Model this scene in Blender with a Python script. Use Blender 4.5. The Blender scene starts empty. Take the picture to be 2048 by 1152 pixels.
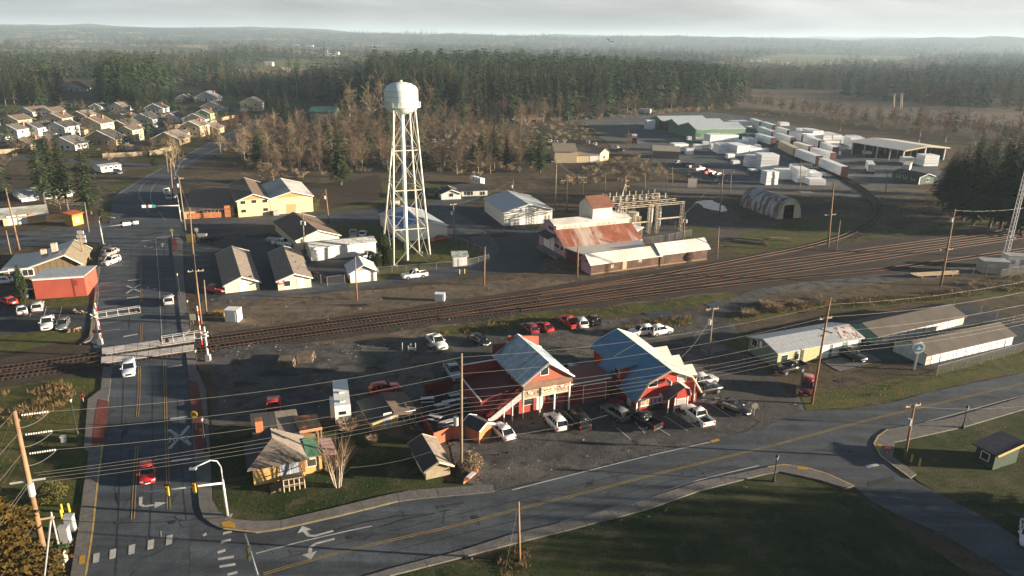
import bpy, math, random
from mathutils import Vector, Matrix, noise as mnoise
R = math.radians
rnd = random.Random(7)
scn = bpy.context.scene
COL = scn.collection
# ---------------------------------------------------------------- camera
F, PITCH, ROLL, CAMH = 1450.0, R(19.06), R(0.9), 50.0      # focal length in photo pixels (2048 wide)
_f = Vector((0, math.cos(PITCH), -math.sin(PITCH)))
_u0 = Vector((0, math.sin(PITCH), math.cos(PITCH))); _r0 = Vector((1, 0, 0))
_r = _r0*math.cos(ROLL) + _u0*math.sin(ROLL)
_u = -_r0*math.sin(ROLL) + _u0*math.cos(ROLL)
CAM = Vector((0, 0, CAMH))
def ray(x, y): return _f*F + _r*(x-1024) - _u*(y-576)
def G(x, y, z=0.0):
    """ground point (at height z) that a photo pixel shows"""
    d = ray(x, y); t = (z-CAMH)/d.z
    p = CAM + d*t; return Vector((p.x, p.y, z))
def G2(p, z=0.0): return G(p[0], p[1], z)
def proj(p):
    v = Vector(p)-CAM; d = v.dot(_f)
    return 1024+F*v.dot(_r)/d, 576-F*v.dot(_u)/d
def hgt(P, ytop):
    """height above P of the point on its vertical seen at photo row ytop"""
    k = (576-ytop)/F; v = Vector(P)-CAM
    return (k*v.dot(_f)-v.dot(_u))/(_u.z-k*_f.z)
cam = bpy.data.cameras.new("camera"); camo = bpy.data.objects.new("camera", cam); COL.objects.link(camo)
cam.sensor_width = 36; cam.lens = F/2048*36; cam.clip_start = .5; cam.clip_end = 60000
m = Matrix((_r, _u, -_f)).transposed().to_4x4(); m.translation = CAM; camo.matrix_world = m
scn.camera = camo
# ---------------------------------------------------------------- materials
MATS = {}
def nodes(name):
    mt = bpy.data.materials.new(name); mt.use_nodes = True
    nt = mt.node_tree; b = nt.nodes["Principled BSDF"]
    return mt, nt, b
def N(nt, t, **k):
    n = nt.nodes.new(t)
    for a, v in k.items():
        if a[0] == '_': n.inputs[int(a[1:])].default_value = v
        else: setattr(n, a, v)
    return n
def mixc(nt, fac, a, b, mode='MIX'):
    n = nt.nodes.new('ShaderNodeMix'); n.data_type = 'RGBA'; n.blend_type = mode
    for s, v in ((0, fac), (6, a), (7, b)):
        if hasattr(v, 'is_output'): nt.links.new(v, n.inputs[s])
        elif s == 0: n.inputs[0].default_value = v
        else: n.inputs[s].default_value = (*v, 1) if len(v) == 3 else v
    return n.outputs[2]
def ramp(nt, src, a, b):
    n = N(nt, 'ShaderNodeMapRange'); nt.links.new(src, n.inputs[0]); n.inputs[1].default_value = a; n.inputs[2].default_value = b
    return n.outputs[0]
def tex(nt, co, scale, detail=4, rough=.6, dist=0):
    n = N(nt, 'ShaderNodeTexNoise'); n.inputs['Scale'].default_value = scale; n.inputs['Detail'].default_value = detail
    n.inputs['Roughness'].default_value = rough; n.inputs['Distortion'].default_value = dist
    nt.links.new(co, n.inputs['Vector']); return n.outputs[0]
def M(name, col, rough=.75, metal=0, var=.18, scale=1.2, stripe=None, bump=0, col2=None, thr=(.45, .6), sc2=.5, rnd_v=0, spec=.3, stripe_c=.75, st2=None):
    """painted / plain surface: base colour, soft noise wear, optional stripe=(axis, spacing), optional second colour in patches"""
    if name in MATS: return MATS[name]
    mt, nt, b = nodes(name); MATS[name] = mt
    tc = N(nt, 'ShaderNodeTexCoord').outputs['Object']
    c1 = tex(nt, tc, scale, 5)
    c = mixc(nt, ramp(nt, c1, .3, .7), [x*(1-var) for x in col], [min(1, x*(1+var)) for x in col])
    if col2:
        t2 = tc
        if st2:                                       # wear runs down the slope
            mp = N(nt, 'ShaderNodeMapping'); mp.inputs['Scale'].default_value = st2; nt.links.new(tc, mp.inputs[0]); t2 = mp.outputs[0]
        c = mixc(nt, ramp(nt, tex(nt, t2, sc2, 6, .65, .4), *thr), c, col2)
    h = None
    if stripe:
        ax, sp = stripe
        sx = N(nt, 'ShaderNodeSeparateXYZ'); nt.links.new(tc, sx.inputs[0])
        mm = N(nt, 'ShaderNodeMath', operation='MULTIPLY', _1=2*math.pi/sp); nt.links.new(sx.outputs['XYZ'.index(ax)], mm.inputs[0])
        s = N(nt, 'ShaderNodeMath', operation='SINE'); nt.links.new(mm.outputs[0], s.inputs[0])
        h = s.outputs[0]
        c = mixc(nt, ramp(nt, h, .75, .98), c, mixc(nt, 1.0, c, (stripe_c,)*3, 'MULTIPLY'))
    if rnd_v:
        oi = N(nt, 'ShaderNodeObjectInfo')
        hs = N(nt, 'ShaderNodeHueSaturation'); nt.links.new(c, hs.inputs['Color'])
        mr = N(nt, 'ShaderNodeMapRange', _3=1-rnd_v, _4=1+rnd_v); nt.links.new(oi.outputs['Random'], mr.inputs[0])
        nt.links.new(mr.outputs[0], hs.inputs['Value'])
        mr2 = N(nt, 'ShaderNodeMapRange', _3=.5-.05*rnd_v, _4=.5+.05*rnd_v); nt.links.new(oi.outputs['Random'], mr2.inputs[0])
        nt.links.new(mr2.outputs[0], hs.inputs['Hue']); c = hs.outputs[0]
    nt.links.new(c, b.inputs['Base Color'])
    b.inputs['Roughness'].default_value = rough; b.inputs['Metallic'].default_value = metal; b.inputs['Specular IOR Level'].default_value = spec
    if bump or h:
        bn = N(nt, 'ShaderNodeBump'); bn.inputs['Distance'].default_value = .03 if h else .1; bn.inputs['Strength'].default_value = bump or .12
        nt.links.new(h or c1, bn.inputs['Height']); nt.links.new(bn.outputs[0], b.inputs['Normal'])
    return mt
def GM(name, cols, scales=(.05, .5, 4), rough=.95, bump=.5, bscale=3, thr=((.42, .6), (.45, .65)), spec=.15, track=None):
    """ground: three colours broken up by noise at two scales, plus fine grain"""
    if name in MATS: return MATS[name]
    mt, nt, b = nodes(name); MATS[name] = mt
    tc = N(nt, 'ShaderNodeTexCoord').outputs['Object']
    n1 = tex(nt, tc, scales[0], 8, .65, .6); n2 = tex(nt, tc, scales[1], 7, .7, .3); n3 = tex(nt, tc, scales[2], 3, .7)
    c = mixc(nt, ramp(nt, n1, *thr[0]), cols[0], cols[1])
    c = mixc(nt, ramp(nt, n2, *thr[1]), c, cols[2])
    g = mixc(nt, ramp(nt, n3, .25, .75), (.5,)*3, (1.5,)*3)
    c = mixc(nt, 1.0, c, g, 'MULTIPLY')
    if track:
        ang, sp, st = track                          # streaks that follow the traffic
        mp = N(nt, 'ShaderNodeMapping'); mp.inputs['Rotation'].default_value = (0, 0, -ang); mp.inputs['Scale'].default_value = (.035, 1, 1)
        nt.links.new(tc, mp.inputs[0])
        s = tex(nt, mp.outputs[0], sp, 4, .6)
        c = mixc(nt, 1.0, c, mixc(nt, ramp(nt, s, .3, .7), (1-st,)*3, (1+st,)*3), 'MULTIPLY')
    nt.links.new(c, b.inputs['Base Color']); b.inputs['Roughness'].default_value = rough; b.inputs['Specular IOR Level'].default_value = spec
    bn = N(nt, 'ShaderNodeBump'); bn.inputs['Distance'].default_value = .15; bn.inputs['Strength'].default_value = bump
    nt.links.new(tex(nt, tc, bscale, 6, .7), bn.inputs['Height']); nt.links.new(bn.outputs[0], b.inputs['Normal'])
    return mt
def leafy(name, cols, rough=.85, trans=.0, sc=.35):
    """foliage / twigs: colour differs clump to clump and tree to tree"""
    if name in MATS: return MATS[name]
    mt, nt, b = nodes(name); MATS[name] = mt
    tc = N(nt, 'ShaderNodeTexCoord').outputs['Object']; oi = N(nt, 'ShaderNodeObjectInfo')
    c = mixc(nt, ramp(nt, tex(nt, tc, sc, 5, .7), .35, .65), cols[0], cols[1])
    hs = N(nt, 'ShaderNodeHueSaturation'); nt.links.new(c, hs.inputs['Color'])
    mr = N(nt, 'ShaderNodeMapRange', _3=.72, _4=1.3); nt.links.new(oi.outputs['Random'], mr.inputs[0]); nt.links.new(mr.outputs[0], hs.inputs['Value'])
    mr2 = N(nt, 'ShaderNodeMapRange', _3=.485, _4=.512); nt.links.new(oi.outputs['Random'], mr2.inputs[0]); nt.links.new(mr2.outputs[0], hs.inputs['Hue'])
    nt.links.new(hs.outputs[0], b.inputs['Base Color']); b.inputs['Roughness'].default_value = rough; b.inputs['Specular IOR Level'].default_value = .1
    return mt
# ---------------------------------------------------------------- mesh building
class MB:
    def __init__(s): s.v = []; s.f = []
    def pts(s, ps):
        i = len(s.v); s.v += [tuple(p) for p in ps]; return i
    def face(s, ps):
        i = s.pts(ps); s.f.append(tuple(range(i, i+len(ps)))); return s
    def hull8(s, lo, hi):
        """box from two rings of four corners (bottom, top)"""
        i = s.pts(list(lo)+list(hi))
        s.f += [(i+3, i+2, i+1, i), (i+4, i+5, i+6, i+7)] + [(i+k, i+(k+1) % 4, i+4+(k+1) % 4, i+4+k) for k in range(4)]; return s
    def box(s, x0, x1, y0, y1, z0, z1):
        return s.hull8([(x0, y0, z0), (x1, y0, z0), (x1, y1, z0), (x0, y1, z0)], [(x0, y0, z1), (x1, y0, z1), (x1, y1, z1), (x0, y1, z1)])
    def cyl(s, a, b, ra, rb=None, n=8, caps=True):
        a = Vector(a); b = Vector(b); rb = ra if rb is None else rb
        d = (b-a).normalized(); o = Vector((0, 0, 1)) if abs(d.z) < .9 else Vector((1, 0, 0))
        p = d.cross(o).normalized(); q = d.cross(p)
        i = len(s.v)
        for c, r in ((a, ra), (b, rb)):
            for k in range(n):
                t = 2*math.pi*k/n; s.v.append(tuple(c+(p*math.cos(t)+q*math.sin(t))*r))
        s.f += [(i+k, i+(k+1) % n, i+n+(k+1) % n, i+n+k) for k in range(n)]
        if caps: s.f += [tuple(range(i+n-1, i-1, -1)), tuple(range(i+n, i+2*n))]
        return s
    def tube(s, ps, r, n=6):
        for a, b in zip(ps, ps[1:]): s.cyl(a, b, r, r, n)
        return s
    def bar(s, a, b, w, h=None):
        """square bar from a to b"""
        return s.cyl(a, b, w*.7071, None, 4)
    def lathe(s, prof, n=24, o=(0, 0, 0)):
        i = len(s.v); m_ = len(prof)
        for r, z in prof:
            for k in range(n):
                t = 2*math.pi*k/n; s.v.append((o[0]+r*math.cos(t), o[1]+r*math.sin(t), o[2]+z))
        for j in range(m_-1):
            s.f += [(i+j*n+k, i+j*n+(k+1) % n, i+(j+1)*n+(k+1) % n, i+(j+1)*n+k) for k in range(n)]
        return s
    def slab(s, ps, t):
        """polygon ps thickened straight down by t"""
        n = len(ps); i = s.pts(list(ps)+[(p[0], p[1], p[2]-t) for p in ps])
        s.f += [tuple(range(i, i+n)), tuple(range(i+2*n-1, i+n-1, -1))] + [(i+k, i+n+k, i+n+(k+1) % n, i+(k+1) % n) for k in range(n)]; return s
    def loft(s, rings, cap=True):
        n = len(rings[0]); i = len(s.v)
        for r in rings: s.v += [tuple(p) for p in r]
        for j in range(len(rings)-1):
            s.f += [(i+j*n+k, i+j*n+(k+1) % n, i+(j+1)*n+(k+1) % n, i+(j+1)*n+k) for k in range(n)]
        if cap: s.f += [tuple(range(i+n-1, i-1, -1)), tuple(range(i+(len(rings)-1)*n, i+len(rings)*n))]
        return s
    def mesh(s, name, mat, smooth=False):
        me = bpy.data.meshes.new(name); me.from_pydata(s.v, [], s.f)
        if mat: me.materials.append(mat)
        if smooth:
            me.polygons.foreach_set('use_smooth', [True]*len(me.polygons))
        me.update(); return me
    def build(s, name, mat, parent=None, smooth=False, **k):
        if not s.f: return None
        o = bpy.data.objects.new(name, s.mesh(name, mat, smooth)); COL.objects.link(o)
        if parent: o.parent = parent
        if k: tag(o, **k)
        return o
def fixn(o):
    import bmesh
    b = bmesh.new(); b.from_mesh(o.data); bmesh.ops.recalc_face_normals(b, faces=b.faces); b.to_mesh(o.data); b.free()
def tag(o, label=None, cat=None, group=None, kind=None):
    for k, v in (('label', label), ('category', cat), ('group', group), ('kind', kind)):
        if v: o[k] = v
    return o
def thing(name, loc, rz, label, cat, group=None):
    o = bpy.data.objects.new(name, None); COL.objects.link(o); o.empty_display_size = .2
    o.location = loc; o.rotation_euler = (0, 0, rz); return tag(o, label, cat, group)
def copy_tree(o, parent=None):
    c = o.copy(); COL.objects.link(c)
    if parent: c.parent = parent; c.matrix_parent_inverse.identity()
    for ch in o.children: copy_tree(ch, c)
    return c
def relabel(o, label, cat=None, group=None): return tag(o, label, cat, group)
def setcol(o, col):
    o.color = (*col, 1)
    for c in o.children: setcol(c, col)
def face_to(a, b):
    d = Vector(b)-Vector(a); return math.atan2(d.y, d.x)
EXPO, HAZE = 1.95, 1.1e-4
# ================================================================ light, sky, air
SUN_EL, SUN_AZ = 8.0, 94.0          # azimuth clockwise from the view direction (+Y)
sd = Vector((math.sin(R(SUN_AZ))*math.cos(R(SUN_EL)), math.cos(R(SUN_AZ))*math.cos(R(SUN_EL)), math.sin(R(SUN_EL))))
sl = bpy.data.lights.new("sun", 'SUN'); sl.energy = 5.0; sl.angle = R(.55); sl.color = (1, .82, .6)
so = bpy.data.objects.new("sun", sl); COL.objects.link(so); so.rotation_euler = sd.to_track_quat('Z', 'Y').to_euler(); so.location = (300, 0, 200)
w = bpy.data.worlds.new("World"); scn.world = w; w.use_nodes = True; nt = w.node_tree
bg = nt.nodes["Background"]
sky = N(nt, 'ShaderNodeTexSky', sky_type='NISHITA'); sky.sun_disc = False
sky.sun_elevation = R(SUN_EL); sky.sun_rotation = R(SUN_AZ); sky.air_density = 1.2; sky.dust_density = 1.5; sky.ozone_density = 2
tc = N(nt, 'ShaderNodeTexCoord').outputs['Generated']
mp = N(nt, 'ShaderNodeMapping'); mp.inputs['Scale'].default_value = (1, 1, 7); nt.links.new(tc, mp.inputs[0])
cl = tex(nt, mp.outputs[0], 2.2, 6, .55, .5)
# a veil of high cloud, brighter where it thins out towards the sun
dp = N(nt, 'ShaderNodeVectorMath', operation='DOT_PRODUCT'); nt.links.new(tc, dp.inputs[0]); dp.inputs[1].default_value = sd
veil = mixc(nt, ramp(nt, dp.outputs['Value'], -.75, .85), (3.0, 3.15, 3.25), (5.2, 5.05, 4.9))
veil = mixc(nt, 1.0, veil, mixc(nt, ramp(nt, cl, .35, .68), (.62,)*3, (1.3,)*3), 'MULTIPLY')
sz = N(nt, 'ShaderNodeSeparateXYZ'); nt.links.new(tc, sz.inputs[0])
zen = mixc(nt, ramp(nt, sz.outputs[2], .08, .5), (1, 1, 1), (.14, .2, .3))     # unseen sky overhead dimmed and tinted blue, for stronger sun and cooler shadows
veil = mixc(nt, 1.0, veil, zen, 'MULTIPLY')
c = mixc(nt, ramp(nt, sz.outputs[2], 1.6, -.02), sky.outputs[0], veil)
c = mixc(nt, 1.0, c, (.8,)*3, 'MULTIPLY')
nt.links.new(c, bg.inputs[0]); bg.inputs[1].default_value = .05
vs = scn.view_settings
scn.display_settings.display_device = 'sRGB'
vs.view_transform = 'Standard'; vs.look = 'None'; vs.gamma = 1; vs.exposure = EXPO
scn.cycles.use_denoising = True; scn.cycles.max_bounces = 5; scn.cycles.diffuse_bounces = 2; scn.cycles.volume_bounces = 0
scn.cycles.transparent_max_bounces = 6; scn.cycles.glossy_bounces = 2; scn.cycles.caustics_reflective = False
scn.cycles.volume_step_rate = 4
hz = MB().box(-9000, 9000, -600, 15000, -3, 150).build("haze", None, kind='stuff')
mt = bpy.data.materials.new("haze_air"); mt.use_nodes = True; hn = mt.node_tree
hn.nodes.remove(hn.nodes["Principled BSDF"])
pv = hn.nodes.new('ShaderNodeVolumePrincipled'); pv.inputs['Density'].default_value = HAZE; pv.inputs['Color'].default_value = (.6, .8, 1, 1); pv.inputs['Anisotropy'].default_value = .1
hn.links.new(pv.outputs[0], hn.nodes['Material Output'].inputs['Volume']); hz.data.materials.append(mt)
# ================================================================ ground sheets
def outline(pts, jit=0, seg=3.0, close=True):
    """world outline; jit metres of irregularity along it"""
    out = []; n = len(pts)
    for i in range(n if close else n-1):
        a = Vector(pts[i]); b = Vector(pts[(i+1) % n]); L = (b-a).length
        k = max(1, int(L/seg)) if jit else 1
        if k > 160: k = 160
        for j in range(k):
            p = a.lerp(b, j/k)
            if jit and not (jit < 0):
                q = p*.09; q2 = p*.45
                p = p + Vector((mnoise.noise(q+Vector((3, 7, 1))), mnoise.noise(q+Vector((9, 2, 5))), 0))*jit*1.6 \
                      + Vector((mnoise.noise(q2), mnoise.noise(q2+Vector((5, 5, 5))), 0))*jit*.8
            out.append(p)
    return out
ZC = {}
def sheet(name, px, z, mat, jit=0, seg=2.5, ground=True, thick=0, **k):
    ps = [G(*p) for p in px] if ground else [Vector(p) for p in px]
    ZC[z] = ZC.get(z, -1)+1; z += ZC[z]*.0011
    ps = outline(ps, jit, seg); ps = [(p.x, p.y, z) for p in ps]
    m_ = MB()
    if thick: m_.slab(ps, thick)
    else: m_.face(ps)
    k.setdefault('kind', 'structure')
    o = m_.build(name, mat, **k)
    import bmesh
    b = bmesh.new(); b.from_mesh(o.data); bmesh.ops.triangulate(b, faces=[f for f in b.faces if len(f.verts) > 4], ngon_method='EAR_CLIP'); bmesh.ops.recalc_face_normals(b, faces=b.faces)
    for f in b.faces:
        if not thick and f.normal.z < 0: f.normal_flip()
    b.to_mesh(o.data); b.free()
    return o
def ribbon(mb, ps, w, z, closed=False):
    """flat band of width w along world points"""
    n = len(ps); L = []; Rr = []
    for i in range(n):
        a = ps[max(0, i-1)]; b = ps[min(n-1, i+1)]; d = Vector((b[0]-a[0], b[1]-a[1])); d.normalize()
        L.append((ps[i][0]-d.y*w/2, ps[i][1]+d.x*w/2, z)); Rr.append((ps[i][0]+d.y*w/2, ps[i][1]-d.x*w/2, z))
    i0 = mb.pts(L+Rr)
    mb.f += [(i0+i, i0+n+i, i0+n+i+1, i0+i+1) for i in range(n-1)]
def smooth_path(px, step=3.0, z=0, world=False):
    P = [Vector(p) for p in px] if world else [G(p[0], p[1], z) for p in px]; out = []
    for i in range(len(P)-1):
        p0 = P[max(0, i-1)]; p1 = P[i]; p2 = P[i+1]; p3 = P[min(len(P)-1, i+2)]
        k = max(1, int((p2-p1).length/step))
        for j in range(k):
            t = j/k
            out.append(.5*((2*p1)+(p2-p0)*t+(2*p0-5*p1+4*p2-p3)*t*t+(-p0+3*p1-3*p2+p3)*t**3))
    out.append(P[-1]); return out
def offset(ps, d):
    out = []
    for i in range(len(ps)):
        a = ps[max(0, i-1)]; b = ps[min(len(ps)-1, i+1)]; v = Vector((b.x-a.x, b.y-a.y, 0)).normalized()
        out.append(Vector((ps[i].x-v.y*d, ps[i].y+v.x*d, ps[i].z)))
    return out
DIRT = GM("dirt", [(0.0712, 0.0516, 0.0406), (0.1311, 0.0957, 0.069), (0.0413, 0.0438, 0.0154)])
BRUSHG = GM("brushy_ground", [(0.0726, 0.053, 0.0318), (0.0332, 0.042, 0.0161), (0.1199, 0.0782, 0.0445)], scales=(.02, .15, 1.5))
GRASS = GM("grass", [(0.043, 0.063, 0.016), (0.068, 0.078, 0.024), (0.115, 0.089, 0.035)], scales=(.08, .6, 6), bump=.9)
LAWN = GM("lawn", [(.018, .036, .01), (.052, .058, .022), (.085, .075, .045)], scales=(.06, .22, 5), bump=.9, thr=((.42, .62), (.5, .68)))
GRAVEL = GM("gravel", [(0.1265, 0.114, 0.106), (0.205, 0.1765, 0.1552), (0.0675, 0.0623, 0.0569)], scales=(.07, .5, 5), bump=.6)
GRAVELD = GM("dark_gravel", [(0.0734, 0.0756, 0.0803), (0.1394, 0.1291, 0.1186), (0.0466, 0.0452, 0.0421)], scales=(.05, .4, 4), bump=.5)
ASPH_A = math.atan2(3.2, 10)
ASPHALT = GM("asphalt", [(0.0585, 0.0703, 0.0874), (0.0836, 0.0948, 0.1094), (0.0431, 0.0512, 0.0637)], scales=(.05, .4, 9), rough=.8, bump=.25, bscale=8, spec=.3)
ASPH_M = GM("street_asphalt", [(0.0563, 0.0695, 0.087), (0.0777, 0.0914, 0.1091), (0.0432, 0.0518, 0.0666)], scales=(.05, .3, 9), rough=.8, bump=.25, bscale=8, spec=.3, track=(R(90+9), .45, .42))
ASPH_H = GM("highway_asphalt", [(0.0598, 0.0726, 0.0882), (0.079, 0.0917, 0.1087), (0.0456, 0.0549, 0.0677)], scales=(.05, .3, 9), rough=.8, bump=.25, bscale=8, spec=.3, track=(R(22), .45, .4))
LOTD = GM("dark_lot", [(0.0257, 0.0322, 0.0459), (0.0418, 0.0492, 0.0623), (0.0592, 0.0634, 0.0656)], scales=(.04, .3, 5), rough=.8, bump=.3, spec=.3)
CONC = GM("concrete", [(0.1498, 0.1451, 0.1404), (0.1872, 0.1778, 0.1685), (0.1217, 0.117, 0.1123)], scales=(.2, 1, 8), rough=.85, bump=.2)
BRICKP = GM("red_paving", [(.16, .05, .045), (.19, .065, .055), (.13, .045, .04)], scales=(.3, 2, 8), rough=.85, bump=.3)
BALLAST = GM("ballast", [(0.0513, 0.0428, 0.0367), (0.0688, 0.0566, 0.0467), (0.039, 0.0344, 0.0306)], scales=(.1, .8, 7), bump=1)
FIELDM = GM("pasture", [(0.112, 0.136, 0.04), (0.16, 0.152, 0.056), (0.088, 0.096, 0.0352)], scales=(.004, .02, .3))
MARSH = GM("marsh", [(0.132, 0.102, 0.072), (0.102, 0.074, 0.05), (0.156, 0.12, 0.084)], scales=(.012, .06, .8))
FARG = GM("far_ground", [(.06, .07, .032), (.1, .085, .05), (.05, .055, .03)], scales=(.004, .03, .3))
# one sheet to the horizon
sheet("ground", [(-9000, -300, 0), (9000, -300, 0), (9000, 14800, 0), (-9000, 14800, 0)], -.06, FARG, ground=False)
sheet("brush_ground", [(-60, 330), (300, 290), (700, 190), (1500, 190), (2300, 200), (2600, 700), (2300, 1500), (-300, 1500), (-200, 700)], -.04, BRUSHG, 2)
sheet("town_ground", [(-60, 300), (420, 215), (560, 250), (480, 320), (640, 345), (900, 345), (1250, 300), (1700, 330), (1900, 420), (2100, 440), (2500, 800), (2300, 1500), (-300, 1500), (-200, 600)], -.02, DIRT, 2)
def hills():
    mb = MB(); nx, ny = 150, 26
    for j in range(ny):
        y = 3000+j*420
        for i in range(nx):
            x = -8900+i*17800/(nx-1)
            h = 62+46*mnoise.noise(Vector((x*.0007, y*.0008, 3)))+16*mnoise.noise(Vector((x*.003, y*.003, 1)))+8*mnoise.noise(Vector((x*.012, y*.012, 8)))
            t = min(1, max(0, (y-3300)/2200)); h = h*t*t*(3-2*t)
            if x < -1000: h *= 1+.25*min(1, (-1000-x)/1500)*t
            if x > 2600: h *= 1+.4*min(1, (x-2600)/900)*t
            mb.v.append((x, y, min(h, 140)-.05-(0 if t > 0 else 1)))
    for j in range(ny-1):
        for i in range(nx-1): mb.f.append((j*nx+i, j*nx+i+1, (j+1)*nx+i+1, (j+1)*nx+i))
    mb.build("hills", GM("hill_forest", [(.028, .04, .024), (.05, .05, .034), (.02, .03, .02)], scales=(.002, .012, .1), bump=.3, bscale=.05), smooth=True, kind='structure')
hills()
# fields
for px, mt_ in (([(500, 131), (560, 121), (700, 118), (716, 131), (650, 138), (530, 140)], FIELDM), ([(590, 112), (640, 107), (760, 107), (800, 112), (700, 114)], FIELDM),
               ([(530, 96), (640, 88), (880, 88), (860, 96), (700, 101)], MARSH), ([(1500, 118), (1625, 100), (1780, 106), (1830, 118), (1740, 126), (1600, 132), (1520, 128)], FIELDM),
               ([(1450, 180), (1600, 175), (1800, 205), (2100, 225), (2300, 245), (2300, 290), (2000, 250), (1800, 235), (1600, 225), (1480, 215)], MARSH),
               ([(0, 205), (130, 200), (205, 205), (240, 215), (100, 225), (0, 222)], FIELDM), ([(350, 180), (420, 182), (520, 200), (500, 212), (400, 196)], FIELDM),
               ([(120, 160), (190, 160), (200, 178), (125, 178)], MARSH), ([(0, 101), (200, 97), (420, 101), (420, 107), (0, 113)], FIELDM), ([(900, 84), (1250, 85), (1250, 91), (900, 93)], MARSH), ([(1250, 94), (1440, 101), (1440, 112), (1290, 105)], FIELDM)):
    sheet("field", px, .0, mt_, 4, 15)
# --- railway corridor and yards
sheet("dirt_ground", [(400, 600), (640, 588), (1000, 560), (1120, 548), (1420, 520), (1480, 545), (1430, 610), (900, 665), (660, 700), (415, 740)], .0, GM("trackside_dirt", [(0.1101, 0.0858, 0.0635), (0.1699, 0.1314, 0.0966), (0.0612, 0.0527, 0.0446)], scales=(.08, .5, 4), bump=.8), 1.2)
sheet("ballast_ground", [(-150, 748), (0, 725), (205, 698), (420, 668), (1024, 585), (1536, 505), (2200, 420), (2300, 500), (1850, 540), (1536, 575), (1024, 632), (640, 682), (400, 716), (200, 748), (0, 785), (-150, 815)], .02, BALLAST, .7)
sheet("yard_ground", [(1190, 240), (1290, 220), (1420, 225), (1520, 235), (1760, 300), (1880, 330), (1900, 365), (1760, 375), (1740, 395), (1500, 385), (1400, 360), (1290, 320), (1230, 285)], .02, GM("yard_asphalt", [(0.0887, 0.0983, 0.1143), (0.129, 0.1384, 0.1529), (0.0654, 0.0692, 0.0806)], scales=(.02, .15, 3), bump=.3), 1.5)
sheet("gravel_path", [(1030, 245), (1170, 232), (1290, 222), (1300, 228), (1200, 240), (1290, 300), (1340, 345), (1300, 350), (1230, 300), (1165, 243)], .03, GM("yard_gravel", [(0.115, 0.1058, 0.0943), (0.138, 0.1265, 0.115), (0.0978, 0.0897, 0.0805)]), 1)
sheet("gravel_path", [(1250, 368), (1340, 362), (1460, 374), (1720, 372), (1860, 380), (1860, 392), (1700, 385), (1480, 392), (1340, 385)], .03, MATS['yard_gravel'], .6)
sheet("grass_field", [(1040, 440), (1260, 432), (1440, 462), (1420, 475), (1250, 485), (1090, 470)], .0, GRASS, 1)
sheet("grass_field", [(1480, 470), (1600, 440), (1700, 440), (1740, 460), (1640, 490), (1500, 510), (1440, 500)], .0, GRASS, 1.5)
sheet("grass_field", [(1640, 500), (1770, 462), (1960, 440), (2080, 440), (2080, 452), (1700, 500)], .0, GRASS, 1.5)
sheet("gravel_ground", [(1330, 385), (1460, 395), (1480, 440), (1640, 450), (1560, 480), (1440, 478), (1340, 470), (1300, 440)], .01, GM("yard_dirt", [(0.0943, 0.0844, 0.073), (0.1353, 0.1159, 0.0935), (0.0644, 0.0592, 0.0572)], scales=(.05, .4, 4)), 1.2)
# --- middle town lots
sheet("lot_ground", [(360, 445), (560, 440), (900, 405), (1000, 420), (1090, 440), (1120, 470), (1080, 540), (880, 560), (540, 600), (400, 600), (362, 560)], .01, LOTD, .5)
sheet("side_road", [(-150, 482), (0, 468), (200, 448), (360, 440), (540, 432), (760, 418), (890, 398), (960, 392), (960, 400), (900, 412), (880, 424), (760, 436), (600, 447), (365, 462), (340, 475), (205, 488), (150, 482), (0, 500), (-150, 512)], .03, ASPHALT)
sheet("curving_road", [(885, 412), (940, 440), (985, 475), (1000, 500), (985, 525), (930, 545), (820, 562), (620, 585), (500, 600), (430, 605), (440, 592), (620, 572), (830, 548), (920, 530), (960, 512), (966, 495), (930, 468), (880, 440), (865, 425)], .03, ASPHALT, .3)
sheet("lawn_ground", [(755, 495), (800, 470), (880, 478), (935, 488), (970, 505), (950, 520), (850, 540), (700, 575), (690, 560), (755, 540)], .04, GRASS, .4)
sheet("lawn_ground", [(660, 455), (700, 445), (765, 448), (765, 475), (690, 490)], .035, GRASS, .4)
sheet("grass_field", [(620, 400), (760, 360), (960, 370), (1000, 395), (900, 398), (760, 412), (640, 425)], .0, GRASS, 1)
sheet("pasture_field", [(620, 372), (760, 350), (770, 400), (640, 420)], .02, GM("bare_earth", [(.05, .038, .03), (.07, .05, .038), (.04, .033, .025)]), 1)
# --- suburb streets and gardens
for px in ([(-60, 318), (60, 312), (200, 322), (330, 332), (330, 338), (200, 329), (60, 319), (-60, 325)], [(236, 322), (252, 290), (300, 262), (345, 246), (352, 250), (310, 268), (268, 294), (250, 326)], [(0, 262), (80, 256), (200, 262), (300, 258), (300, 263), (200, 268), (80, 262), (0, 268)]): sheet("residential_road", px, .03, ASPHALT, .3)
for px in ([(0, 300), (70, 292), (230, 300), (235, 318), (60, 308), (0, 312)], [(270, 300), (330, 285), (420, 275), (400, 292), (340, 318), (262, 322)], [(0, 225), (140, 216), (260, 232), (200, 250), (60, 250), (0, 255)], [(330, 200), (480, 215), (470, 240), (380, 235), (300, 225)]): sheet("garden_lawn", px, .0, GRASS, 2, 6)
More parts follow.
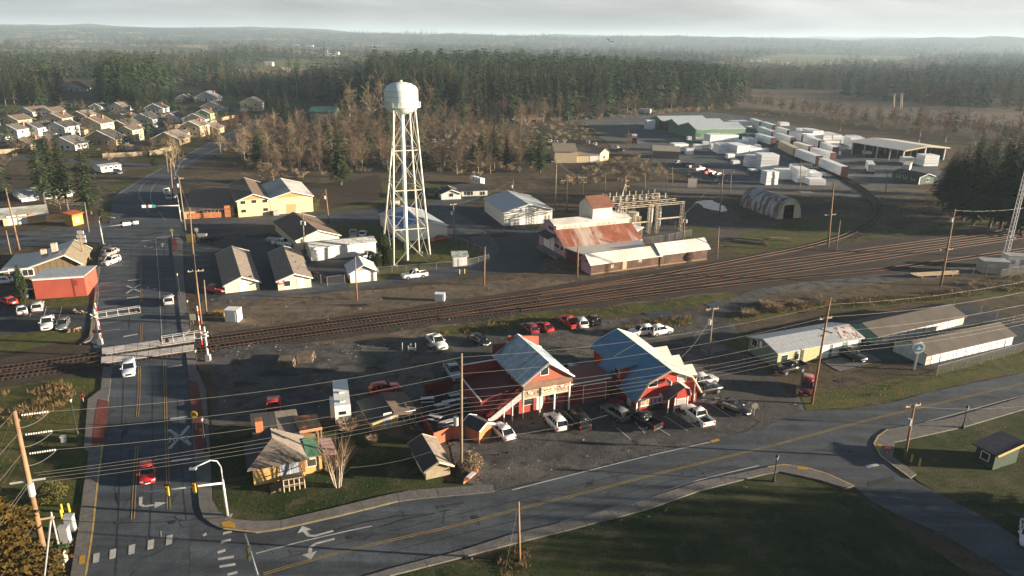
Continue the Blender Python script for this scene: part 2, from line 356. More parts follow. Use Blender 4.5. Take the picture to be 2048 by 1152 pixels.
# --- left side
sheet("parking_ground", [(-150, 640), (0, 610), (190, 590), (190, 620), (178, 660), (0, 698), (-150, 730)], .01, LOTD, .2)
sheet("lawn_ground", [(40, 596), (178, 590), (176, 612), (60, 620), (44, 612)], .035, GRASS, .3)
sheet("lawn_ground", [(-150, 700), (0, 672), (162, 655), (160, 680), (0, 708), (-150, 735)], .035, GRASS, .4)
sheet("grass_field", [(-150, 830), (0, 775), (150, 752), (205, 760), (190, 860), (160, 1000), (130, 1160), (120, 1400), (-300, 1400)], .0, GRASS, .5)
sheet("lawn_ground", [(200, 425), (228, 395), (255, 375), (235, 385), (220, 440), (205, 445)], .03, GRASS, .3)
sheet("lawn_ground", [(205, 375), (285, 350), (330, 330), (330, 338), (285, 358), (225, 385)], .03, GRASS, .4)
# --- foreground lots and lawns
sheet("gravel_lot_ground", [(430, 690), (640, 690), (860, 672), (1060, 655), (1200, 640), (1400, 622), (1470, 640), (1500, 720), (1520, 760), (1620, 800), (1620, 822), (1530, 845), (1500, 865), (1420, 884), (1154, 948), (990, 985), (960, 975), (920, 945), (890, 870), (700, 840), (420, 850)], .0, GRAVELD, .8)
sheet("front_parking_ground", [(985, 880), (1060, 862), (1200, 835), (1390, 800), (1480, 800), (1525, 845), (1500, 868), (1430, 884), (1300, 872), (1100, 905)], .02, GM("lot_asphalt", [(0.0678, 0.0683, 0.072), (0.1, 0.0969, 0.0939), (0.0464, 0.0469, 0.0483)], scales=(.08, .5, 6)), 1)
sheet("bright_gravel_ground", [(960, 975), (940, 930), (985, 880), (1100, 892), (1300, 870), (1420, 882), (1154, 946), (1000, 985)], .012, GRAVEL, 1)
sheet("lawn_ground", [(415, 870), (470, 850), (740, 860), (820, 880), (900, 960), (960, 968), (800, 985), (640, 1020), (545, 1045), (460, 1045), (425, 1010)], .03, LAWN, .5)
sheet("verge_field", [(840, 662), (1040, 630), (1250, 610), (1430, 590), (1480, 592), (1420, 608), (1280, 628), (1100, 645), (900, 675)], .03, GRASS, .8)
sheet("verge_field", [(1225, 662), (1290, 645), (1385, 635), (1395, 648), (1320, 660), (1240, 668)], .03, GRASS, .8)
sheet("verge_field", [(1450, 640), (1530, 615), (1750, 595), (2100, 565), (2300, 540), (2300, 560), (1900, 605), (1600, 625), (1460, 645)], .03, GRASS, .8)
sheet("gravel_path", [(1380, 640), (1420, 615), (1500, 580), (1640, 560), (2000, 530), (2200, 510), (2200, 530), (1800, 562), (1560, 590), (1480, 615), (1440, 640)], .04, GRAVELD, .6)
sheet("grass_field", [(1440, 690), (1500, 665), (1500, 700), (1460, 700)], .03, GRASS, .6)
sheet("storage_yard_ground", [(1700, 650), (1940, 610), (2080, 660), (2080, 690), (1860, 740), (1760, 720), (1700, 690)], .02, LOTD, .3)
sheet("verge_field", [(1600, 790), (1680, 780), (1790, 755), (1840, 745), (2060, 695), (2300, 650), (2300, 690), (2048, 742), (1861, 782), (1691, 818), (1610, 820)], .03, GRASS, .6)
sheet("concrete_apron_ground", [(1640, 722), (1730, 705), (1765, 722), (1680, 743)], .03, CONC, .15)
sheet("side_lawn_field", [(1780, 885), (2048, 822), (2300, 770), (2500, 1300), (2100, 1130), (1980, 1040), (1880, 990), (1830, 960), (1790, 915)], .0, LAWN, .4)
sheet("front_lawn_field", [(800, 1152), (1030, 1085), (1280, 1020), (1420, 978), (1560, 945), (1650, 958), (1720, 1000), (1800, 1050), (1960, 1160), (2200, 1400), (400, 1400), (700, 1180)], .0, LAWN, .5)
# worn wheel ways and damp patches in the lots
PALEG = GM("worn_gravel", [(0.1248, 0.1192, 0.112), (0.1783, 0.1656, 0.1538), (0.0802, 0.0764, 0.0737)], scales=(.07, .5, 5), bump=.5, track=(R(8), .8, .22)); DAMP = GM("damp_earth", [(.04, .039, .038), (.055, .052, .048), (.03, .03, .03)])
sheet("worn_path", [(425, 812), (520, 790), (640, 752), (780, 728), (900, 712), (1010, 690), (1010, 708), (900, 738), (800, 756), (660, 790), (560, 822), (430, 842)], .012, PALEG, 1.2)
sheet("worn_path", [(1000, 700), (1060, 684), (1200, 668), (1216, 690), (1180, 735), (1130, 745), (1160, 700), (1080, 700)], .012, PALEG, 1)
sheet("worn_path", [(1395, 660), (1440, 690), (1490, 735), (1545, 790), (1500, 790), (1450, 740), (1405, 700), (1380, 675)], .035, PALEG, .8)
sheet("worn_path", [(430, 620), (640, 606), (820, 585), (980, 566), (980, 574), (820, 596), (640, 620), (430, 640)], .012, GM("worn_dirt", [(.13, .108, .085), (.155, .128, .1), (.1, .083, .066)], scales=(.08, .5, 5), bump=.6, track=(R(8), .8, .25)), 1)
for i_, (x_, y_, w_, h_) in enumerate([(560, 745, 40, 6), (650, 735, 30, 5), (760, 737, 18, 5), (480, 770, 30, 6), (1100, 700, 25, 4), (880, 700, 16, 3), (1330, 690, 22, 4), (1450, 760, 16, 5), (1690, 760, 26, 5), (520, 470, 40, 4), (480, 520, 14, 8), (1180, 900, 14, 4), (1260, 890, 10, 3), (1000, 470, 20, 4), (1090, 515, 24, 5), (1480, 350, 30, 3), (1700, 330, 40, 4), (1600, 420, 40, 6), (1720, 470, 30, 5), (1300, 560, 40, 3), (700, 612, 30, 3), (900, 600, 24, 3)]):
    sheet("damp_ground", [(x_+w_*math.cos(a_*.785), y_+h_*math.sin(a_*.785)) for a_ in range(8)], .042 if x_ in (520, 480) else .026, DAMP, 1.6, 1)
# --- streets
sheet("main_street_road", [(110, 1400), (172, 1152), (185, 1069), (195, 974), (207, 884), (217, 801), (226, 736), (200, 720), (178, 676), (190, 586), (187, 563), (200, 505), (207, 488), (220, 438), (226, 398), (240, 380), (287, 353), (332, 335), (378, 304), (430, 277), (475, 255), (522, 235), (546, 236), (535, 247), (455, 298), (398, 324), (360, 342), (352, 363), (354, 398), (358, 440), (362, 465), (347, 508), (355, 591), (362, 648), (366, 676), (372, 712), (377, 746), (388, 901), (396, 984), (399, 1014), (430, 1090), (620, 1400)], .05, ASPH_M)
sheet("highway_road", [(397, 1014), (405, 1036), (425, 1050), (445, 1059), (512, 1066), (562, 1059), (672, 1034), (797, 1003), (832, 998), (987, 983), (1024, 977), (1154, 945), (1291, 911), (1424, 881), (1520, 858), (1601, 824), (1691, 820), (1786, 805), (1861, 784), (2048, 746), (2400, 668), (2400, 712), (2048, 795), (1900, 838), (1776, 860), (1756, 874), (1748, 889), (1761, 914), (1821, 958), (1900, 1000), (1980, 1040), (2100, 1120), (2300, 1280), (2200, 1320), (2026, 1152), (1886, 1069), (1801, 1034), (1736, 999), (1708, 974), (1656, 950), (1616, 938), (1568, 931), (1536, 936), (1394, 966), (1274, 1006), (1121, 1048), (1024, 1071), (787, 1138), (500, 1230), (430, 1270), (380, 1200), (380, 1050)], .056, ASPH_H)
sheet("asphalt_patch_road", [(1440, 884), (1540, 850), (1600, 822), (1560, 770), (1500, 720), (1440, 700), (1400, 720), (1440, 790), (1520, 845)], .03, GM("cracked_asphalt", [(.075, .072, .068), (.09, .085, .08), (.055, .055, .055)], scales=(.08, .5, 6)), .8)
SW = .17
def walk(name, px, mat=CONC, jit=0): return sheet(name, px, SW, mat, thick=.16)
walk("sidewalk", [(172, 1152), (185, 1069), (195, 974), (207, 884), (217, 801), (222, 761), (226, 735), (206, 735), (202, 780), (176, 800), (168, 900), (178, 905), (168, 975), (155, 1070), (142, 1152), (110, 1330), (140, 1330)])
walk("sidewalk", [(377, 746), (388, 901), (396, 984), (399, 1014), (406, 1036), (425, 1051), (447, 1060), (512, 1068), (562, 1061), (672, 1036), (797, 1005), (832, 1000), (940, 990), (990, 985), (985, 972), (935, 974), (820, 983), (770, 993), (660, 1020), (560, 1043), (508, 1045), (465, 1040), (438, 1025), (424, 1000), (420, 900), (412, 780), (398, 748), (391, 700), (371, 700)])
walk("sidewalk", [(160, 690), (178, 676), (190, 586), (187, 563), (200, 505), (206, 495), (222, 490), (222, 500), (214, 512), (204, 514), (196, 563), (198, 586), (186, 672), (181, 682)])
walk("sidewalk", [(345, 508), (342, 478), (352, 472), (365, 480), (368, 560), (372, 600), (380, 660), (366, 676), (362, 648), (355, 591)])
walk("sidewalk", [(1024, 1071), (1121, 1048), (1274, 1006), (1394, 966), (1536, 936), (1568, 931), (1616, 938), (1656, 950), (1708, 974), (1690, 978), (1640, 962), (1560, 945), (1530, 950), (1400, 983), (1290, 1022), (1121, 1066), (1024, 1090), (927, 1116), (787, 1152), (640, 1200), (630, 1185), (787, 1138), (927, 1102)])
walk("sidewalk", [(1776, 860), (1756, 874), (1748, 889), (1761, 914), (1821, 958), (1832, 950), (1785, 915), (1790, 886), (1930, 855), (2048, 820), (2400, 738), (2400, 712), (2048, 795), (1900, 838)])
for px in ([(217, 805), (216, 835), (209, 890), (183, 894), (190, 832), (197, 800)], [(377, 762), (396, 766), (412, 860), (412, 905), (391, 901), (384, 830)], [(342, 480), (352, 476), (355, 500), (346, 505)]):
    sheet("paving_path", px, SW+.012, BRICKP)
for px in ([(160, 1115), (172, 1113), (170, 1130), (158, 1131)], [(443, 1048), (458, 1044), (472, 1049), (470, 1058), (446, 1056)], [(1594, 934), (1616, 937), (1615, 942), (1594, 940)], [(1753, 891), (1764, 891), (1763, 900), (1754, 900)], [(1420, 882), (1436, 878), (1440, 882), (1424, 886)]):
    sheet("tactile_paving_path", px, SW+.012 if px[0][0] != 1420 else .075, M("tactile_yellow", (.45, .25, .03)))
# kerb faces painted yellow
kb = MB()
for px in ([(172, 1152), (185, 1069), (195, 974), (207, 884), (217, 801)], [(447, 1060), (512, 1067), (562, 1060), (672, 1035), (797, 1004)], [(182, 672), (192, 586)], [(1536, 936), (1568, 931), (1616, 938), (1656, 950), (1708, 974)], [(1776, 860), (1756, 874), (1748, 889), (1761, 914), (1821, 958)]):
    ribbon(kb, smooth_path(px), .2, SW+.008)
kb.build("kerb_paint_road_markings", M("kerb_yellow", (.42, .3, .1), var=.3), kind='structure')
# joints between the pavement slabs
jb = MB()
for px, wd in (([(181, 1069), (188, 974), (199, 884), (209, 805)], 3.2), ([(672, 1031), (797, 1000), (940, 985)], 2.4), ([(475, 1055), (562, 1056), (672, 1031)], 2.4), ([(1024, 1081), (1121, 1057), (1274, 1015), (1394, 975), (1536, 944)], 2.2), ([(787, 1145), (927, 1109), (1024, 1081)], 2.2)):
    ps = smooth_path(px, 3.2)
    for i in range(1, len(ps)-1):
        d = (ps[i+1]-ps[i-1]).normalized(); q = Vector((-d.y, d.x, 0))
        ribbon(jb, [ps[i]-q*wd*.42, ps[i]+q*wd*.42], .09, SW+.006)
jb.build("pavement_joint_markings", M("joint", (.07, .07, .07)), kind='structure')
# --- painted markings
Y = M("yellow_line", (.3, .21, .065), var=.35, scale=.6); W = M("white_line", (.42, .42, .41), var=.3, scale=.6)
ym, wm = MB(), MB()
def line(mb, px, w=.13, z=.072, dash=None, world=False):
    ps = smooth_path(px, 2.5, world=world)
    if dash:
        acc = 0; seg = [ps[0]]
        for a, b in zip(ps, ps[1:]):
            acc += (b-a).length; seg.append(b)
            if acc > dash[0]+dash[1]: acc = 0; seg = [b]
            elif acc > dash[0] and len(seg) > 1: ribbon(mb, seg, w, z); seg = [b]; acc = dash[0]; seg = [b]
        return
    ribbon(mb, ps, w, z)
def double(px, gap=.28):
    ps = smooth_path(px, 2.5)
    for s in (-1, 1): ribbon(ym, offset(ps, s*gap/2), .1, .072)
double([(266, 1040), (270, 960), (274, 893)]); double([(275, 835), (278, 790), (279, 733)]); double([(282, 685), (283, 648)])
double([(338, 1020), (336, 960), (333, 870), (331, 800), (329, 722)]); double([(283, 606), (282, 560), (281, 520)])
double([(527, 1149), (640, 1116), (770, 1084), (900, 1055), (1024, 1022), (1194, 980), (1324, 946), (1536, 894), (1640, 866), (1780, 830), (2048, 767), (2300, 706)])
line(wm, [(323, 1075), (322, 1063)], .1); line(wm, [(320, 600), (318, 560), (313, 500), (312, 478)], .1); line(wm, [(324, 680), (322, 640), (320, 610)], .1)
line(wm, [(512, 1108), (600, 1085), (700, 1062), (744, 1053)], .16); line(wm, [(1121, 1045), (1274, 1002), (1394, 962), (1518, 932)], .14)
line(wm, [(1024, 981), (1154, 948), (1291, 914), (1424, 884)], .16); line(wm, [(1850, 845), (1950, 818), (2048, 792), (2300, 735)], .14)
for a, b in (((343, 923), (383, 918)), ((340, 839), (376, 834)), ((335, 735), (365, 731)), ((247, 674), (275, 669)), ((254, 597), (279, 594)), ((256, 562), (280, 559)), ((284, 482), (312, 480)), ((313, 476), (342, 473)), ((1733, 934), (1756, 930))):
    line(wm, [a, b], .5 if a[1] > 500 else .4)
def pxpoly(mb, pts, z=.074): mb.face([(*G(*p)[:2], z) for p in pts])
for x, y in ((193, 1117), (226, 1109), (264, 1100), (302, 1090), (339, 1081)): pxpoly(wm, [(x-6, y-8), (x+7, y-11), (x+5, y+8), (x-7, y+11)])
for x, y, w_ in ((452, 1117, 16), (455, 1132, 16), (443, 1104, 8), (455, 1066, 9), (452, 1083, 10), (465, 1148, 10)): pxpoly(wm, [(x-w_, y), (x+w_, y-5), (x+w_, y), (x-w_, y+5)])
pxpoly(wm, [(405, 1071), (412, 1066), (414, 1071), (408, 1074)])
# crossing X and R R, turn arrows (built once in metres, laid along the lane)
def mark(mb, o, h, polys, sx=1, sy=1, z=.076):
    """polys in (right, forward) metres; o = pixel, h = pixel ahead"""
    a = G(*o); d = (G(*h)-a).normalized(); r = Vector((d.y, -d.x, 0))
    for p in polys: mb.face([tuple((a+r*x*sx+d*y_*sy).to_3d()[:2])+(z,) for x, y_ in p])
def seg(a, b, w):
    a = Vector(a); b = Vector(b); d = (b-a).normalized()*w/2; q = Vector((-d.y, d.x))
    return [a-q, b-q, b+q, a+q]
X = [seg((-1.25, -2.6), (1.25, 2.6), .45), seg((1.25, -2.6), (-1.25, 2.6), .45)]
RR = [seg((-.3, -.9), (-.3, .9), .16), seg((-.22, .82), (.22, .82), .16), seg((.3, .75), (.3, .1), .16), seg((-.22, .03), (.22, .03), .16), seg((-.1, 0), (.34, -.9), .16)]
mark(wm, (359, 875), (357, 830), X)
for s in (-1, 1): mark(wm, (359+s*14, 879), (357+s*14, 834), RR)
mark(wm, (267, 578), (268, 540), X)
ARL = [seg((.9, -1.6), (.9, .2), .35), seg((.9, .15), (.5, .75), .35), seg((.52, .7), (-.5, .9), .35), [(-.45, 1.6), (-1.6, .95), (-.45, .25)]]
ARR = [[(-x, y_) for x, y_ in p] for p in ARL]
mark(wm, (300, 1005), (299, 1100), ARL, 1.05, .9)
mark(wm, (630, 1063), (560, 1082), ARR, .9, 1.1); mark(wm, (638, 1097), (560, 1117), ARL, .9, 1.1)
mark(wm, (303, 577), (303, 600), ARL, .8, .8); mark(wm, (297, 494), (298, 510), ARL, .8, .8)
mark(wm, (325, 491), (325, 475), [seg((0, -1.6), (0, 1), .3), [(-.6, .8), (0, 2), (.6, .8)]])
# street parking bays on the left, lot bays
for i in range(9): line(wm, [(202+i*-.6, 536+i*16), (243-i*.3, 531+i*16)], .12)
for i in range(6): line(wm, [(1293+i*36-(20 if i > 1 else 0), 838-i*9+4), (1340+i*36-(20 if i > 1 else 0), 868-i*9+4)], .12)
for a, b in (((1262, 835), (1290, 868)), ((1228, 852), (1262, 880)), ((1402, 800), (1440, 797)), ((1410, 808), (1455, 801))): line(wm, [a, b], .12)
for i in range(7): line(wm, [(388, 478+i*11), (420, 476+i*11)], .1)
for i in range(5): line(wm, [(440, 505+i*12), (462, 502+i*12)], .1)
for x in (88, 119, 60): line(wm, [(x, 634), (x+5, 614)], .1)
line(wm, [(400, 477), (476, 465)], .12); line(wm, [(300, 360), (285, 370), (278, 390), (290, 410), (300, 430)], .14); line(wm, [(312, 365), (303, 380), (302, 400), (315, 420), (330, 440)], .14)
line(wm, [(540, 243), (455, 288), (400, 314), (362, 336)], .2); line(wm, [(232, 392), (290, 356), (382, 306), (476, 258)], .2)
line(wm, [(0, 483), (80, 476), (150, 470)], .12, dash=(3, 4))
wm.build("white_road_markings", W, kind='structure'); ym.build("yellow_road_markings", Y, kind='structure')
# faded crosshatch lettering and worn patches are left to the asphalt; cracks in the highway lane
ck = MB()
for px in ([(640, 1068), (700, 1052), (790, 1034), (850, 1030)], [(760, 1055), (800, 1040), (870, 1028)], [(880, 1025), (900, 1020)], [(234, 985), (238, 1010)]):
    ps = smooth_path(px, 1.2)
    ps = [p+Vector((rnd.uniform(-.12, .12), rnd.uniform(-.12, .12), 0)) for p in ps]
    ribbon(ck, ps, .18, .068)
for px in ([(232, 1150), (238, 1000), (243, 880), (248, 760)], [(300, 1070), (304, 960), (305, 850), (305, 740)], [(374, 1040), (366, 960), (360, 880), (354, 760)], [(258, 660), (262, 560), (262, 500)], [(330, 660), (330, 560), (328, 490)], [(560, 1120), (800, 1058), (1040, 1000), (1300, 936)], [(760, 1110), (1000, 1050), (1280, 980), (1480, 928)]):
    ps = [p+Vector((rnd.uniform(-.06, .06), rnd.uniform(-.06, .06), 0)) for p in smooth_path(px, 2)]; ribbon(ck, ps, .07, .067)
for k in range(46):
    x, y = (rnd.uniform(205, 385), rnd.uniform(760, 1140)) if k < 22 else (rnd.uniform(520, 1500), 0)
    if k >= 22: y = 1100-(x-520)*.2+rnd.uniform(-25, 25)
    p = G(x, y); a_ = rnd.random()*6.28; ps = [p]
    for q in range(rnd.randrange(3, 9)): a_ += rnd.uniform(-.7, .7); ps.append(ps[-1]+Vector((math.cos(a_), math.sin(a_), 0))*.5)
    ribbon(ck, ps, .06, .067)
ck.build("crack_road_markings", M("crack_seal", (.02, .021, .023)), kind='structure')
# patched asphalt, covers
PATCH = GM("patch_asphalt", [(.05, .052, .056), (.062, .064, .067), (.043, .045, .048)], scales=(.1, .8, 9), bump=.2); PATL = GM("worn_asphalt", [(0.08, 0.08, 0.08), (0.096, 0.0944, 0.092), (0.068, 0.068, 0.0688)], scales=(.1, .8, 9), bump=.2)
for i_, (x_, y_, w_, h_) in enumerate([(330, 780, 9, 10), (250, 860, 7, 16), (350, 990, 8, 14), (240, 1040, 9, 8), (620, 1100, 40, 7), (900, 1010, 30, 6), (1150, 985, 34, 6), (1380, 930, 24, 5), (1640, 900, 26, 8), (1760, 960, 26, 12), (1900, 1060, 30, 12), (300, 470, 26, 4), (240, 455, 20, 3), (600, 436, 40, 3), (310, 420, 14, 8), (950, 470, 20, 5)]):
    sheet("patch_road", [(x_-w_, y_+h_*.4), (x_+w_*.9, y_-h_*.4-w_*.16), (x_+w_, y_+h_*.5-w_*.16), (x_-w_*.95, y_+h_*1.2)], .064, PATCH if i_ % 2 else PATL, .25, 1)
for x_, y_ in ((312, 815), (262, 905), (345, 1045), (700, 1075), (1180, 968), (1700, 905), (298, 540), (950, 1035)):
    p = G(x_, y_); sheet("drain_cover_road", [(p.x+.36*math.cos(k*.524), p.y+.36*math.sin(k*.524), 0) for k in range(12)], .07, M("cast_iron", (.035, .033, .032), rough=.6), ground=False)
# puddles
for px in ([(1298, 628), (1330, 622), (1357, 624), (1350, 632), (1310, 634)], [(1405, 614), (1420, 607), (1440, 608), (1436, 616), (1412, 618)], [(1395, 402), (1420, 400), (1450, 412), (1455, 422), (1440, 424), (1405, 414), (1385, 405)], [(1184, 638), (1198, 633), (1206, 636), (1196, 640)], [(1590, 383), (1612, 382), (1620, 386), (1598, 388)]):
    mt_, nt_, b_ = (nodes("puddle_water") if "pud" not in MATS else (MATS["pud"], None, None))
    if nt_: MATS["pud"] = mt_; b_.inputs['Base Color'].default_value = (.03, .033, .035, 1); b_.inputs['Roughness'].default_value = .06
    sheet("puddle_water", px, .05, mt_, 1.3, .8)
# ================================================================ railway
RAILM = M("rail_steel", (.085, .05, .035), rough=.5, metal=.4, var=.3, scale=.2); TIE = M("sleeper_wood", (.055, .042, .034), var=.4, scale=.6)
def track(label, px, world=False):
    ps = smooth_path(px, 4)
    t = thing("railway_track", ps[0], 0, label, "railway track", "tracks through the town")
    o = ps[0]; ps = [p-o for p in ps]
    for s in (-1, 1):
        q = offset(ps, s*.75); mb = MB()
        for lo, hi in zip(q, q[1:]):
            d = (hi-lo).normalized(); n_ = Vector((-d.y, d.x, 0))*.045; up = Vector((0, 0, .27)); dn = Vector((0, 0, .12))
            mb.hull8([lo-n_+dn, hi-n_+dn, hi+n_+dn, lo+n_+dn], [lo-n_+up, hi-n_+up, hi+n_+up, lo+n_+up])
        mb.build("rail", RAILM, t)
    mb = MB(); acc = 0
    for a, b in zip(ps, ps[1:]):
        L = (b-a).length; d = (b-a)/L; n_ = Vector((-d.y, d.x, 0)); k = acc
        while k < L:
            c = a+d*k; k += .75; e = 1.3+rnd.uniform(-.08, .08)
            mb.hull8([c-n_*e-d*.13+Vector((0, 0, .02)), c+n_*e-d*.13+Vector((0, 0, .02)), c+n_*e+d*.13+Vector((0, 0, .02)), c-n_*e+d*.13+Vector((0, 0, .02))],
                     [c-n_*e-d*.13+Vector((0, 0, .13)), c+n_*e-d*.13+Vector((0, 0, .13)), c+n_*e+d*.13+Vector((0, 0, .13)), c-n_*e+d*.13+Vector((0, 0, .13))])
        acc = k-L
    mb.build("sleepers", TIE, t, kind='stuff')
track("straight main railway track farthest from the red barns, under the upper plank deck", [(-200, 766), (0, 738), (205, 709), (388, 683), (512, 666), (1024, 598), (1536, 527), (2048, 458), (2250, 431)])
track("second main railway track, crossing the street under the lower plank deck", [(-200, 784), (0, 755), (205, 727), (388, 701), (512, 683), (900, 631), (1024, 612), (1536, 539), (2048, 467), (2250, 438)])
track("rusty siding splitting off the second main track beside the dry grass", [(880, 635), (1024, 621), (1200, 597), (1536, 551), (2048, 475), (2250, 446)])
track("rusty outermost siding running beside the gravel track and the radio mast", [(1040, 620), (1220, 598), (1536, 561), (1700, 546), (1826, 532), (2048, 500), (2250, 470)])
track("curved spur track bending away from the main line into the lumber yard", [(1080, 589), (1250, 563), (1400, 537), (1536, 511), (1600, 498), (1655, 484), (1700, 468), (1738, 446), (1755, 425), (1752, 405), (1738, 388), (1722, 376), (1690, 356), (1600, 302), (1512, 248)])
track("second spur track joining the curve at the lumber yard gravel road", [(1752, 412), (1742, 398), (1728, 384), (1706, 372), (1660, 340), (1560, 275), (1500, 236)])
PLANK = M("crossing_planks", (.42, .4, .385), var=.35, scale=.5, rough=.8)
for lb, q in (("upper pale plank deck of the level crossing between street and rails", [(204, 699), (389, 673), (391, 685), (204, 713)]), ("lower pale plank deck of the level crossing between street and rails", [(203, 717), (388, 692), (388, 704), (202, 731)])):
    P = [G(*p) for p in q]; t = thing("crossing_deck", P[0], 0, lb, "crossing deck", "plank decks of the level crossing")
    for k in range(4):
        mb = MB()
        for j in range(8):
            a0, a1 = (j+.02)/8, (j+.98)/8; b0, b1 = (k+.06)/4, (k+.94)/4
            f_ = lambda u, v: (P[0].lerp(P[1], u)).lerp(P[3].lerp(P[2], u), v)-P[0]+Vector((0, 0, .06))
            lo = [f_(a0, b0), f_(a1, b0), f_(a1, b1), f_(a0, b1)]
            mb.hull8(lo, [p+Vector((0, 0, .27)) for p in lo])
        mb.build("plank", PLANK, t)
# ================================================================ vehicles (local x = forward, origin on the ground)
def paint(name, rough=.28):
    mt, nt, b = nodes(name); oi = N(nt, 'ShaderNodeObjectInfo')
    tc = N(nt, 'ShaderNodeTexCoord').outputs['Object']; n_ = tex(nt, tc, 2.5, 5)
    c = mixc(nt, 1.0, oi.outputs['Color'], mixc(nt, ramp(nt, n_, .3, .7), (.86,)*3, (1.05,)*3), 'MULTIPLY')
    nt.links.new(c, b.inputs['Base Color']); b.inputs['Roughness'].default_value = rough; b.inputs['Coat Weight'].default_value = .25; b.inputs['Coat Roughness'].default_value = .1
    return mt
PAINT = paint("car_paint")
def glossy(name, col, rough=.08, spec=.5):
    mt, nt, b = nodes(name); b.inputs['Base Color'].default_value = (*col, 1); b.inputs['Roughness'].default_value = rough; b.inputs['Specular IOR Level'].default_value = spec; MATS[name] = mt
    return mt
CGLASS = glossy("car_glass", (.012, .015, .018), .05, .6)
RUBBER = M("tyre_rubber", (.018, .018, .018), rough=.9); RIM = M("wheel_rim", (.32, .32, .33), rough=.4, metal=.7); TRIM = M("black_trim", (.02, .02, .021), rough=.6)
HLAMP = glossy("headlamp", (.62, .63, .62), .15); TLAMP = glossy("tail_lamp", (.28, .012, .012), .2); PLATE = M("plate_white", (.6, .6, .6)); CHROME = M("chrome", (.5, .5, .5), rough=.25, metal=.9)
def ring(x, w, z0, z1, b=.1, n=0):
    """rounded body section at x: half width w, from z0 to z1"""
    zm = z0+(z1-z0)*.45
    return [(x, -w*.93, z0), (x, -w, zm), (x, -w*.97, z1-b*.6), (x, -w*.86, z1), (x, w*.86, z1), (x, w*.97, z1-b*.6), (x, w, zm), (x, w*.93, z0)]
def car_proto(kind):
    L, Wd = {'sedan': (4.75, 1.82), 'hatch': (4.2, 1.76), 'suv': (4.7, 1.88), 'van': (5.1, 1.98), 'pickup': (5.7, 1.98)}[kind]
    h = L/2; w = Wd/2
    t = thing("car_" + kind, (0, 0, 0), 0, "x", "car")
    hood, belt, top, gc = {'sedan': (.88, .93, 1.45, .22), 'hatch': (.95, 1.0, 1.52, .22), 'suv': (1.08, 1.12, 1.72, .26), 'van': (1.1, 1.15, 1.9, .26), 'pickup': (1.15, 1.2, 1.86, .32)}[kind]
    cab = {'sedan': (1.05, .25, -1.2, -1.85), 'hatch': (.95, .25, -1.55, -2.0), 'suv': (.95, .25, -1.95, -2.25), 'van': (1.45, .75, -2.35, -2.5), 'pickup': (1.05, .4, -.85, -1.0)}[kind]
    b = MB()
    xs = [(-h, .82, gc+.12, belt-.12), (-h+.08, .95, gc+.02, belt-.03), (-h+.5, 1, gc, belt), (-h*.3, 1, gc, belt+.01), (cab[0], 1, gc, hood+.03), (h-.55, .985, gc, hood-.07), (h-.12, .9, gc+.03, hood-.2), (h, .76, gc+.1, hood-.33)]
    if kind == 'pickup': xs = [(cab[3]+.02, 1, gc, belt), (-.2, 1, gc, belt), (cab[0], 1, gc, hood+.02), (h-.55, .99, gc, hood-.04), (h-.1, .94, gc+.03, hood-.14), (h, .84, gc+.08, hood-.3)]
    b.loft([ring(x, w*k, z0, z1) for x, k, z0, z1 in xs])
    # roof and pillars
    x0, x1, x2, x3 = cab; rw = w*.76; bw = w*.9
    def crow(x, hw, z): return [(x, -hw, z), (x, hw, z)]
    rz = top
    b.loft([[(x1-.05, -rw, rz-.05), (x1-.05, rw, rz-.05), (x1-.05, rw*.9, rz), (x1-.05, -rw*.9, rz)], [((x1+x2)/2, -rw, rz-.02), ((x1+x2)/2, rw, rz-.02), ((x1+x2)/2, rw*.9, rz+.035), ((x1+x2)/2, -rw*.9, rz+.035)], [(x2+.05, -rw, rz-.06), (x2+.05, rw, rz-.06), (x2+.05, rw*.9, rz-.01), (x2+.05, -rw*.9, rz-.01)]])
    for s in (-1, 1):
        b.bar((x0, s*bw, belt), (x1, s*rw, rz-.03), .07); b.bar((x3, s*bw, belt), (x2, s*rw, rz-.03), .1)
        xm = (x1+x2)/2; b.bar((xm+.1, s*bw*1.0, belt), (xm+.05, s*rw*1.01, rz-.03), .07)
        if kind in ('suv', 'van'): b.bar((x2+.55, s*bw, belt), (x2+.6, s*rw, rz-.03), .09)
    bo = b.build("body", PAINT, t, True); fixn(bo)
    g = MB()
    g.hull8([(x0-.02, -bw*.97, belt-.02), (x0-.02, bw*.97, belt-.02), (x3+.03, bw*.97, belt-.02), (x3+.03, -bw*.97, belt-.02)], [(x1-.04, -rw*.97, rz-.04), (x1-.04, rw*.97, rz-.04), (x2+.04, rw*.97, rz-.04), (x2+.04, -rw*.97, rz-.04)])
    g.build("windows", CGLASS, t)
    wb = L*.29; wr = {'sedan': .32, 'hatch': .31, 'suv': .36, 'van': .34, 'pickup': .39}[kind]
    for sx in (-1, 1):
        for s in (-1, 1):
            cx = sx*wb+(.02 if sx > 0 else -.02); y0 = s*(w-.2); y1 = s*(w+.012)
            ty = MB(); ty.cyl((cx, y0, wr), (cx, y1, wr), wr, n=18); to = ty.build("wheel", RUBBER, t)
            rm = MB(); rm.cyl((cx, y1-s*.02, wr), (cx, y1+s*.006, wr), wr*.62, n=14); rm.cyl((cx, y1, wr), (cx, y1+s*.015, wr), wr*.2, n=8); rm.build("rim", RIM, to)
            a = MB()   # dark arch over the wheel
            pts = [(cx+math.cos(q)*wr*1.18, math.sin(q)*wr*1.18+wr) for q in [math.pi*i/8 for i in range(9)]]
            for (xa, za), (xb, zb) in zip(pts, pts[1:]): a.face([(xa, s*(w+.003), za), (xb, s*(w+.003), zb), (cx, s*(w+.003), wr)])
            a.build("wheel_arch", TRIM, t)
    fz = hood-.3
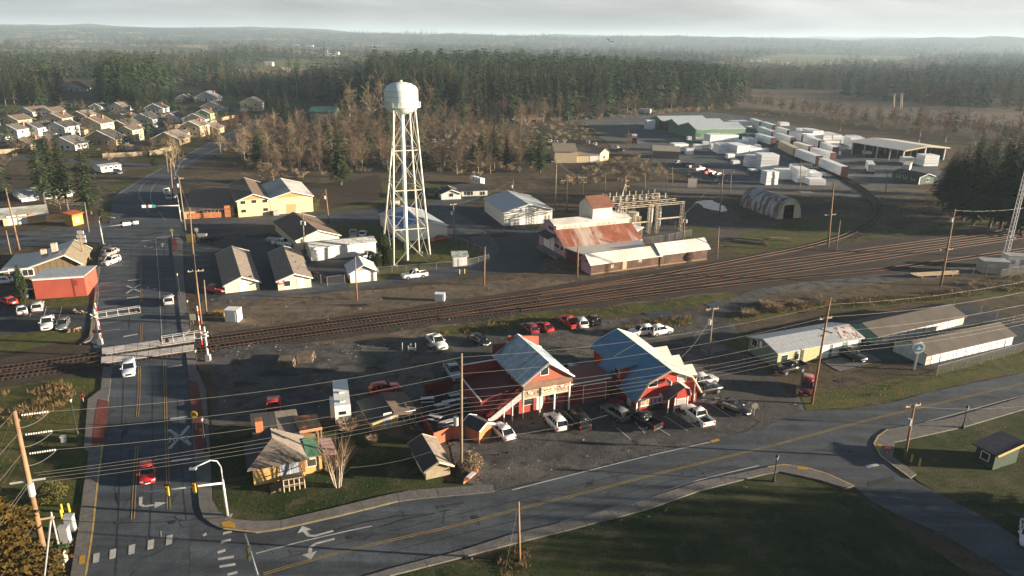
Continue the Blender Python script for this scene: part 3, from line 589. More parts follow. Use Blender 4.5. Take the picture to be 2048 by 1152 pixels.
    for s in (-1, 1):
        MB().hull8([(h-.22, s*w*.62, fz-.08), (h-.22, s*w*.9, fz-.08), (h-.3, s*w*.93, fz+.1), (h-.3, s*w*.6, fz+.1)], [(h+.015, s*w*.5, fz-.1), (h-.07, s*w*.86, fz-.1), (h-.11, s*w*.88, fz+.08), (h-.03, s*w*.52, fz+.07)]).build("headlight", HLAMP, t)
        MB().box(-h-.02, -h+.12, s*w*.78-.11, s*w*.78+.11, belt-.38, belt-.1).build("tail_light", TLAMP, t)
        MB().box(x0-.25, x0-.1, s*(w+.09)-.1, s*(w+.09)+.1, belt-.02, belt+.14).build("mirror", PAINT, t)
    MB().box(h-.08, h+.02, -w*.45, w*.45, gc+.28, fz+.02).build("grille", TRIM, t)
    MB().box(h-.06, h+.028, -.26, .26, gc+.14, gc+.26).build("license_plate", PLATE, t)
    MB().box(-h-.03, -h+.05, -w*.9, w*.9, gc+.08, gc+.26).build("bumper", TRIM if kind != 'pickup' else CHROME, t)
    if kind == 'pickup':
        bd = MB(); y = w*.98; xb = cab[3]+.02
        for s in (-1, 1): bd.hull8([(-h, s*y-s*.09, gc+.1), (xb, s*y-s*.09, gc+.1), (xb, s*y, gc+.1), (-h, s*y, gc+.1)], [(-h, s*y-s*.09, belt), (xb, s*y-s*.09, belt), (xb, s*y, belt), (-h, s*y, belt)])
        bd.box(-h-.005, -h+.07, -y+.09, y-.09, gc+.2, belt-.01)
        bo2 = bd.build("bed", PAINT, t); fixn(bo2)
        MB().box(-h+.07, xb, -y+.09, y-.09, gc+.2, gc+.42).build("bed_floor", TRIM, bo2)
    return t
CARS = {}
cols = dict(white=(.78, .78, .77), silver=(.42, .44, .46), pale_blue=(.55, .62, .7), red=(.42, .02, .025), bright_red=(.5, .03, .02), maroon=(.2, .02, .03), black=(.012, .012, .014), grey=(.12, .13, .14), blue=(.05, .08, .16), tan=(.35, .28, .18), beige=(.5, .46, .4), green=(.05, .09, .09))
used_cars = set()
def car(kind, name, col, px, ahead, label, group="cars in the town", cat=None, sc=1):
    """px = photo pixel of the middle of its footprint; ahead = pixel it heads for"""
    if kind not in CARS: CARS[kind] = car_proto(kind)
    a = G(*px); b = G(*ahead); a.z = .06 if kind != 'x' else 0
    o = CARS[kind]
    if kind in used_cars: o = copy_tree(o)
    used_cars.add(kind); o.name = name; o.location = a; o.rotation_euler = (0, 0, face_to(a, b)); o.scale = (sc,)*3
    setcol(o, cols[col]); tag(o, label, cat or {'pickup': 'pickup truck', 'van': 'van'}.get(kind, 'car'), group)
    return o
def cars(group, rows):
    for k, n, c, px, ah, lb in rows: car(k, n, c, px, ah, lb, group)
cars("cars driving along the main street", [
    ('hatch', 'hatchback_car', 'red', (296, 955), (298, 1040), "bright red hatchback driving down the street by the left turn arrow"),
    ('suv', 'suv_car', 'pale_blue', (259, 746), (257, 810), "pale blue suv driving away from the plank level crossing"),
    ('suv', 'suv_car', 'silver', (338, 607), (336, 560), "silver suv driving towards the upper crossing gate"),
    ('suv', 'suv_car', 'white', (334, 388), (338, 450), "white suv in the street beside the brown-roofed store"),
    ('sedan', 'sedan_car', 'silver', (338, 398), (342, 440), "silver sedan close behind the white suv by the store")])
cars("cars parked beside the main street", [
    ('sedan', 'sedan_car', 'beige', (222, 510), (206, 518), "beige sedan parked at the corner beside a larger white suv"),
    ('suv', 'suv_car', 'white', (223, 528), (204, 536), "white suv nosed in beside the beige sedan at the street corner")])
cars("cars in the lot before the red flat building", [
    ('sedan', 'sedan_car', 'bright_red', (18, 608), (0, 600), "bright red car at the edge of the lot by the brown building"),
    ('sedan', 'sedan_car', 'white', (46, 625), (47, 610), "small white sedan facing the grass strip under the red building"),
    ('suv', 'suv_car', 'silver', (77, 620), (80, 606), "silver suv between the white sedan and the empty bays"),
    ('pickup', 'pickup_truck', 'white', (96, 654), (94, 668), "white pickup facing the grass verge near the stacked junk"),
    ('sedan', 'sedan_car', 'grey', (127, 654), (122, 665), "dark car parked between the white pickup and the stacked junk"),
    ('sedan', 'sedan_car', 'white', (12, 567), (40, 565), "white sedan beside the brown swept-roof building"),
    ('sedan', 'sedan_car', 'blue', (62, 592), (70, 588), "blue car half hidden behind the red flat building")])
cars("cars among the white sheds", [
    ('sedan', 'sedan_car', 'red', (430, 584), (445, 586), "red car nosed against the tan gabled shed"),
    ('pickup', 'pickup_truck', 'white', (567, 492), (583, 494), "white pickup in the dark lot behind the brown-ridged sheds"),
    ('pickup', 'pickup_truck', 'silver', (707, 473), (707, 465), "grey pickup on the grass behind the white garage row"),
    ('sedan', 'sedan_car', 'white', (726, 472), (730, 464), "white car on the grass behind the white garage row"),
    ('pickup', 'pickup_truck', 'white', (740, 517), (752, 515), "white pickup half hidden behind the small white gabled hut"),
    ('pickup', 'pickup_truck', 'white', (829, 556), (812, 558), "white pickup parked on the grass outside the water tower fence"),
    ('sedan', 'sedan_car', 'red', (880, 482), (872, 483), "red car against the side of the blue-tarped building"),
    ('pickup', 'pickup_truck', 'grey', (864, 392), (860, 400), "dark grey pickup beside the white cottage"),
    ('sedan', 'sedan_car', 'maroon', (877, 386), (873, 394), "maroon car beside the white cottage"),
    ('suv', 'suv_car', 'black', (887, 384), (884, 392), "black suv tucked against the white cottage")])
cars("cars in the lot behind the red barns", [
    ('suv', 'suv_car', 'maroon', (1059, 664), (1044, 652), "maroon suv, leftmost of the cars along the dry grass strip"),
    ('sedan', 'sedan_car', 'red', (1088, 660), (1070, 648), "red sedan between the maroon suv and the red pickup"),
    ('pickup', 'pickup_truck', 'bright_red', (1136, 651), (1120, 640), "bright red pickup parked by the dry grass strip"),
    ('suv', 'suv_car', 'white', (1160, 652), (1148, 638), "white suv between the red pickup and the dark suv"),
    ('suv', 'suv_car', 'black', (1186, 648), (1176, 636), "dark suv, rightmost of the cars along the dry grass strip"),
    ('suv', 'suv_car', 'white', (1281, 670), (1255, 673), "white suv nosed behind the blue-roofed barn"),
    ('suv', 'suv_car', 'white', (1320, 668), (1345, 663), "white suv facing away, next to the orange reed patch"),
    ('pickup', 'pickup_truck', 'white', (874, 692), (888, 706), "white pickup alone on the gravel behind the saloon"),
    ('sedan', 'sedan_car', 'black', (958, 686), (972, 693), "black car alone behind the rust-edged gable of the saloon"),
    ('pickup', 'pickup_truck', 'silver', (907, 752), (920, 772), "silver pickup beside the saloon's red lean-to roof"),
    ('pickup', 'pickup_truck', 'red', (548, 823), (548, 805), "red pickup parked behind the tan house"),
    ('suv', 'suv_car', 'red', (770, 786), (790, 782), "red suv behind the dark hipped garage roof")])
cars("cars parked before the red barns", [
    ('sedan', 'sedan_car', 'white', (1005, 870), (985, 850), "white sedan beside the orange plywood shed"),
    ('suv', 'suv_car', 'white', (1110, 852), (1088, 828), "white suv parked before the saloon porch"),
    ('van', 'van', 'black', (1154, 848), (1132, 825), "black van parked between the white suv and the grey suv"),
    ('suv', 'suv_car', 'grey', (1230, 834), (1204, 818), "grey suv parked by the barn's dark red side wall"),
    ('pickup', 'pickup_truck', 'black', (1284, 847), (1256, 832), "black pickup with brown tailgate before the barn's lit windows"),
    ('pickup', 'pickup_truck', 'white', (1393, 840), (1362, 815), "large white pickup before the barn's porch hood"),
    ('sedan', 'sedan_car', 'black', (1468, 822), (1490, 830), "dark brown car alone near the small round lot sign"),
    ('suv', 'suv_car', 'black', (1414, 786), (1440, 780), "black suv at the right side wall of the barn"),
    ('suv', 'suv_car', 'silver', (1406, 768), (1425, 764), "silver suv half hidden behind the right side of the barn")])
cars("vehicles by the green metal shop", [
    ('pickup', 'pickup_truck', 'black', (1580, 744), (1560, 748), "black pickup with a loaded bed at the green shop's corner"),
    ('pickup', 'pickup_truck', 'black', (1698, 716), (1720, 726), "black pickup on the pale concrete apron"),
    ('van', 'van', 'maroon', (1612, 782), (1610, 800), "maroon van at the foot of the tall wooden pole")])
rows = []
for i, (x, y, k, c, d) in enumerate([(1356, 328, 'sedan', 'white', 'white car, first of the row'), (1372, 333, 'suv', 'black', 'black suv, second of the row'), (1383, 335, 'pickup', 'tan', 'tan pickup, third of the row'), (1398, 341, 'pickup', 'white', 'white pickup near the middle of the row'), (1415, 347, 'pickup', 'bright_red', 'red pickup in the row'), (1427, 351, 'sedan', 'blue', 'dark blue car in the row'), (1438, 354, 'suv', 'silver', 'silver suv ending the row')]):
    rows.append((k, {'sedan': 'sedan_car', 'suv': 'suv_car', 'pickup': 'pickup_truck'}[k], c, (x, y), (x+7, y-1), d+" along the lumber yard road"))
for x, y, k, c, d in [(1233, 300, 'pickup', 'white', 'white pickup'), (1240, 303, 'suv', 'black', 'black suv'), (1213, 226, 'sedan', 'white', 'distant white car')]:
    rows.append((k, {'sedan': 'sedan_car', 'suv': 'suv_car', 'pickup': 'pickup_truck'}[k], c, (x, y), (x-7, y-1), d+" on the gravel road by the cream warehouse"))
for i, (x, y, c) in enumerate([(1100, 287, 'white'), (1112, 289, 'white'), (1126, 290, 'silver'), (1160, 283, 'blue'), (1176, 287, 'silver'), (1190, 291, 'white')]):
    rows.append(('pickup' if i < 3 else 'sedan', 'pickup_truck' if i < 3 else 'sedan_car', c, (x, y), (x+1, y-5), ["pale pickup parked behind the bare thicket near the conifers", "pale car parked behind the cream warehouse"][i > 2]))
for i, (x, y, c) in enumerate([(868, 285, 'white'), (885, 290, 'blue'), (895, 296, 'silver'), (910, 287, 'white'), (925, 293, 'grey'), (941, 287, 'silver'), (770, 330, 'white')]):
    rows.append(('sedan', 'sedan_car', c, (x, y), (x+2, y+6), "small car in the lot behind the water tower trees"))
cars("cars parked around the lumber yard", rows)
rows = []
for x, y, c in [(90, 262, 'white'), (128, 275, 'silver'), (300, 268, 'silver'), (310, 255, 'white'), (252, 288, 'blue'), (236, 348, 'blue'), (280, 262, 'grey'), (372, 218, 'white'), (405, 225, 'grey'), (472, 222, 'silver'), (210, 222, 'white')]:
    rows.append(('suv', 'suv_car', c, (x, y), (x+6, y+2), "small car among the suburban houses"))
cars("cars among the suburban houses", rows)
cars("vehicles at the far right edge", [('sedan', 'sedan_car', 'white', (2056, 1078), (2056, 1110), "pale car at the edge of the dark lawn")])
# ---- trucks and trailers
WHITEM = M("white_sheet", (.72, .73, .73), rough=.5, stripe=('X', 1.2), var=.08); GREYM = M("grey_sheet", (.35, .36, .38), rough=.6)
def trailer(px, ah, label, L=12, mat=None, cab=None, group="trucks and trailers in the lumber yard"):
    a = G(*px); b = G(*ah); t = thing("semi_trailer", a, face_to(a, b), label, "trailer", group); h = L/2
    MB().box(-h, h, -1.28, 1.28, 1.15, 3.95).build("cargo_box", mat or WHITEM, t)
    MB().box(-h+.3, h-.3, -.5, .5, .85, 1.14).build("chassis", TRIM, t)
    MB().box(-h-.02, -h, -1.2, 1.2, 1.2, 3.9).build("rear_doors", GREYM, t)
    for x in (-h+1, -h+2.2, h-2.5):
        for s in (-1, 1):
            wl = MB(); wl.cyl((x, s*.8, .5), (x, s*1.25, .5), .5, n=12); wl.build("wheel", RUBBER, t)
    if cab:
        c = MB(); c.hull8([(h+.6, -1.2, .6), (h+3.4, -1.2, .6), (h+3.4, 1.2, .6), (h+.6, 1.2, .6)], [(h+.6, -1.2, 3), (h+2, -1.1, 3), (h+2, 1.1, 3), (h+.6, 1.2, 3)]); co = c.build("cab", PAINT, t); co.color = (*cols[cab], 1)
        MB().hull8([(h+2.7, -1, 1.7), (h+2.75, -1, 1.7), (h+2.75, 1, 1.7), (h+2.7, 1, 1.7)], [(h+2.05, -.95, 2.85), (h+2.12, -.95, 2.85), (h+2.12, .95, 2.85), (h+2.05, .95, 2.85)]).build("windscreen", CGLASS, t)
        for s in (-1, 1): MB().cyl((h+2.8, s*.8, .5), (h+2.8, s*1.25, .5), .5, n=12).build("wheel", RUBBER, t)
    return t
trailer((1738, 344), (1726, 322), "white box trailer with blue front standing in the open yard")
trailer((1812, 345), (1826, 326), "tan box trailer beside the small dark green office", 11, M("tan_sheet", (.4, .36, .28), rough=.6))
trailer((1268, 285), (1270, 300), "white box truck driving on the gravel road by the sawtooth mill", 7, cab='maroon')
trailer((1290, 229), (1275, 228), "white flat truck far off on the gravel road at the wood's edge", 8, M("flat_grey", (.5, .5, .5)), cab='white')
trailer((1052, 243), (1032, 243), "brown log truck on the far gravel road beneath the bare trees", 12, M("log_load", (.25, .13, .07), stripe=('Z', .5)), cab='white')
# ---- travel trailer (fifth wheel) behind the tan garage, another by the cottage
def caravan(px, ah, label, s=1):
    a = G(*px); b = G(*ah); t = thing("travel_trailer", a, face_to(a, b), label, "caravan", "white travel trailers")
    FG = M("fibreglass", (.78, .78, .76), rough=.4, var=.05)
    t.scale = (s,)*3
    prof = [(-4.6, .6), (4.0, .6), (4.0, 1.5), (5.4, 1.6), (5.5, 2.4), (4.9, 3.6), (-4.5, 3.6), (-4.65, 3.3)]
    sh = MB(); i = sh.pts([(x, -1.25, z) for x, z in prof]+[(x, 1.25, z) for x, z in prof]); n = len(prof)
    sh.f += [tuple(range(i, i+n)), tuple(range(i+2*n-1, i+n-1, -1))]+[(i+k, i+n+k, i+n+(k+1) % n, i+(k+1) % n) for k in range(n)]
    fixn(sh.build("shell", FG, t))
    MB().box(-3.2, -.2, 1.25, 1.95, .8, 3.2).build("slide_out", FG, t)
    MB().box(-4.67, -4.655, -.5, .6, 2.0, 2.6).build("rear_window", CGLASS, t)
    MB().box(-2.6, -1.4, 1.951, 1.965, 1.8, 2.5).build("side_window", CGLASS, t)
    MB().box(1.2, 2.1, 1.251, 1.265, 1.8, 2.4).build("side_window", CGLASS, t)
    for x in (-3.2, 0, 2.6): MB().box(x-.3, x+.3, -.35, .35, 3.6, 3.78).build("roof_vent", FG, t)
    MB().cyl((-4.66, -.2, 1.2), (-4.86, -.2, 1.2), .36, n=16).build("spare_wheel", M("wheel_cover", (.7, .7, .7)), t)
    for x in (-1.6, -.6):
        for q in (-1, 1): MB().cyl((x, q*1.0, .36), (x, q*1.27, .36), .36, n=12).build("wheel", RUBBER, t)
    return t
caravan((685, 824), (680, 775), "large white travel trailer with slide-out parked behind the dark hipped garage", .84)
caravan((955, 368), (948, 366), "white travel trailer beyond the white cottage at the thicket's edge", .7)
# ================================================================ buildings
GLASS = glossy("window_glass", (.03, .036, .042), .06, .7)
WF = M("window_frame_white", (.72, .72, .7), rough=.5, var=.06)
def roofm(name, col, **k): return M("roof_"+name, col, **{**dict(rough=.85, var=.25, scale=1.5), **k})
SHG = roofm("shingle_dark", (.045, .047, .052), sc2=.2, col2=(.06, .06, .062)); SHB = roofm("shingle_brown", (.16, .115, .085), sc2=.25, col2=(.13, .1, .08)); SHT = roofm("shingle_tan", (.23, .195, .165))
MET = roofm("metal_pale", (.46, .49, .52), rough=.45, metal=.35, stripe=('X', .9), stripe_c=.94, var=.1)
METY = roofm("metal_pale_across", (.46, .49, .52), rough=.45, metal=.35, stripe=('Y', .9), stripe_c=.86, var=.1)
class B:
    """one building: local x along its front A-B, y into its depth, z up"""
    def __init__(s, name, label, A, Bp, group=None, cat='building', z=0):
        s.a = G(A[0], A[1], z); s.b = G(Bp[0], Bp[1], z); s.w = (s.b-s.a).length
        s.ang = face_to(s.a, s.b); s.t = thing(name, s.a, s.ang, label, cat, group)
        s.ex = (s.b-s.a).normalized(); s.ey = Vector((-s.ex.y, s.ex.x, 0))
    def W(s, x, y, z=0): return s.a+s.ex*x+s.ey*y+Vector((0, 0, z))
    def loc(s, p): v = Vector(p)-s.a; return Vector((v.dot(s.ex), v.dot(s.ey), v.z))
    def px(s, x, y, z=0): return s.loc(G(x, y, z+s.a.z))         # photo pixel at height z, in local metres
    def zat(s, x, y, row): return hgt(s.W(x, y), row)            # height over local (x, y) seen at that photo row
    def onwall(s, face, x, y, off=0):
        """photo pixel on a wall: f(ront), r(ight), l(eft) -> (distance along it, height)"""
        d = ray(x, y); n, p0 = {'f': (s.ey, s.W(0, off)), 'r': (s.ex, s.W(s.w+off, 0)), 'l': (s.ex, s.W(off, 0))}[face]
        t = (p0-CAM).dot(n)/d.dot(n); q = s.loc(CAM+d*t)
        return (q.x if face == 'f' else q.y), q.z
    def wallbox(s, face, u0, u1, z0, z1, out, name, mat, parent=None, off=0):
        if face == 'f': m_ = MB().box(u0, u1, off-out, off+.02, z0, z1)
        elif face == 'r': m_ = MB().box(s.w+off-.02, s.w+off+out, u0, u1, z0, z1)
        else: m_ = MB().box(off-out, off+.02, u0, u1, z0, z1)
        return m_.build(name, mat, parent or s.t)
    def window(s, face, x, y, w, h, off=0, fr=.1, pane=None, frame=None, uz=None):
        u, z = uz or s.onwall(face, x, y, off)
        f = s.wallbox(face, u-w/2-fr, u+w/2+fr, z-h/2-fr, z+h/2+fr, .05, "window", frame or WF, off=off)
        n = max(1, round(w/.9)); g = MB(); q = w/n
        o = s.wallbox(face, u-w/2, u+w/2, z-h/2, z+h/2, .065, "pane", pane or GLASS, f, off=off)
        for i in range(1, n):
            c = u-w/2+q*i; s.wallbox(face, c-.04, c+.04, z-h/2, z+h/2, .08, "mullion", frame or WF, f, off=off)
        return f
    def door(s, face, x, w, h, mat, off=0, u=None, z0=.05, name="door", y=None):
        if u is None: u = s.onwall(face, x, y if y else 600, off)[0]
        d = s.wallbox(face, u-w/2-.09, u+w/2+.09, z0, z0+h+.09, .04, name, WF, off=off)
        s.wallbox(face, u-w/2, u+w/2, z0+.02, z0+h, .06, "door_panel", mat, d, off=off); return d
    def shell(s, prof, D, axis, wall, roof, ov=.4, th=.16, fascia=None, gable=None, x0=0, x1=None, y0=0, wname="wall", rname="roof", ends=(True, True)):
        """walls and roof slopes from a cross-section prof [(distance, height)...] run along the depth ('d') or along the front ('w')"""
        x1 = s.w if x1 is None else x1
        if axis == 'd': P = lambda u, v, z: (x0+u, y0+v, z); L = D
        else: P = lambda u, v, z: (x0+v, y0+u, z); L = x1-x0
        mb = MB(); u0, un = prof[0][0], prof[-1][0]
        for v in (0, L): mb.face([P(u0, v, 0), P(un, v, 0)]+[P(u, v, z) for u, z in reversed(prof)])
        for u, z in (prof[0], prof[-1]): mb.face([P(u, 0, 0), P(u, L, 0), P(u, L, z), P(u, 0, z)])
        for (ua, za), (ub, zb) in zip(prof, prof[1:]):
            if abs(ua-ub) < .02: mb.face([P(ua, 0, za), P(ua, L, za), P(ub, L, zb), P(ub, 0, zb)])
        wl = mb.build(wname, wall, s.t)
        rb = MB(); n = len(prof); many = isinstance(roof, (list, tuple)); ro = None
        o0, o1 = (ov if e else 0 for e in ends)
        for i in range(n-1):
            (ua, za), (ub, zb) = prof[i], prof[i+1]
            if abs(ua-ub) < .02: continue
            sl_ = (zb-za)/(ub-ua)
            if i == 0: ua -= ov; za -= sl_*ov
            if i == n-2: ub += ov; zb += sl_*ov
            if i > 0 and abs(prof[i-1][0]-prof[i][0]) < .02 and prof[i-1][1] < za: pass
            q = [P(ua, -o0, za), P(ub, -o0, zb), P(ub, L+o1, zb), P(ua, L+o1, za)]
            lo = [(p[0], p[1], p[2]+.02) for p in q]; rb.hull8(lo, [(p[0], p[1], p[2]+th) for p in lo])
            if many: ro = rb.build(rname, roof[i], s.t); rb = MB()
        if not many: ro = rb.build(rname, roof, s.t)
        if fascia:
            fb = MB()
            for v in (-o0-.03, L+o1+.03):
                fb = MB()
                for i in range(n-1):
                    (ua, za), (ub, zb) = prof[i], prof[i+1]
                    if abs(ua-ub) < .02: continue
                    sl_ = (zb-za)/(ub-ua)
                    if i == 0: ua -= ov; za -= sl_*ov
                    if i == n-2: ub += ov; zb += sl_*ov
                    fb.bar(P(ua, v, za+.07), P(ub, v, zb+.07), .22)
                fb.build("fascia", fascia, s.t)
        s.D = D; s.prof = prof; return wl, ro
    def gable(s, ya, C, ry, axis, wall, roof, Cz='e', rside=None, D=None, apex=.5, **k):
        """eave row ya over A; far corner pixel C (at eave 'e', ridge 'r' or ground 0); ridge row ry"""
        ze = s.zat(0, 0, ya)
        if axis == 'd':
            zr = s.zat(s.w*apex, 0, ry)
            if D is None: D = s.px(C[0], C[1], {'e': ze, 'r': zr}.get(Cz, 0)).y
            prof = [(0, ze), (s.w*apex, zr), (s.w, ze)]
        else:
            if D is None: D = s.px(C[0], C[1], {'e': ze}.get(Cz, 0)).y
            zr = s.zat(s.w if rside == 'B' else 0, D*apex, ry)
            prof = [(0, ze), (D*apex, zr), (D, ze)]
        s.ze, s.zr = ze, zr
        s.shell(prof, D, axis, wall, roof, **k); return s
TANW = M("tan_siding", (.56, .47, .32), stripe=('Z', .3), stripe_c=.85, var=.08); CREAM = M("cream_siding", (.68, .6, .44), stripe=('Z', .35), stripe_c=.88, var=.07)
WHT = M("white_siding", (.74, .73, .7), stripe=('Z', .35), stripe_c=.88, var=.06); WMET = M("white_metal_wall", (.66, .66, .64), stripe=('X', .45), stripe_c=.88, var=.06, rough=.5)
WPLAIN = M("white_paint", (.76, .76, .75), var=.06, rough=.5); BRICKO = M("orange_brick", (.42, .16, .07), stripe=('Z', .14), var=.3)
FWHT = WF; DOORW = M("door_white", (.74, .74, .73), rough=.5, var=.05, stripe=('Z', .55), stripe_c=.85); DOORG = M("door_grey", (.3, .31, .32), rough=.6); DOORD = M("door_dark", (.05, .04, .035))
def vents(s, pts, mat=TRIM):
    for x, y, z in pts: MB().cyl((x, y, z), (x, y, z+.5), .1, n=8).build("roof_vent", mat, s.t)
G1 = "buildings of the white shed yard"
s = B("tan_shed", "long tan gabled shed with half-shaded brown roof, nearest the street", (451, 587), (519.5, 579), G1).gable(571, (496, 503), 554, 'd', CREAM, SHT, fascia=FWHT)
s.door('f', 486, 1.2, 2.2, DOORW, y=575); s.wallbox('f', *[s.onwall('f', x, 566)[0] for x in (457, 469)], 2.9, 3.2, .06, "vent", TRIM); s.wallbox('f', *[s.onwall('f', x, 563)[0] for x in (498, 505)], 2.9, 3.2, .06, "vent", TRIM)
s = B("office_shed", "white gabled office shed with small red sign and a dark left roof slope", (557, 581.5), (623, 574.5), G1).gable(562, (592.5, 501.5), 548, 'd', CREAM, SHT, fascia=FWHT)
s.door('f', 601, 1.2, 2.2, DOORW, y=570); s.window('f', 574.4, 567, 1.2, 1.1, pane=GLASS)
u, z = s.onwall('f', 562.8, 565); s.wallbox('f', u-.7, u+.7, z-.5, z+.5, .06, "sign", M("sign_red", (.45, .05, .05), col2=(.7, .6, .55), sc2=3, thr=(.5, .55)))
vents(s, [(s.w*.7, y, s.ze+.55*(s.zr-s.ze)) for y in (4, 9, 14, 19)])
s = B("brown_roof_shop", "tall cream gabled shop with brown and black roof slopes behind the white garages", (594, 501), (679.5, 490), G1).gable(481, (645, 433), 461, 'd', CREAM, SHB, fascia=FWHT)
s = B("garage_row", "long low white garage row with pale metal roof and four bays", (623, 522.5), (752.5, 509), G1).gable(497, (745.5, 472.5), 474, 'w', WHT, roofm("white_metal", (.6, .6, .58), rough=.5, stripe=('X', 1.0), stripe_c=.9), rside='B', ov=.25)
for i in range(5): s.door('f', 0, s.w*.15, 2.7, DOORW, u=s.w*(.1+i*.2), name="garage_door")
s = B("white_hut", "small bright white gabled hut by the yard gate", (701.5, 566.5), (754, 561.5), G1).gable(546, (686.5, 531), 530, 'd', M("bright_white_block", (.8, .8, .79), var=.04), roofm("hut_metal", (.5, .53, .55), rough=.45, metal=.2), fascia=FWHT)
MB().face([(s.w*.14, -.04, s.ze+.3), (s.w*.86, -.04, s.ze+.3), (s.w*.5, -.04, s.zr-.25)]).build("gable_panel", M("grey_panel", (.3, .32, .36)), s.t)
G2 = "cream warehouse range by the cross street"
s = B("cream_warehouse", "large cream warehouse with white-topped gable roof at the right of its range", (542.6, 429.6), (627, 423), G2).gable(398, (597.6, 366), 383.5, 'd', M("cream_block", (.72, .58, .33), stripe=('Z', .8), stripe_c=.92, var=.05), roofm("weathered_pale", (.5, .49, .47), col2=(.34, .33, .33), sc2=.15), fascia=FWHT)
s.door('f', 583, 2.8, 2.8, M("door_tan", (.45, .3, .14)), y=420, name="loading_door")
MB().face([(s.w*.06, -.05, s.ze+.1), (s.w*.94, -.05, s.ze+.1), (s.w*.5, -.05, s.zr-.15)]).build("gable_panel", M("orange_plywood", (.5, .29, .12)), s.t)
MB().box(.5, 2, -1.6, -.3, 0, 1.3).build("bin", GREYM, s.t)
s = B("cream_gable_store", "two-storey cream gable front with five small windows beside the warehouse", (477.5, 434.7), (541.5, 429.7), G2).gable(402, (485.5, 357), 388.6, 'd', MATS["cream_block"], SHB, Cz='r', fascia=FWHT)
for x, y in ((486, 405), (508, 403), (530, 402), (487.5, 422), (531.5, 419)): s.window('f', x, y, 1.3, .9, fr=.06)
MB().face([(s.w*.1, -.05, s.ze+.1), (s.w*.9, -.05, s.ze+.1), (s.w*.5, -.05, s.zr-.15)]).build("gable_panel", MATS["orange_plywood"], s.t)
s = B("brown_roof_store", "long low store with wide brown roof and brick front on the street corner", (369, 438.4), (470, 433), G2).gable(422, None, 401, 'w', M("tan_brick", (.5, .36, .2), var=.1), roofm("brown_metal", (.13, .1, .085), stripe=('X', .6), rough=.7), D=30, ov=.8)
for x in (411, 426, 441): s.window('f', x, 423.5, 3, 1.3, frame=TANW)
s.wallbox('f', 1, s.w*.75, .1, 1.6, .1, "brick_base", BRICKO); s.wallbox('f', s.w-2.6, s.w-.1, .1, 3.4, .5, "brick_pier", BRICKO)
G3 = "sheds around the water tower"
s = B("tarped_building", "cream metal building with a blue tarp over its left roof slope", (804.5, 484), (894.5, 474), G3).gable(460.5, (771, 428), 443, 'd', WMET, MET, fascia=FWHT, ov=.3)
zz = lambda x: s.ze+(s.zr-s.ze)*x/(s.w/2)+.2
MB().slab([(.3, 1, zz(.3)), (s.w/2-1.2, .2, zz(s.w/2-1.2)), (s.w/2-.1, 5, zz(s.w/2-.1)), (s.w/2-.5, s.D*.72, zz(s.w/2-.5)), (1.5, s.D*.8, zz(1.5)), (-.2, s.D*.55, zz(-.2))], .03).build("tarp", M("blue_tarp", (.05, .17, .42), rough=.5, var=.25), s.t)
MB().slab([(s.w*.52, .2, zz(s.w*.48)-.0), (s.w*.7, .6, zz(s.w*.3)), (s.w*.68, 3.5, zz(s.w*.32)), (s.w*.52, 4.5, zz(s.w*.48))], .03).build("tarp", MATS["blue_tarp"], s.t)
s = B("white_metal_barn", "white metal barn with pale gable roof and three front doors", (1007, 452), (1104, 445.5), G3).gable(425, (959.5, 398), 409, 'd', WMET, METY, fascia=FWHT, ov=.4)
for x, w_ in ((1020, 3.5), (1052, 4.5), (1085, 3.2)): s.door('f', x, w_, 3.3, DOORW if w_ > 4 else WMET, y=440, name="bay_door")
s = B("pump_shed", "small white block shed with mossy flat roof on the lawn below the water tower", (907, 534.5), (934.5, 533.5), G3); s.shell([(0, 2.5), (2.6, 2.8)], 2.6, 'w', WPLAIN, roofm("mossy", (.4, .45, .46), col2=(.1, .16, .07), sc2=.8), ov=.35)
s.door('f', 921, .9, 1.9, DOORW, y=528)
s = B("tool_shed", "tiny tan shed beyond the cross street seen through the tower legs", (789, 412), (800, 411), G3).gable(402, None, 397, 'w', CREAM, SHT, D=3.5, ov=.2)
s = B("white_cottage", "white cottage with low dark roof at the foot of the thicket", (924, 393), (975, 391), G3).gable(382, None, 371, 'w', WHT, SHG, D=11, rside='A', ov=.5)
for x in (933, 941, 965): s.window('f', x, 386.5, 1.6, 1.2)
s.shell([(0, s.ze), (3.2, s.ze+1.3), (6.4, s.ze)], 6, 'd', WHT, SHG, x0=-7.5, y0=-4, wname="front_wing", rname="wing_roof", fascia=FWHT); s.window('f', 0, 0, 1.3, 1.1, off=-4, uz=(-4.3, 1.5))
# ---- pink grain mill
PINK = M("pink_clapboard", (.5, .25, .34), stripe=('Z', .25), var=.12); RUST = M("rusty_roof", (.23, .075, .045), rough=.8, var=.35, scale=.4, col2=(.42, .34, .3), thr=(.48, .64), sc2=.6, st2=(.5, .12, .12), stripe=('X', .7), stripe_c=.8)
SLAT = M("dark_slat_wall", (.085, .048, .033), stripe=('X', .32), stripe_c=.45, var=.5, scale=.5); WROOF = roofm("white_weathered", (.64, .62, .58), rough=.55, var=.12, col2=(.5, .48, .45), sc2=.2, stripe=('X', .8), stripe_c=.9)
zE = hgt(G(1129.6, 520), 494.6); bb = G(1279.5, 478.4, zE); bpx = proj((bb.x, bb.y, 0))
s = B("grain_mill", "old pink grain mill with rusty red roof, clerestory and white tower", (1129.6, 520), bpx)
D = s.px(1074.5, 490).y
y1 = s.px(1111.5, 464, zE+2.4).y; y1 = D*.36
z1 = s.zat(0, y1, 463); z2 = s.zat(0, y1, 452); zr = s.zat(0, D*.55, 439.5)
s.shell([(0, zE), (y1, z1), (y1, z2), (D*.55, zr), (D*.8, z2), (D*.8, z1), (D, zE+.8)], 0, 'w', PINK, WROOF, ov=.5)
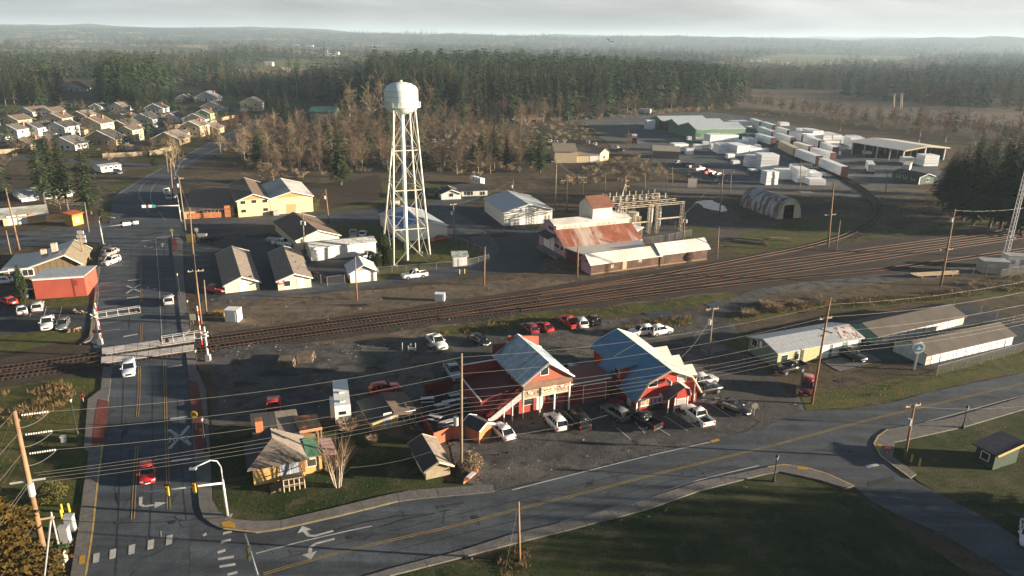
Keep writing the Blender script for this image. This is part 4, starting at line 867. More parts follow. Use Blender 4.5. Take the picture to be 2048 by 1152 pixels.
q = [(-.5, -.5, zE-.1), (s.w+.5, -.5, zE-.1), (s.w+.5, y1-.02, z1+.28), (-.5, y1-.02, z1+.28)]
MB().slab([(p[0], p[1], p[2]+.2) for p in q], .06).build("rusty_roof", RUST, s.t)
s.wallbox('f', .1, s.w-.1, z1+.25, z2-.02, .05, "clerestory_wall", CREAM, off=y1)
for k in range(8): s.window('f', 0, 0, 1.0, .7, off=y1-.04, uz=(2.5+k*1.5+(k > 3)*3.5, (z1+z2)/2+.15), fr=.05, pane=M("cream_pane", (.35, .33, .28)))
# tower on the roof
tx0 = s.onwall('f', 1185.6, 430, y1+1)[0]; tx1 = s.onwall('f', 1223.5, 430, y1+1)[0]; zt = s.zat(tx0, y1+1, 415); tD = 7
ztr = s.zat(tx0, y1+1+tD/2, 393)
TW = M("tower_planks", (.66, .62, .54), stripe=('X', .3), var=.1); TR = M("rusty_brown_roof", (.2, .09, .06), stripe=('X', .3), var=.25)
s.shell([(0, zt), (tD/2, ztr), (tD, zt)], tD, 'w', TW, TR, x0=tx0, x1=tx1, y0=y1+1, wname="tower", rname="tower_roof", ov=.5)
s.window('f', 0, 0, 2.2, .7, off=y1+1, uz=((tx0+tx1)/2+.6, zt-4.6), pane=DOORD)
s.shell([(0, zr-1.2), (6, zr-.2)], 6, 'w', M("rust_wall", (.3, .13, .08)), WROOF, x0=tx1+.1, x1=s.w-1, y0=y1+1.2, wname="penthouse", rname="penthouse_roof", ov=.2)
MB().slab([(-2.3, D*.34, 4.1), (-2.3, D*.78, 4.1), (.05, D*.78, 5.0), (.05, D*.34, 5.0)], .12).build("awning", SHG, s.t)
for u, w_ in ((D*.68, 3.2), (D*.47, 1.8)): s.door('l', 0, w_, 3.2, DOORW, u=u, name="loading_door", z0=.7)
for u in (D*.12, D*.25, D*.34): s.window('l', 0, 0, 1.2, 1.0, uz=(u, 2.4))
s.window('l', 0, 0, 2.6, 1.1, uz=(D*.55, zr-2.0)); s.wallbox('l', D*.42, D*.66, zr-4.6, zr-3.0, .07, "white_panel", WPLAIN)
MB().box(-2.0, -.05, .3, D*.8, .05, .7).build("loading_dock", CONC, s.t)
# white lean-to between the mill and the slat shed
A2, B2, C2 = (1181, 550.7), (1318, 532), (1158.5, 540.7)
s2 = B("slat_shed", "dark slatted railside shed with pink end wall and white roof", A2, B2); d2 = s2.px(*C2).y; ze2 = s2.zat(0, 0, 527); zr2 = s2.zat(0, d2/2, 509)
s2.shell([(0, ze2), (d2/2, zr2), (d2, ze2)], d2, 'w', SLAT, WROOF, ov=.5)
MB().face([(-.05, 0, .1), (-.05, d2, .1), (-.05, d2, ze2), (-.05, d2/2, zr2), (-.05, 0, ze2)]).build("pink_end_wall", PINK, s2.t)
s2.window('l', 0, 0, .7, .6, uz=(d2*.5, zr2-1.5)); s2.door('l', 0, 2.4, 2.8, PINK, u=d2*.5)
s2.wallbox('f', s2.w*.45, s2.w*.51, .3, ze2-.2, .06, "pale_boards", M("pale_boards", (.4, .32, .22), stripe=('X', .3)))
s2.wallbox('f', s2.w*.28, s2.w*.32, ze2-1.7, ze2-.9, .06, "hatch", MATS["pale_boards"]); s2.wallbox('f', s2.w*.68, s2.w*.73, ze2-1.2, ze2-.2, .06, "hatch", MATS["pale_boards"])
s2.wallbox('f', 0, s2.w, .15, .4, .12, "sill_beam", M("sill_timber", (.22, .14, .08)))
P = [G(1128, 494.6, zE), G(1280, 479, zE), s2.W(s2.w-1, d2*.75, ze2+.9), s2.W(.6, d2*.75, ze2+.9)]
o0 = s2.a; lt = MB().slab([tuple(s2.loc(p)) for p in P], .15).build("lean_to_roof", M("lean_to_metal", (.5, .53, .55), rough=.4, metal=.3, var=.15), s2.t)
q0 = s2.loc(G(1129.6, 520)); MB().face([(q0.x+.6, q0.y+.1, 0), (.6, d2, 0), (.6, d2, ze2+.4), (q0.x+.6, q0.y+.1, zE-.3)]).build("red_board_wall", M("dark_red_boards", (.12, .025, .025), stripe=('X', .4)), s2.t)
s3 = B("slat_shed", "right-hand dark slatted railside shed with bush against its wall", (1319.5, 532.4), (1413, 519.6)); d3 = d2*1.05; ze3 = s3.zat(0, 0, 507); zr3 = s3.zat(0, d3/2, 488)
s3.shell([(0, ze3), (d3/2, zr3), (d3, ze3)], d3, 'w', SLAT, WROOF, ov=.5)
s3.wallbox('f', s3.w*.1, s3.w*.16, .5, ze3-.6, .05, "dark_doorway", DOORD); s3.wallbox('f', 0, s3.w, .15, .4, .12, "sill_beam", MATS["sill_timber"])
# open side bay behind the mill
s4 = B("open_lean_to", "open dark lean-to at the mill's far right corner", (1262, 492), (1284, 478)); s4.shell([(0, 3.2), (6, 4.2)], 6, 'w', DOORD, WROOF, ov=.3)
# ---- arched metal hut
s = B("arched_hut", "long half-round corrugated metal hut with rust streaks and open dark door", (1555, 439), (1603, 435.5))
L = s.px(1463, 413).y; r = s.w/2; zt = s.zat(r, 0, 398); k = zt/r
Q = M("hut_metal_rusty", (.42, .44, .46), rough=.5, metal=.3, stripe=('Y', 1.0), stripe_c=.7, col2=(.16, .08, .06), thr=(.44, .58), sc2=.7, st2=(.3, 1, .3))
hp = [(r-r*math.cos(math.pi*i/16), math.sin(math.pi*i/16)*zt) for i in range(17)]
mb = MB()
for (xa, za), (xb, zb) in zip(hp, hp[1:]): mb.hull8([(xa, 0, za), (xb, 0, zb), (xb, L, zb), (xa, L, za)], [(xa, 0, za+.08), (xb, 0, zb+.08), (xb, L, zb+.08), (xa, L, za+.08)])
mb.build("roof", Q, s.t)
u0, u1 = s.onwall('f', 1568, 430)[0], s.onwall('f', 1588, 430)[0]; zd = s.zat(u0, 0, 411)
mb = MB(); f_ = [(x, z) for x, z in hp]
mb.face([(x, .3, z-.05) for x, z in f_ if x <= u0]+[(u0, .3, zd), (u0, .3, 0)]); mb.face([(u1, .3, 0), (u1, .3, zd)]+[(x, .3, z-.05) for x, z in f_ if x >= u1]); mb.face([(u0, .3, zd), ]+[(x, .3, z-.05) for x, z in f_ if u0-1 < x < u1+1]+[(u1, .3, zd)])
mb.build("front_wall", M("hut_cream", (.6, .53, .4), var=.12), s.t); MB().face([(.2, L-.1, 0), (s.w-.2, L-.1, 0)]+[(x, L-.1, z) for x, z in reversed(hp)]).build("back_wall", Q, s.t)
# ---- saloon
SALR = M("saloon_red", (.32, .055, .045), stripe=('Z', .28), stripe_c=.85, var=.12); SALD = M("saloon_dark_red", (.2, .03, .03), stripe=('Z', .28), var=.12); SALO = M("gable_orange_red", (.4, .1, .066), stripe=('Z', .28), stripe_c=.88, var=.1)
SROOF = roofm("saloon_metal", (.36, .45, .51), rough=.5, metal=.2, col2=(.16, .17, .18), thr=(.55, .66), sc2=1.3, st2=(.25, 1, .25), stripe=('Y', .5), stripe_c=.85); DRM = roofm("dark_red_metal", (.11, .018, .022), rough=.55, stripe=('X', .8), stripe_c=.8)
CRM = M("cream_railing", (.5, .42, .31), var=.1)
s = B("saloon", "red two-storey saloon with porch balcony, outside stair and streaked metal gable roof", (1045, 838.5), (1138.5, 819.5)); SAL = s
ze = s.zat(0, 0, 767); zr = s.zat(s.w*.5, 0, 725); D = s.px(984.4, 711.6, ze).y
py = 1.5     # porch depth
mb = MB()
s.shell([(0, ze), (s.w/2, zr), (s.w, ze)], D-py, 'd', SALR, SROOF, ov=.4, fascia=FWHT, y0=py, ends=(False, True))
s.shell([(0, ze), (s.w/2, zr), (s.w, ze)], py, 'd', SALO, SROOF, ov=.35, fascia=FWHT, ends=(True, False), wname="porch_gable", rname="porch_roof")
# cut the porch open: its walls are only the gable, so rebuild that part as gable only
for o in list(s.t.children):
    if o.name.startswith("porch_gable"): bpy.data.objects.remove(o)
zg = s.zat(0, 0, 778.5)
MB().face([(0, 0, ze), (s.w, 0, ze), (s.w/2, 0, zr)]).build("gable_wall", SALO, s.t)
MB().hull8([(-.1, -.5, zg), (s.w+.1, -.5, zg), (s.w+.1, py, zg+.1), (-.1, py, zg+.1)], [(-.1, -.02, ze), (s.w+.1, -.02, ze), (s.w+.1, py, ze), (-.1, py, ze)]).build("shingle_skirt", M("skirt_shingle", (.2, .11, .07), stripe=('Z', .2)), s.t)
s.window('f', 1089, 742, 1.1, 1.1)
zf = s.zat(0, 0, 797)      # balcony floor
MB().box(0, s.w, 0, py, zf-.25, zf).build("balcony_floor", CRM, s.t)
rl = MB(); rl.box(0, s.w, .0, .08, zf+.95, zf+1.05); rl.box(0, s.w, .0, .08, zf+.08, zf+.16)
for i in range(int(s.w/.22)): rl.box(.05+i*.22, .16+i*.22, .02, .06, zf+.1, zf+1)
rl.build("balcony_railing", CRM, s.t)
for i, x in enumerate((.08, s.w*.36, s.w*.67, s.w-.08)): MB().box(x-.09, x+.09, -.05, .13, 0, zg+.1).build("porch_post", CRM if i < 2 else WPLAIN, s.t)
s.window('f', 1063, 803, 1.3, 1.0, off=py, uz=(s.w*.19, zf*.55)); s.window('f', 0, 0, 1.2, 1.0, off=py, uz=(s.w*.74, zf*.6)); s.door('f', 0, .8, min(2.0, zf-.5), DOORW, off=py, u=s.w*.45)
for x in (.2, .5, .8): s.window('f', 0, 0, .9, .7, off=py, uz=(s.w*x, (zf+zg)/2+.15))
MB().box(s.w*.38, s.w*.6, py-.9, py-.06, zf-.5, zf-.36).build("door_hood", SALR, s.t)
sg = MB().box(s.w*.37, s.w*.66, -.16, -.06, zf-.05, zf+1.3).build("sign_board", M("sign_cream", (.55, .5, .38), var=.05), s.t)
def text(body, size, parent, loc, rot, mat, name="lettering", shear=0, cx='CENTER'):
    cu = bpy.data.curves.new(name, 'FONT'); cu.body = body; cu.size = size; cu.align_x = cx; cu.align_y = 'CENTER'; cu.extrude = .01; cu.shear = shear
    tmp = bpy.data.objects.new(name, cu); COL.objects.link(tmp); dg = bpy.context.evaluated_depsgraph_get()
    me = bpy.data.meshes.new_from_object(tmp.evaluated_get(dg)); bpy.data.objects.remove(tmp); bpy.data.curves.remove(cu)
    me.materials.clear(); me.materials.append(mat); o = bpy.data.objects.new(name, me); COL.objects.link(o); o.parent = parent; o.location = loc; o.rotation_euler = rot
    return o
GRN = M("sign_green", (.03, .12, .06)); BLK = M("sign_black", (.015, .015, .015))
el = MB(); n = 32; cx = s.w*.515; cz = zf+.62
for k in range(n):
    a, b = 2*math.pi*k/n, 2*math.pi*(k+1)/n
    el.face([(cx+1.15*math.cos(a), -.172, cz+.56*math.sin(a)), (cx+1.15*math.cos(b), -.172, cz+.56*math.sin(b)), (cx+1.07*math.cos(b), -.172, cz+.5*math.sin(b)), (cx+1.07*math.cos(a), -.172, cz+.5*math.sin(a))])
el.build("sign_border", GRN, sg)
scr = MB()                                        # two lines of script too worn to read
for zz0, n_, w_, h_ in ((cz+.12, 15, 1.5, .2), (cz-.22, 11, 1.05, .1)):
    ps = [(cx-w_/2+w_*k/(n_-1)+.04*math.sin(k*2.1), -.18, zz0+h_*(.5*math.sin(k*2.6)+.5*math.sin(k*1.3+1))) for k in range(n_)]
    for a, b in zip(ps, ps[1:]): scr.bar(a, b, .035)
scr.build("script_lettering", GRN, sg)
for x, y in ((.17, .5), (.86, .6)):
    bn = MB()
    for k in range(8):
        a, b = math.pi+math.pi*k/8, math.pi+math.pi*(k+1)/8
        bn.face([(s.w*x, -.03, zf+.95), (s.w*x+.6*math.cos(a), -.05-.02*(k % 2), zf+.95+.55*math.sin(a)), (s.w*x+.6*math.cos(b), -.05, zf+.95+.55*math.sin(b))])
    bn.build("bunting", M("bunting_red", (.45, .06, .06), col2=(.7, .7, .68), sc2=4, thr=(.5, .52)), s.t)
# side windows, lean-to roof, parapets, stair
lx = s.px(925.8, 757, 3.4); l2 = s.px(985.5, 727, 4.3); l3 = s.px(1042, 784, 4.2); l4 = s.px(972.5, 816, 3.2)
xw = min(lx.x, l4.x); yb = max(lx.y, l2.y); yf = py+.4
MB().slab([(xw, yf-.6, 3.3), (-.02, yf-.6, 4.5), (-.02, D-1.2, 4.5), (xw, D-1.2, 3.3)], .15).build("lean_to_roof", DRM, s.t)
MB().box(xw+.2, xw+.32, yf, D-1.4, .0, 3.1).build("lean_to_wall", SALD, s.t); MB().box(xw+.2, -.02, yf-.1, yf+.02, 0, 3.2).build("lean_to_front", SALD, s.t)
MB().box(xw, -.02, D-1.35, D-1.2, 2.9, 5.4).build("parapet", SALD, s.t)
fr = MB()
fr.box(xw-.06, xw+.04, yf-.7, D-1.2, 3.2, 3.45); fr.box(xw, 0, D-1.37, D-1.18, 5.4, 5.52); fr.build("roof_trim", WPLAIN, s.t)
for y in (D*.45, D*.62): s.window('l', 0, 0, .9, 1.2, uz=(y, ze-.95))
MB().box(-.3, s.w*.4, D+.3, D+.6, ze-2, ze+1.5).build("false_front", SALD, s.t); MB().hull8([(s.w*.3, D+.3, ze-1), (s.w*.98, D+.3, ze-1), (s.w*.98, D+.6, ze-1), (s.w*.3, D+.6, ze-1)], [(s.w*.3, D+.3, zr+.1), (s.w*.98, D+.3, zr-.7), (s.w*.98, D+.6, zr-.7), (s.w*.3, D+.6, zr+.1)]).build("false_front", SALO, s.t)
sx0 = s.px(980, 855).x
st = MB(); n = 14
for i in range(n):
    x = sx0+(0-sx0)*i/n; st.box(x, x+abs(sx0)/n, .1, 1.3, zf*i/n+.05, zf*(i+1)/n)
st.build("stair", M("stair_red", (.3, .06, .05)), s.t)
for yy in (.08, 1.32):
    rl = MB(); zt0 = 1.0
    rl.bar((sx0, yy, .95), (0, yy, zf+1.0), .1); rl.bar((sx0, yy, .2), (0, yy, zf+.1), .08)
    for i in range(34):
        x = sx0*(1-i/34); rl.bar((x, yy, zf*i/34+.1), (x, yy, zf*i/34+1.0), .07)
    rl.build("stair_railing", WPLAIN if yy < 1 else SALR, s.t)
for x in (sx0*.55, sx0*.3, sx0): MB().box(x-.06, x+.06, .02, .14, 0, max(1.1, zf*(1-x/sx0)+.9)).build("stair_post", WPLAIN, s.t)
# low annex towards the barn
s = B("red_annex", "low dark red annex with wide wooden door between saloon and barn", (1140, 819), (1224, 803), "red barns by the highway"); ze = 3.1
s.shell([(0, 3.6), (5, 3.3)], 5, 'w', SALD, DRM, ov=.25, y0=1); s.door('f', 1188, 3.6, 2.8, M("faded_red_door", (.24, .06, .06), stripe=('X', .5)), y=800, off=1, name="barn_door")
MB().box(-.1, s.w, .6, .72, 3.45, 3.65).build("fascia", WPLAIN, s.t)
# ---- blue-roofed barn
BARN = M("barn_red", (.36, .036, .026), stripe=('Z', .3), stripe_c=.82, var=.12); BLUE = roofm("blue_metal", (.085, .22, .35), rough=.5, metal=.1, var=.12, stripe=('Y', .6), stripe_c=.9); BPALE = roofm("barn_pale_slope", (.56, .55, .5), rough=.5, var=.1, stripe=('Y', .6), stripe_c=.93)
s = B("red_barn", "bright red barn shop with blue metal gambrel roof and porch hood", (1272, 825), (1387, 804.5)); BRN = s
ze = s.zat(0, 0, 796); xb = s.onwall('f', 1294, 766); za = s.onwall('f', 1344, 739); xr = s.onwall('f', 1391.5, 746.6)
zbk = (xb[1]); D = s.px(1227.5, 662.8, za[1]).y
xa = s.w*.52
prof = [(0, ze), (xb[0], zbk), (xa, za[1]), (2*xa-xb[0], zbk), (2*xa, ze)]
s.w0 = s.w; BW = 2*xa
yc = D*.62
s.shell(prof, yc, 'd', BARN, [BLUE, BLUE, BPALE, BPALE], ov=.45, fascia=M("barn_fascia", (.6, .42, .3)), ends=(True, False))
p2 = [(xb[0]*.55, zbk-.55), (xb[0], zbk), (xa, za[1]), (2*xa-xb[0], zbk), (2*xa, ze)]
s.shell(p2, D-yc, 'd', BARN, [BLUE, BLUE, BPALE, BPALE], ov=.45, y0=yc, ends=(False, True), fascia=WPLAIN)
# lower blue skirt roof with dormer on the left
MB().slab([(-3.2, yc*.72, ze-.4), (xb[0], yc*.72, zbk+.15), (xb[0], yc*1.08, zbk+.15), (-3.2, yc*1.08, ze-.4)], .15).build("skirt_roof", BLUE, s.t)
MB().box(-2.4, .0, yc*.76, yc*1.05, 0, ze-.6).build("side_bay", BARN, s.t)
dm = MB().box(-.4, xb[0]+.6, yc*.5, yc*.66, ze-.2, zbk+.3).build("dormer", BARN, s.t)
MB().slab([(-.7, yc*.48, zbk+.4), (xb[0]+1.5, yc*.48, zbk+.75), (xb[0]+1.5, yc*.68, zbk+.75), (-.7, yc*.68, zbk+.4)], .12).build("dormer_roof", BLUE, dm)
s.window('l', 0, 0, 1.3, 1.0, off=-.4, uz=(yc*.58, zbk-.5))
# three gable dormers on the sunlit slope
for k in range(3):
    y = D*(.2+.23*k); hw = D*.1; dr = MB(); x0, x1 = 2*xa-xb[0]-.6, 2*xa+.9
    zt = zbk+.12; zl = zbk-.8
    for sg_ in (-1, 1): dr.slab([(x0-.6, y, zt+.12), (x1, y, zt+.1), (x1, y+sg_*hw, zl), (x0, y+sg_*hw, zl+.35)], .12)
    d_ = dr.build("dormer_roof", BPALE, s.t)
    MB().face([(x1-.5, y-hw*.9, ze-.3), (x1-.5, y+hw*.9, ze-.3), (x1-.5, y+hw*.9, zl), (x1-.5, y, zt-.1), (x1-.5, y-hw*.9, zl)]).build("dormer_wall", BARN, d_)
s.window('f', 1306, 767.5, 1.3, .85, fr=.12); s.window('f', 1363.5, 756, 1.3, 1.05, fr=.14, pane=M("curtained_pane", (.35, .36, .35), rough=.15))
LIT = M("shop_pane", (.4, .33, .2), rough=.2, var=.6, scale=4); NEON = M("shop_pane_signs", (.05, .06, .3), rough=.2, var=.5, scale=3, col2=(.45, .08, .12), sc2=1.2, thr=(.5, .52))
s.window('f', 1291, 804.5, 1.35, .8, fr=.1, pane=LIT); s.window('f', 1314.5, 800, 1.35, .8, fr=.1, pane=NEON); s.window('f', 1330, 796, .9, .7, fr=.08, pane=BARN)
tr = MB(); u1 = s.onwall('f', 1338, 800)[0]
zu = s.onwall('f', 1291, 804.5)[1]; tr.box(0, u1, -.06, .0, zu+.52, zu+.64); tr.box(0, u1, -.06, .0, zu-.62, zu-.5); tr.box(-.07, .12, -.07, .05, 0, ze); tr.build("white_trim", WPLAIN, s.t)
s.wallbox('l', yc*.16, yc*.16+1.1, .1, min(2.4, ze-.3), .06, "side_door", DOORW)
# bump-out and porch hood
x0 = s.onwall('f', 1349, 815, -1.5)[0]; x1 = s.onwall('f', 1374, 810, -1.5)[0]
HB = s.zat(x0, -1.5, 795); bo = MB().box(x0, x1, -1.5, .0, 0, HB).build("bay_room", BARN, s.t); s.window('f', 0, 0, (x1-x0)*.64, HB*.42, off=-1.5, uz=((x0+x1)/2, HB*.62), fr=.1, pane=MATS["curtained_pane"])
for x in (x0, x1): MB().box(x-.08, x+.08, -1.56, -1.42, 0, HB).build("corner_trim", WPLAIN, bo)
MB().box(x0, x1, -1.55, -1.45, HB*.22, HB*.3).build("sill_trim", WPLAIN, bo)
HD = roofm("hood_dark", (.06, .065, .08)); xl = s.onwall('f', 1333, 786, -1.2)[0]; pk = (x0*.42+x1*.58); hh_ = HB*1.72
hp_ = [(xl, HB*1.02), (x0+(pk-x0)*.3, HB*1.5), (pk, hh_), (x1*.9+pk*.1, HB*1.6), (x1+.3, HB*1.05)]
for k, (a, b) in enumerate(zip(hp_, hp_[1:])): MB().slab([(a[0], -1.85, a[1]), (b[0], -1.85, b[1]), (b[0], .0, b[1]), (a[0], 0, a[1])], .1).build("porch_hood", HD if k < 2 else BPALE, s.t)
MB().face([(x0, -1.62, HB*.98), (x1, -1.62, HB*.98)]+[(q[0], -1.62, q[1]-.1) for q in reversed(hp_[1:])]).build("hood_gable", BARN, s.t)
MB().box(xl+.05, xl+.17, -1.8, -1.68, 0, HB).build("porch_post", WPLAIN, s.t)
sg = MB(); u, z = s.onwall('f', 1339, 764, -.8); sg.box(u-.05, u+.05, -1.35, -.1, z-.3, z+.32); so_ = sg.build("projecting_sign", WPLAIN, s.t)
sm = MB()
for k in range(5): sm.box(u-.075, u-.055, -1.25+k*.21, -1.13+k*.21, z-.12, z+.16); sm.box(u-.075, u-.055, -1.25+k*.21, -1.1+k*.21, z+(.05 if k % 2 else -.1), z+(.12 if k % 2 else -.03))
sm.build("worn_lettering", BLK, so_)
MB().cyl((s.w-.1, -.1, 0), (s.w-.1, -.1, ze+1.5), .1, n=8).build("corner_post", WPLAIN, s.t)
s.window('f', 1379.5, 785.5, .45, .6, fr=.08)
for u in (s.w*.66,): MB().lathe([(.0, .2), (.16, .1), (.2, 0)], 10, (s.onwall('f', 1319.5, 788)[0], -.2, s.onwall('f', 1319.5, 788)[1])).build("wall_lamp", WPLAIN, s.t)
# ---- tan house
TH = M("ochre_siding", (.52, .33, .13), stripe=('Z', .22), stripe_c=.88, var=.08); GRB = roofm("greybrown_shingle", (.16, .135, .115), rough=.9, var=.3, scale=2)
s = B("tan_house", "ochre bungalow with hipped roof, brick chimney and green porch roof", (508.8, 972.6), (611, 952), cat='house'); ze = s.zat(0, 0, 934); w_ = s.w
hx = s.onwall('f', 545.4, 877.4)
xr_ = w_*.45; zr = ze+1.75; yr = s.px(545.4, 877.4, zr).y; D = s.px(582, 824, ze).y; o = .6
print('house', w_, ze, yr, D)
MB().face([(0, 0, 0), (w_, 0, 0), (w_, 0, ze), (0, 0, ze)]).face([(w_, 0, 0), (w_, D, 0), (w_, D, ze), (w_, 0, ze)]).face([(0, D*.55, 0), (0, 0, 0), (0, 0, ze), (0, D*.55, ze)]).face([(w_, D, 0), (w_*.3, D, 0), (w_*.3, D, ze), (w_, D, ze)]).face([(w_*.3, D, 0), (w_*.3, D*.55, 0), (w_*.3, D*.55, ze), (w_*.3, D, ze)]).face([(0, D*.55, 0), (w_*.3, D*.55, 0), (w_*.3, D*.55, ze), (0, D*.55, ze)]).build("wall", TH, s.t)
rp = (xr_, yr, zr)
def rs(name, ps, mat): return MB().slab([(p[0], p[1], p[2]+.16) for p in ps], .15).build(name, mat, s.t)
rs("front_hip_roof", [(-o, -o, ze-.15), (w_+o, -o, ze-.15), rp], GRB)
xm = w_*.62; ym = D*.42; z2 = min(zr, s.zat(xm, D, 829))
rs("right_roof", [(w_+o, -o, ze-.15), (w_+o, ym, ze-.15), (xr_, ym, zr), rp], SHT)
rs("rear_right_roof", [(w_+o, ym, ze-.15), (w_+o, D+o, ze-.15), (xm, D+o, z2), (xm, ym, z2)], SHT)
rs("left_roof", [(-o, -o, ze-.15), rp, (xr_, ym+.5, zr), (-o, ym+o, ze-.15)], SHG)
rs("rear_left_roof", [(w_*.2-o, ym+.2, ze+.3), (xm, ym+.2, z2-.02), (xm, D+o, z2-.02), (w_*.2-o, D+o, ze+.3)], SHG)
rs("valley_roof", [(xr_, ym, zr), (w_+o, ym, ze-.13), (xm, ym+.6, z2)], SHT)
MB().box(w_*.17, w_*.17+.9, D*.6, D*.6+1.2, 0, ze+1.9).build("chimney", BRICKO, s.t)
vents(s, [(w_*.55, yr+1+k, zr-.7) for k in (0, .8, 1.6)], WPLAIN)
s.window('f', 580, 940, 2.0, 2.0, pane=M("blue_curtain", (.3, .34, .42), stripe=('X', .3), rough=.3)); s.wallbox('f', w_*.84, w_*.84+1, .6, 2.7, .05, "front_door", M("door_brown", (.2, .1, .04)))
dk = MB(); dx0, dx1 = w_*.53, w_*.93
dk.box(dx0, dx1, -2.6, -.05, .6, .75); 
for k in range(5): dk.box(dx0-.3-k*.28, dx0-.02-k*.28, -2.2, -.6, 0, .6-k*.12)
d_ = dk.build("porch_deck", M("deck_timber", (.13, .1, .07)), s.t); rl = MB()
for z in (.85, 1.6): rl.bar((dx0, -2.55, z), (dx1, -2.55, z), .1)
for k in range(5): x = dx0+(dx1-dx0)*k/4; rl.bar((x, -2.55, 0), (x, -2.55, 1.65), .12)
rl.bar((dx1, -2.55, 1.6), (dx1, -.1, 1.6), .1); rl.build("porch_railing", M("rail_timber", (.35, .28, .2)), d_)
def quad(name, cs, z, th, mat, parent=None): return MB().slab([(q.x, q.y, z_) for q, z_ in ((s.px(c[0], c[1], z_), z_) for c, z_ in zip(cs, z))], th).build(name, mat, parent or s.t)
wa = s.px(614, 949.5); wb = s.px(644.3, 938.5); gy = max(wa.y, .3)
MB().box(s.w+.05, wb.x, gy, gy+6, 0, 2.2).build("side_wing", TH, s.t); s.window('f', 0, 0, 1.0, .9, off=gy, uz=(s.w+(wb.x-s.w)*.42, 1.5), pane=DOORD)
quad("green_roof", [(612.6, 914), (646.8, 910), (631, 872.5), (604, 877)], (2.75, 2.4, 2.5, 3.0), .08, roofm("green_metal", (.05, .13, .085), rough=.5, stripe=('Y', .5)))
quad("patio_roof", [(648.5, 910), (676, 908), (661.4, 875), (637, 876)], (2.5, 2.35, 2.35, 2.5), .05, M("translucent_stripes", (.36, .22, .23), stripe=('Y', .9), stripe_c=.4, var=.2))
pf = [s.px(675, 908.5, 2.35), s.px(661, 876, 2.35), s.px(650, 910.5, 2.4)]; pp = MB()
for q in pf: pp.box(q.x-.07, q.x+.07, q.y-.07, q.y+.07, 0, 2.3)
pp.box(pf[2].x, pf[0].x, pf[0].y, pf[1].y, .25, .4); pp.build("patio_frame", M("patio_timber", (.22, .13, .07)), s.t)
cs = [(599, 863), (644, 855), (632, 827), (585.7, 833.5)]
quad("carport_roof", cs, (3, 3, 3.1, 3.1), .2, M("mossy_flat_roof", (.06, .045, .03), col2=(.35, .1, .05), sc2=.3, thr=(.55, .62), var=.6))
cp = [s.px(c[0], c[1], 3.0) for c in cs]; MB().bar((cp[0].x, cp[0].y-.08, 2.9), (cp[1].x, cp[1].y-.08, 2.9), .32).build("carport_fascia", M("pale_orange_board", (.45, .25, .15)), s.t)
pp = MB()
for q in (cp[1], cp[2], cp[1].lerp(cp[0], .15)): pp.box(q.x-.2, q.x-.04, q.y+.1, q.y+.26, 0, 2.85)
pp.build("carport_posts", MATS["patio_timber"], s.t)
# ---- neighbours of the house
s = B("hipped_garage", "ochre garage with dark roof beside the picnic patio", (745.6, 861.5), (831, 843), cat='garage').gable(843, (790, 785), 827, 'd', M("ochre_block", (.46, .34, .17), stripe=('Z', .25), var=.08), [SHG, SHB], Cz='r', ov=.5)  # left slope's shade and right slope's sunlight are put into the two roof colours
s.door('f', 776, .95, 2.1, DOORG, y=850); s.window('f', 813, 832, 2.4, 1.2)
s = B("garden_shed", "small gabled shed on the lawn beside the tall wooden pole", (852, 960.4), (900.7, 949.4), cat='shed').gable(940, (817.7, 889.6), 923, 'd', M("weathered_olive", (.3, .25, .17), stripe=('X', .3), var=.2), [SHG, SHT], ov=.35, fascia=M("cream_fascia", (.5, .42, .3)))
s.wallbox('l', s.D*.25, s.D*.6, .1, min(2.0, s.ze-.4), .06, "white_door", DOORW)
s = B("orange_shed", "orange plywood shed with black roof beside the white sedan", (958.4, 887.4), (983.3, 873.3), cat='shed').gable(861, (926, 848), 846, 'd', M("orange_ply", (.48, .17, .07), var=.1), SHG, ov=.25, fascia=WPLAIN)
# ---- green metal shop and storage rows
GRNW = M("green_metal_wall", (.13, .2, .16), stripe=('X', .4), stripe_c=.85, var=.08); OLV = M("olive_metal_wall", (.36, .38, .2), stripe=('X', .4), stripe_c=.88, var=.08)
s = B("green_shop", "green metal shop with pale roof, rust patch and three white bay doors", (1551.8, 735.3), (1718.3, 703)).gable(706, (1488.3, 704.3), 679, 'w', GRNW, MET, Cz=0, ov=.35)
s.wallbox('f', .05, s.w*.52, .05, s.ze-.05, .03, "olive_front", OLV)
for a, b in ((1641, 1658), (1665, 1682), (1693, 1713)):
    u0, u1 = s.onwall('f', a, 700)[0], s.onwall('f', b, 695)[0]; s.door('f', 0, u1-u0, min(3.6, s.ze-.45), DOORW, u=(u0+u1)/2, name="bay_door")
s.window('f', 1568.5, 717, 1.3, 1.2); s.window('f', 1593, 713, .9, 1.0); s.wallbox('f', *[s.onwall('f', x, 712)[0] for x in (1600, 1606)], .1, 2.4, .07, "door", DOORD)
zz = lambda y: s.ze+(s.zr-s.ze)*y/(s.D/2)+.2
MB().slab([(s.w*.76, .2, zz(.2)), (s.w*1.01, -.3, zz(-.3)), (s.w*1.01, s.D*.42, zz(s.D*.42)), (s.w*.82, s.D*.46, zz(s.D*.46))], .02).build("rust_patch", M("rust_flakes", (.5, .5, .5), col2=(.22, .06, .05), sc2=1.6, st2=(1, .5, 1), thr=(.52, .56)), s.t)
vents(s, [(s.w*.3, s.D*.7, s.ze+1.2)]); s.wallbox('l', s.D*.55, s.D*.62, 2, 3, .06, "notice", WPLAIN); s.window('l', 0, 0, 1.2, 1.2, uz=(s.D*.8, 2.2))
STW = M("storage_wall", (.46, .43, .38), stripe=('X', 3.1), stripe_c=.9, var=.06); STR = roofm("storage_roof", (.095, .083, .073), var=.2, scale=.4); SND = M("storage_door", (.8, .8, .79), rough=.4, var=.04, stripe=('Z', .4))
GS = "self storage rows"
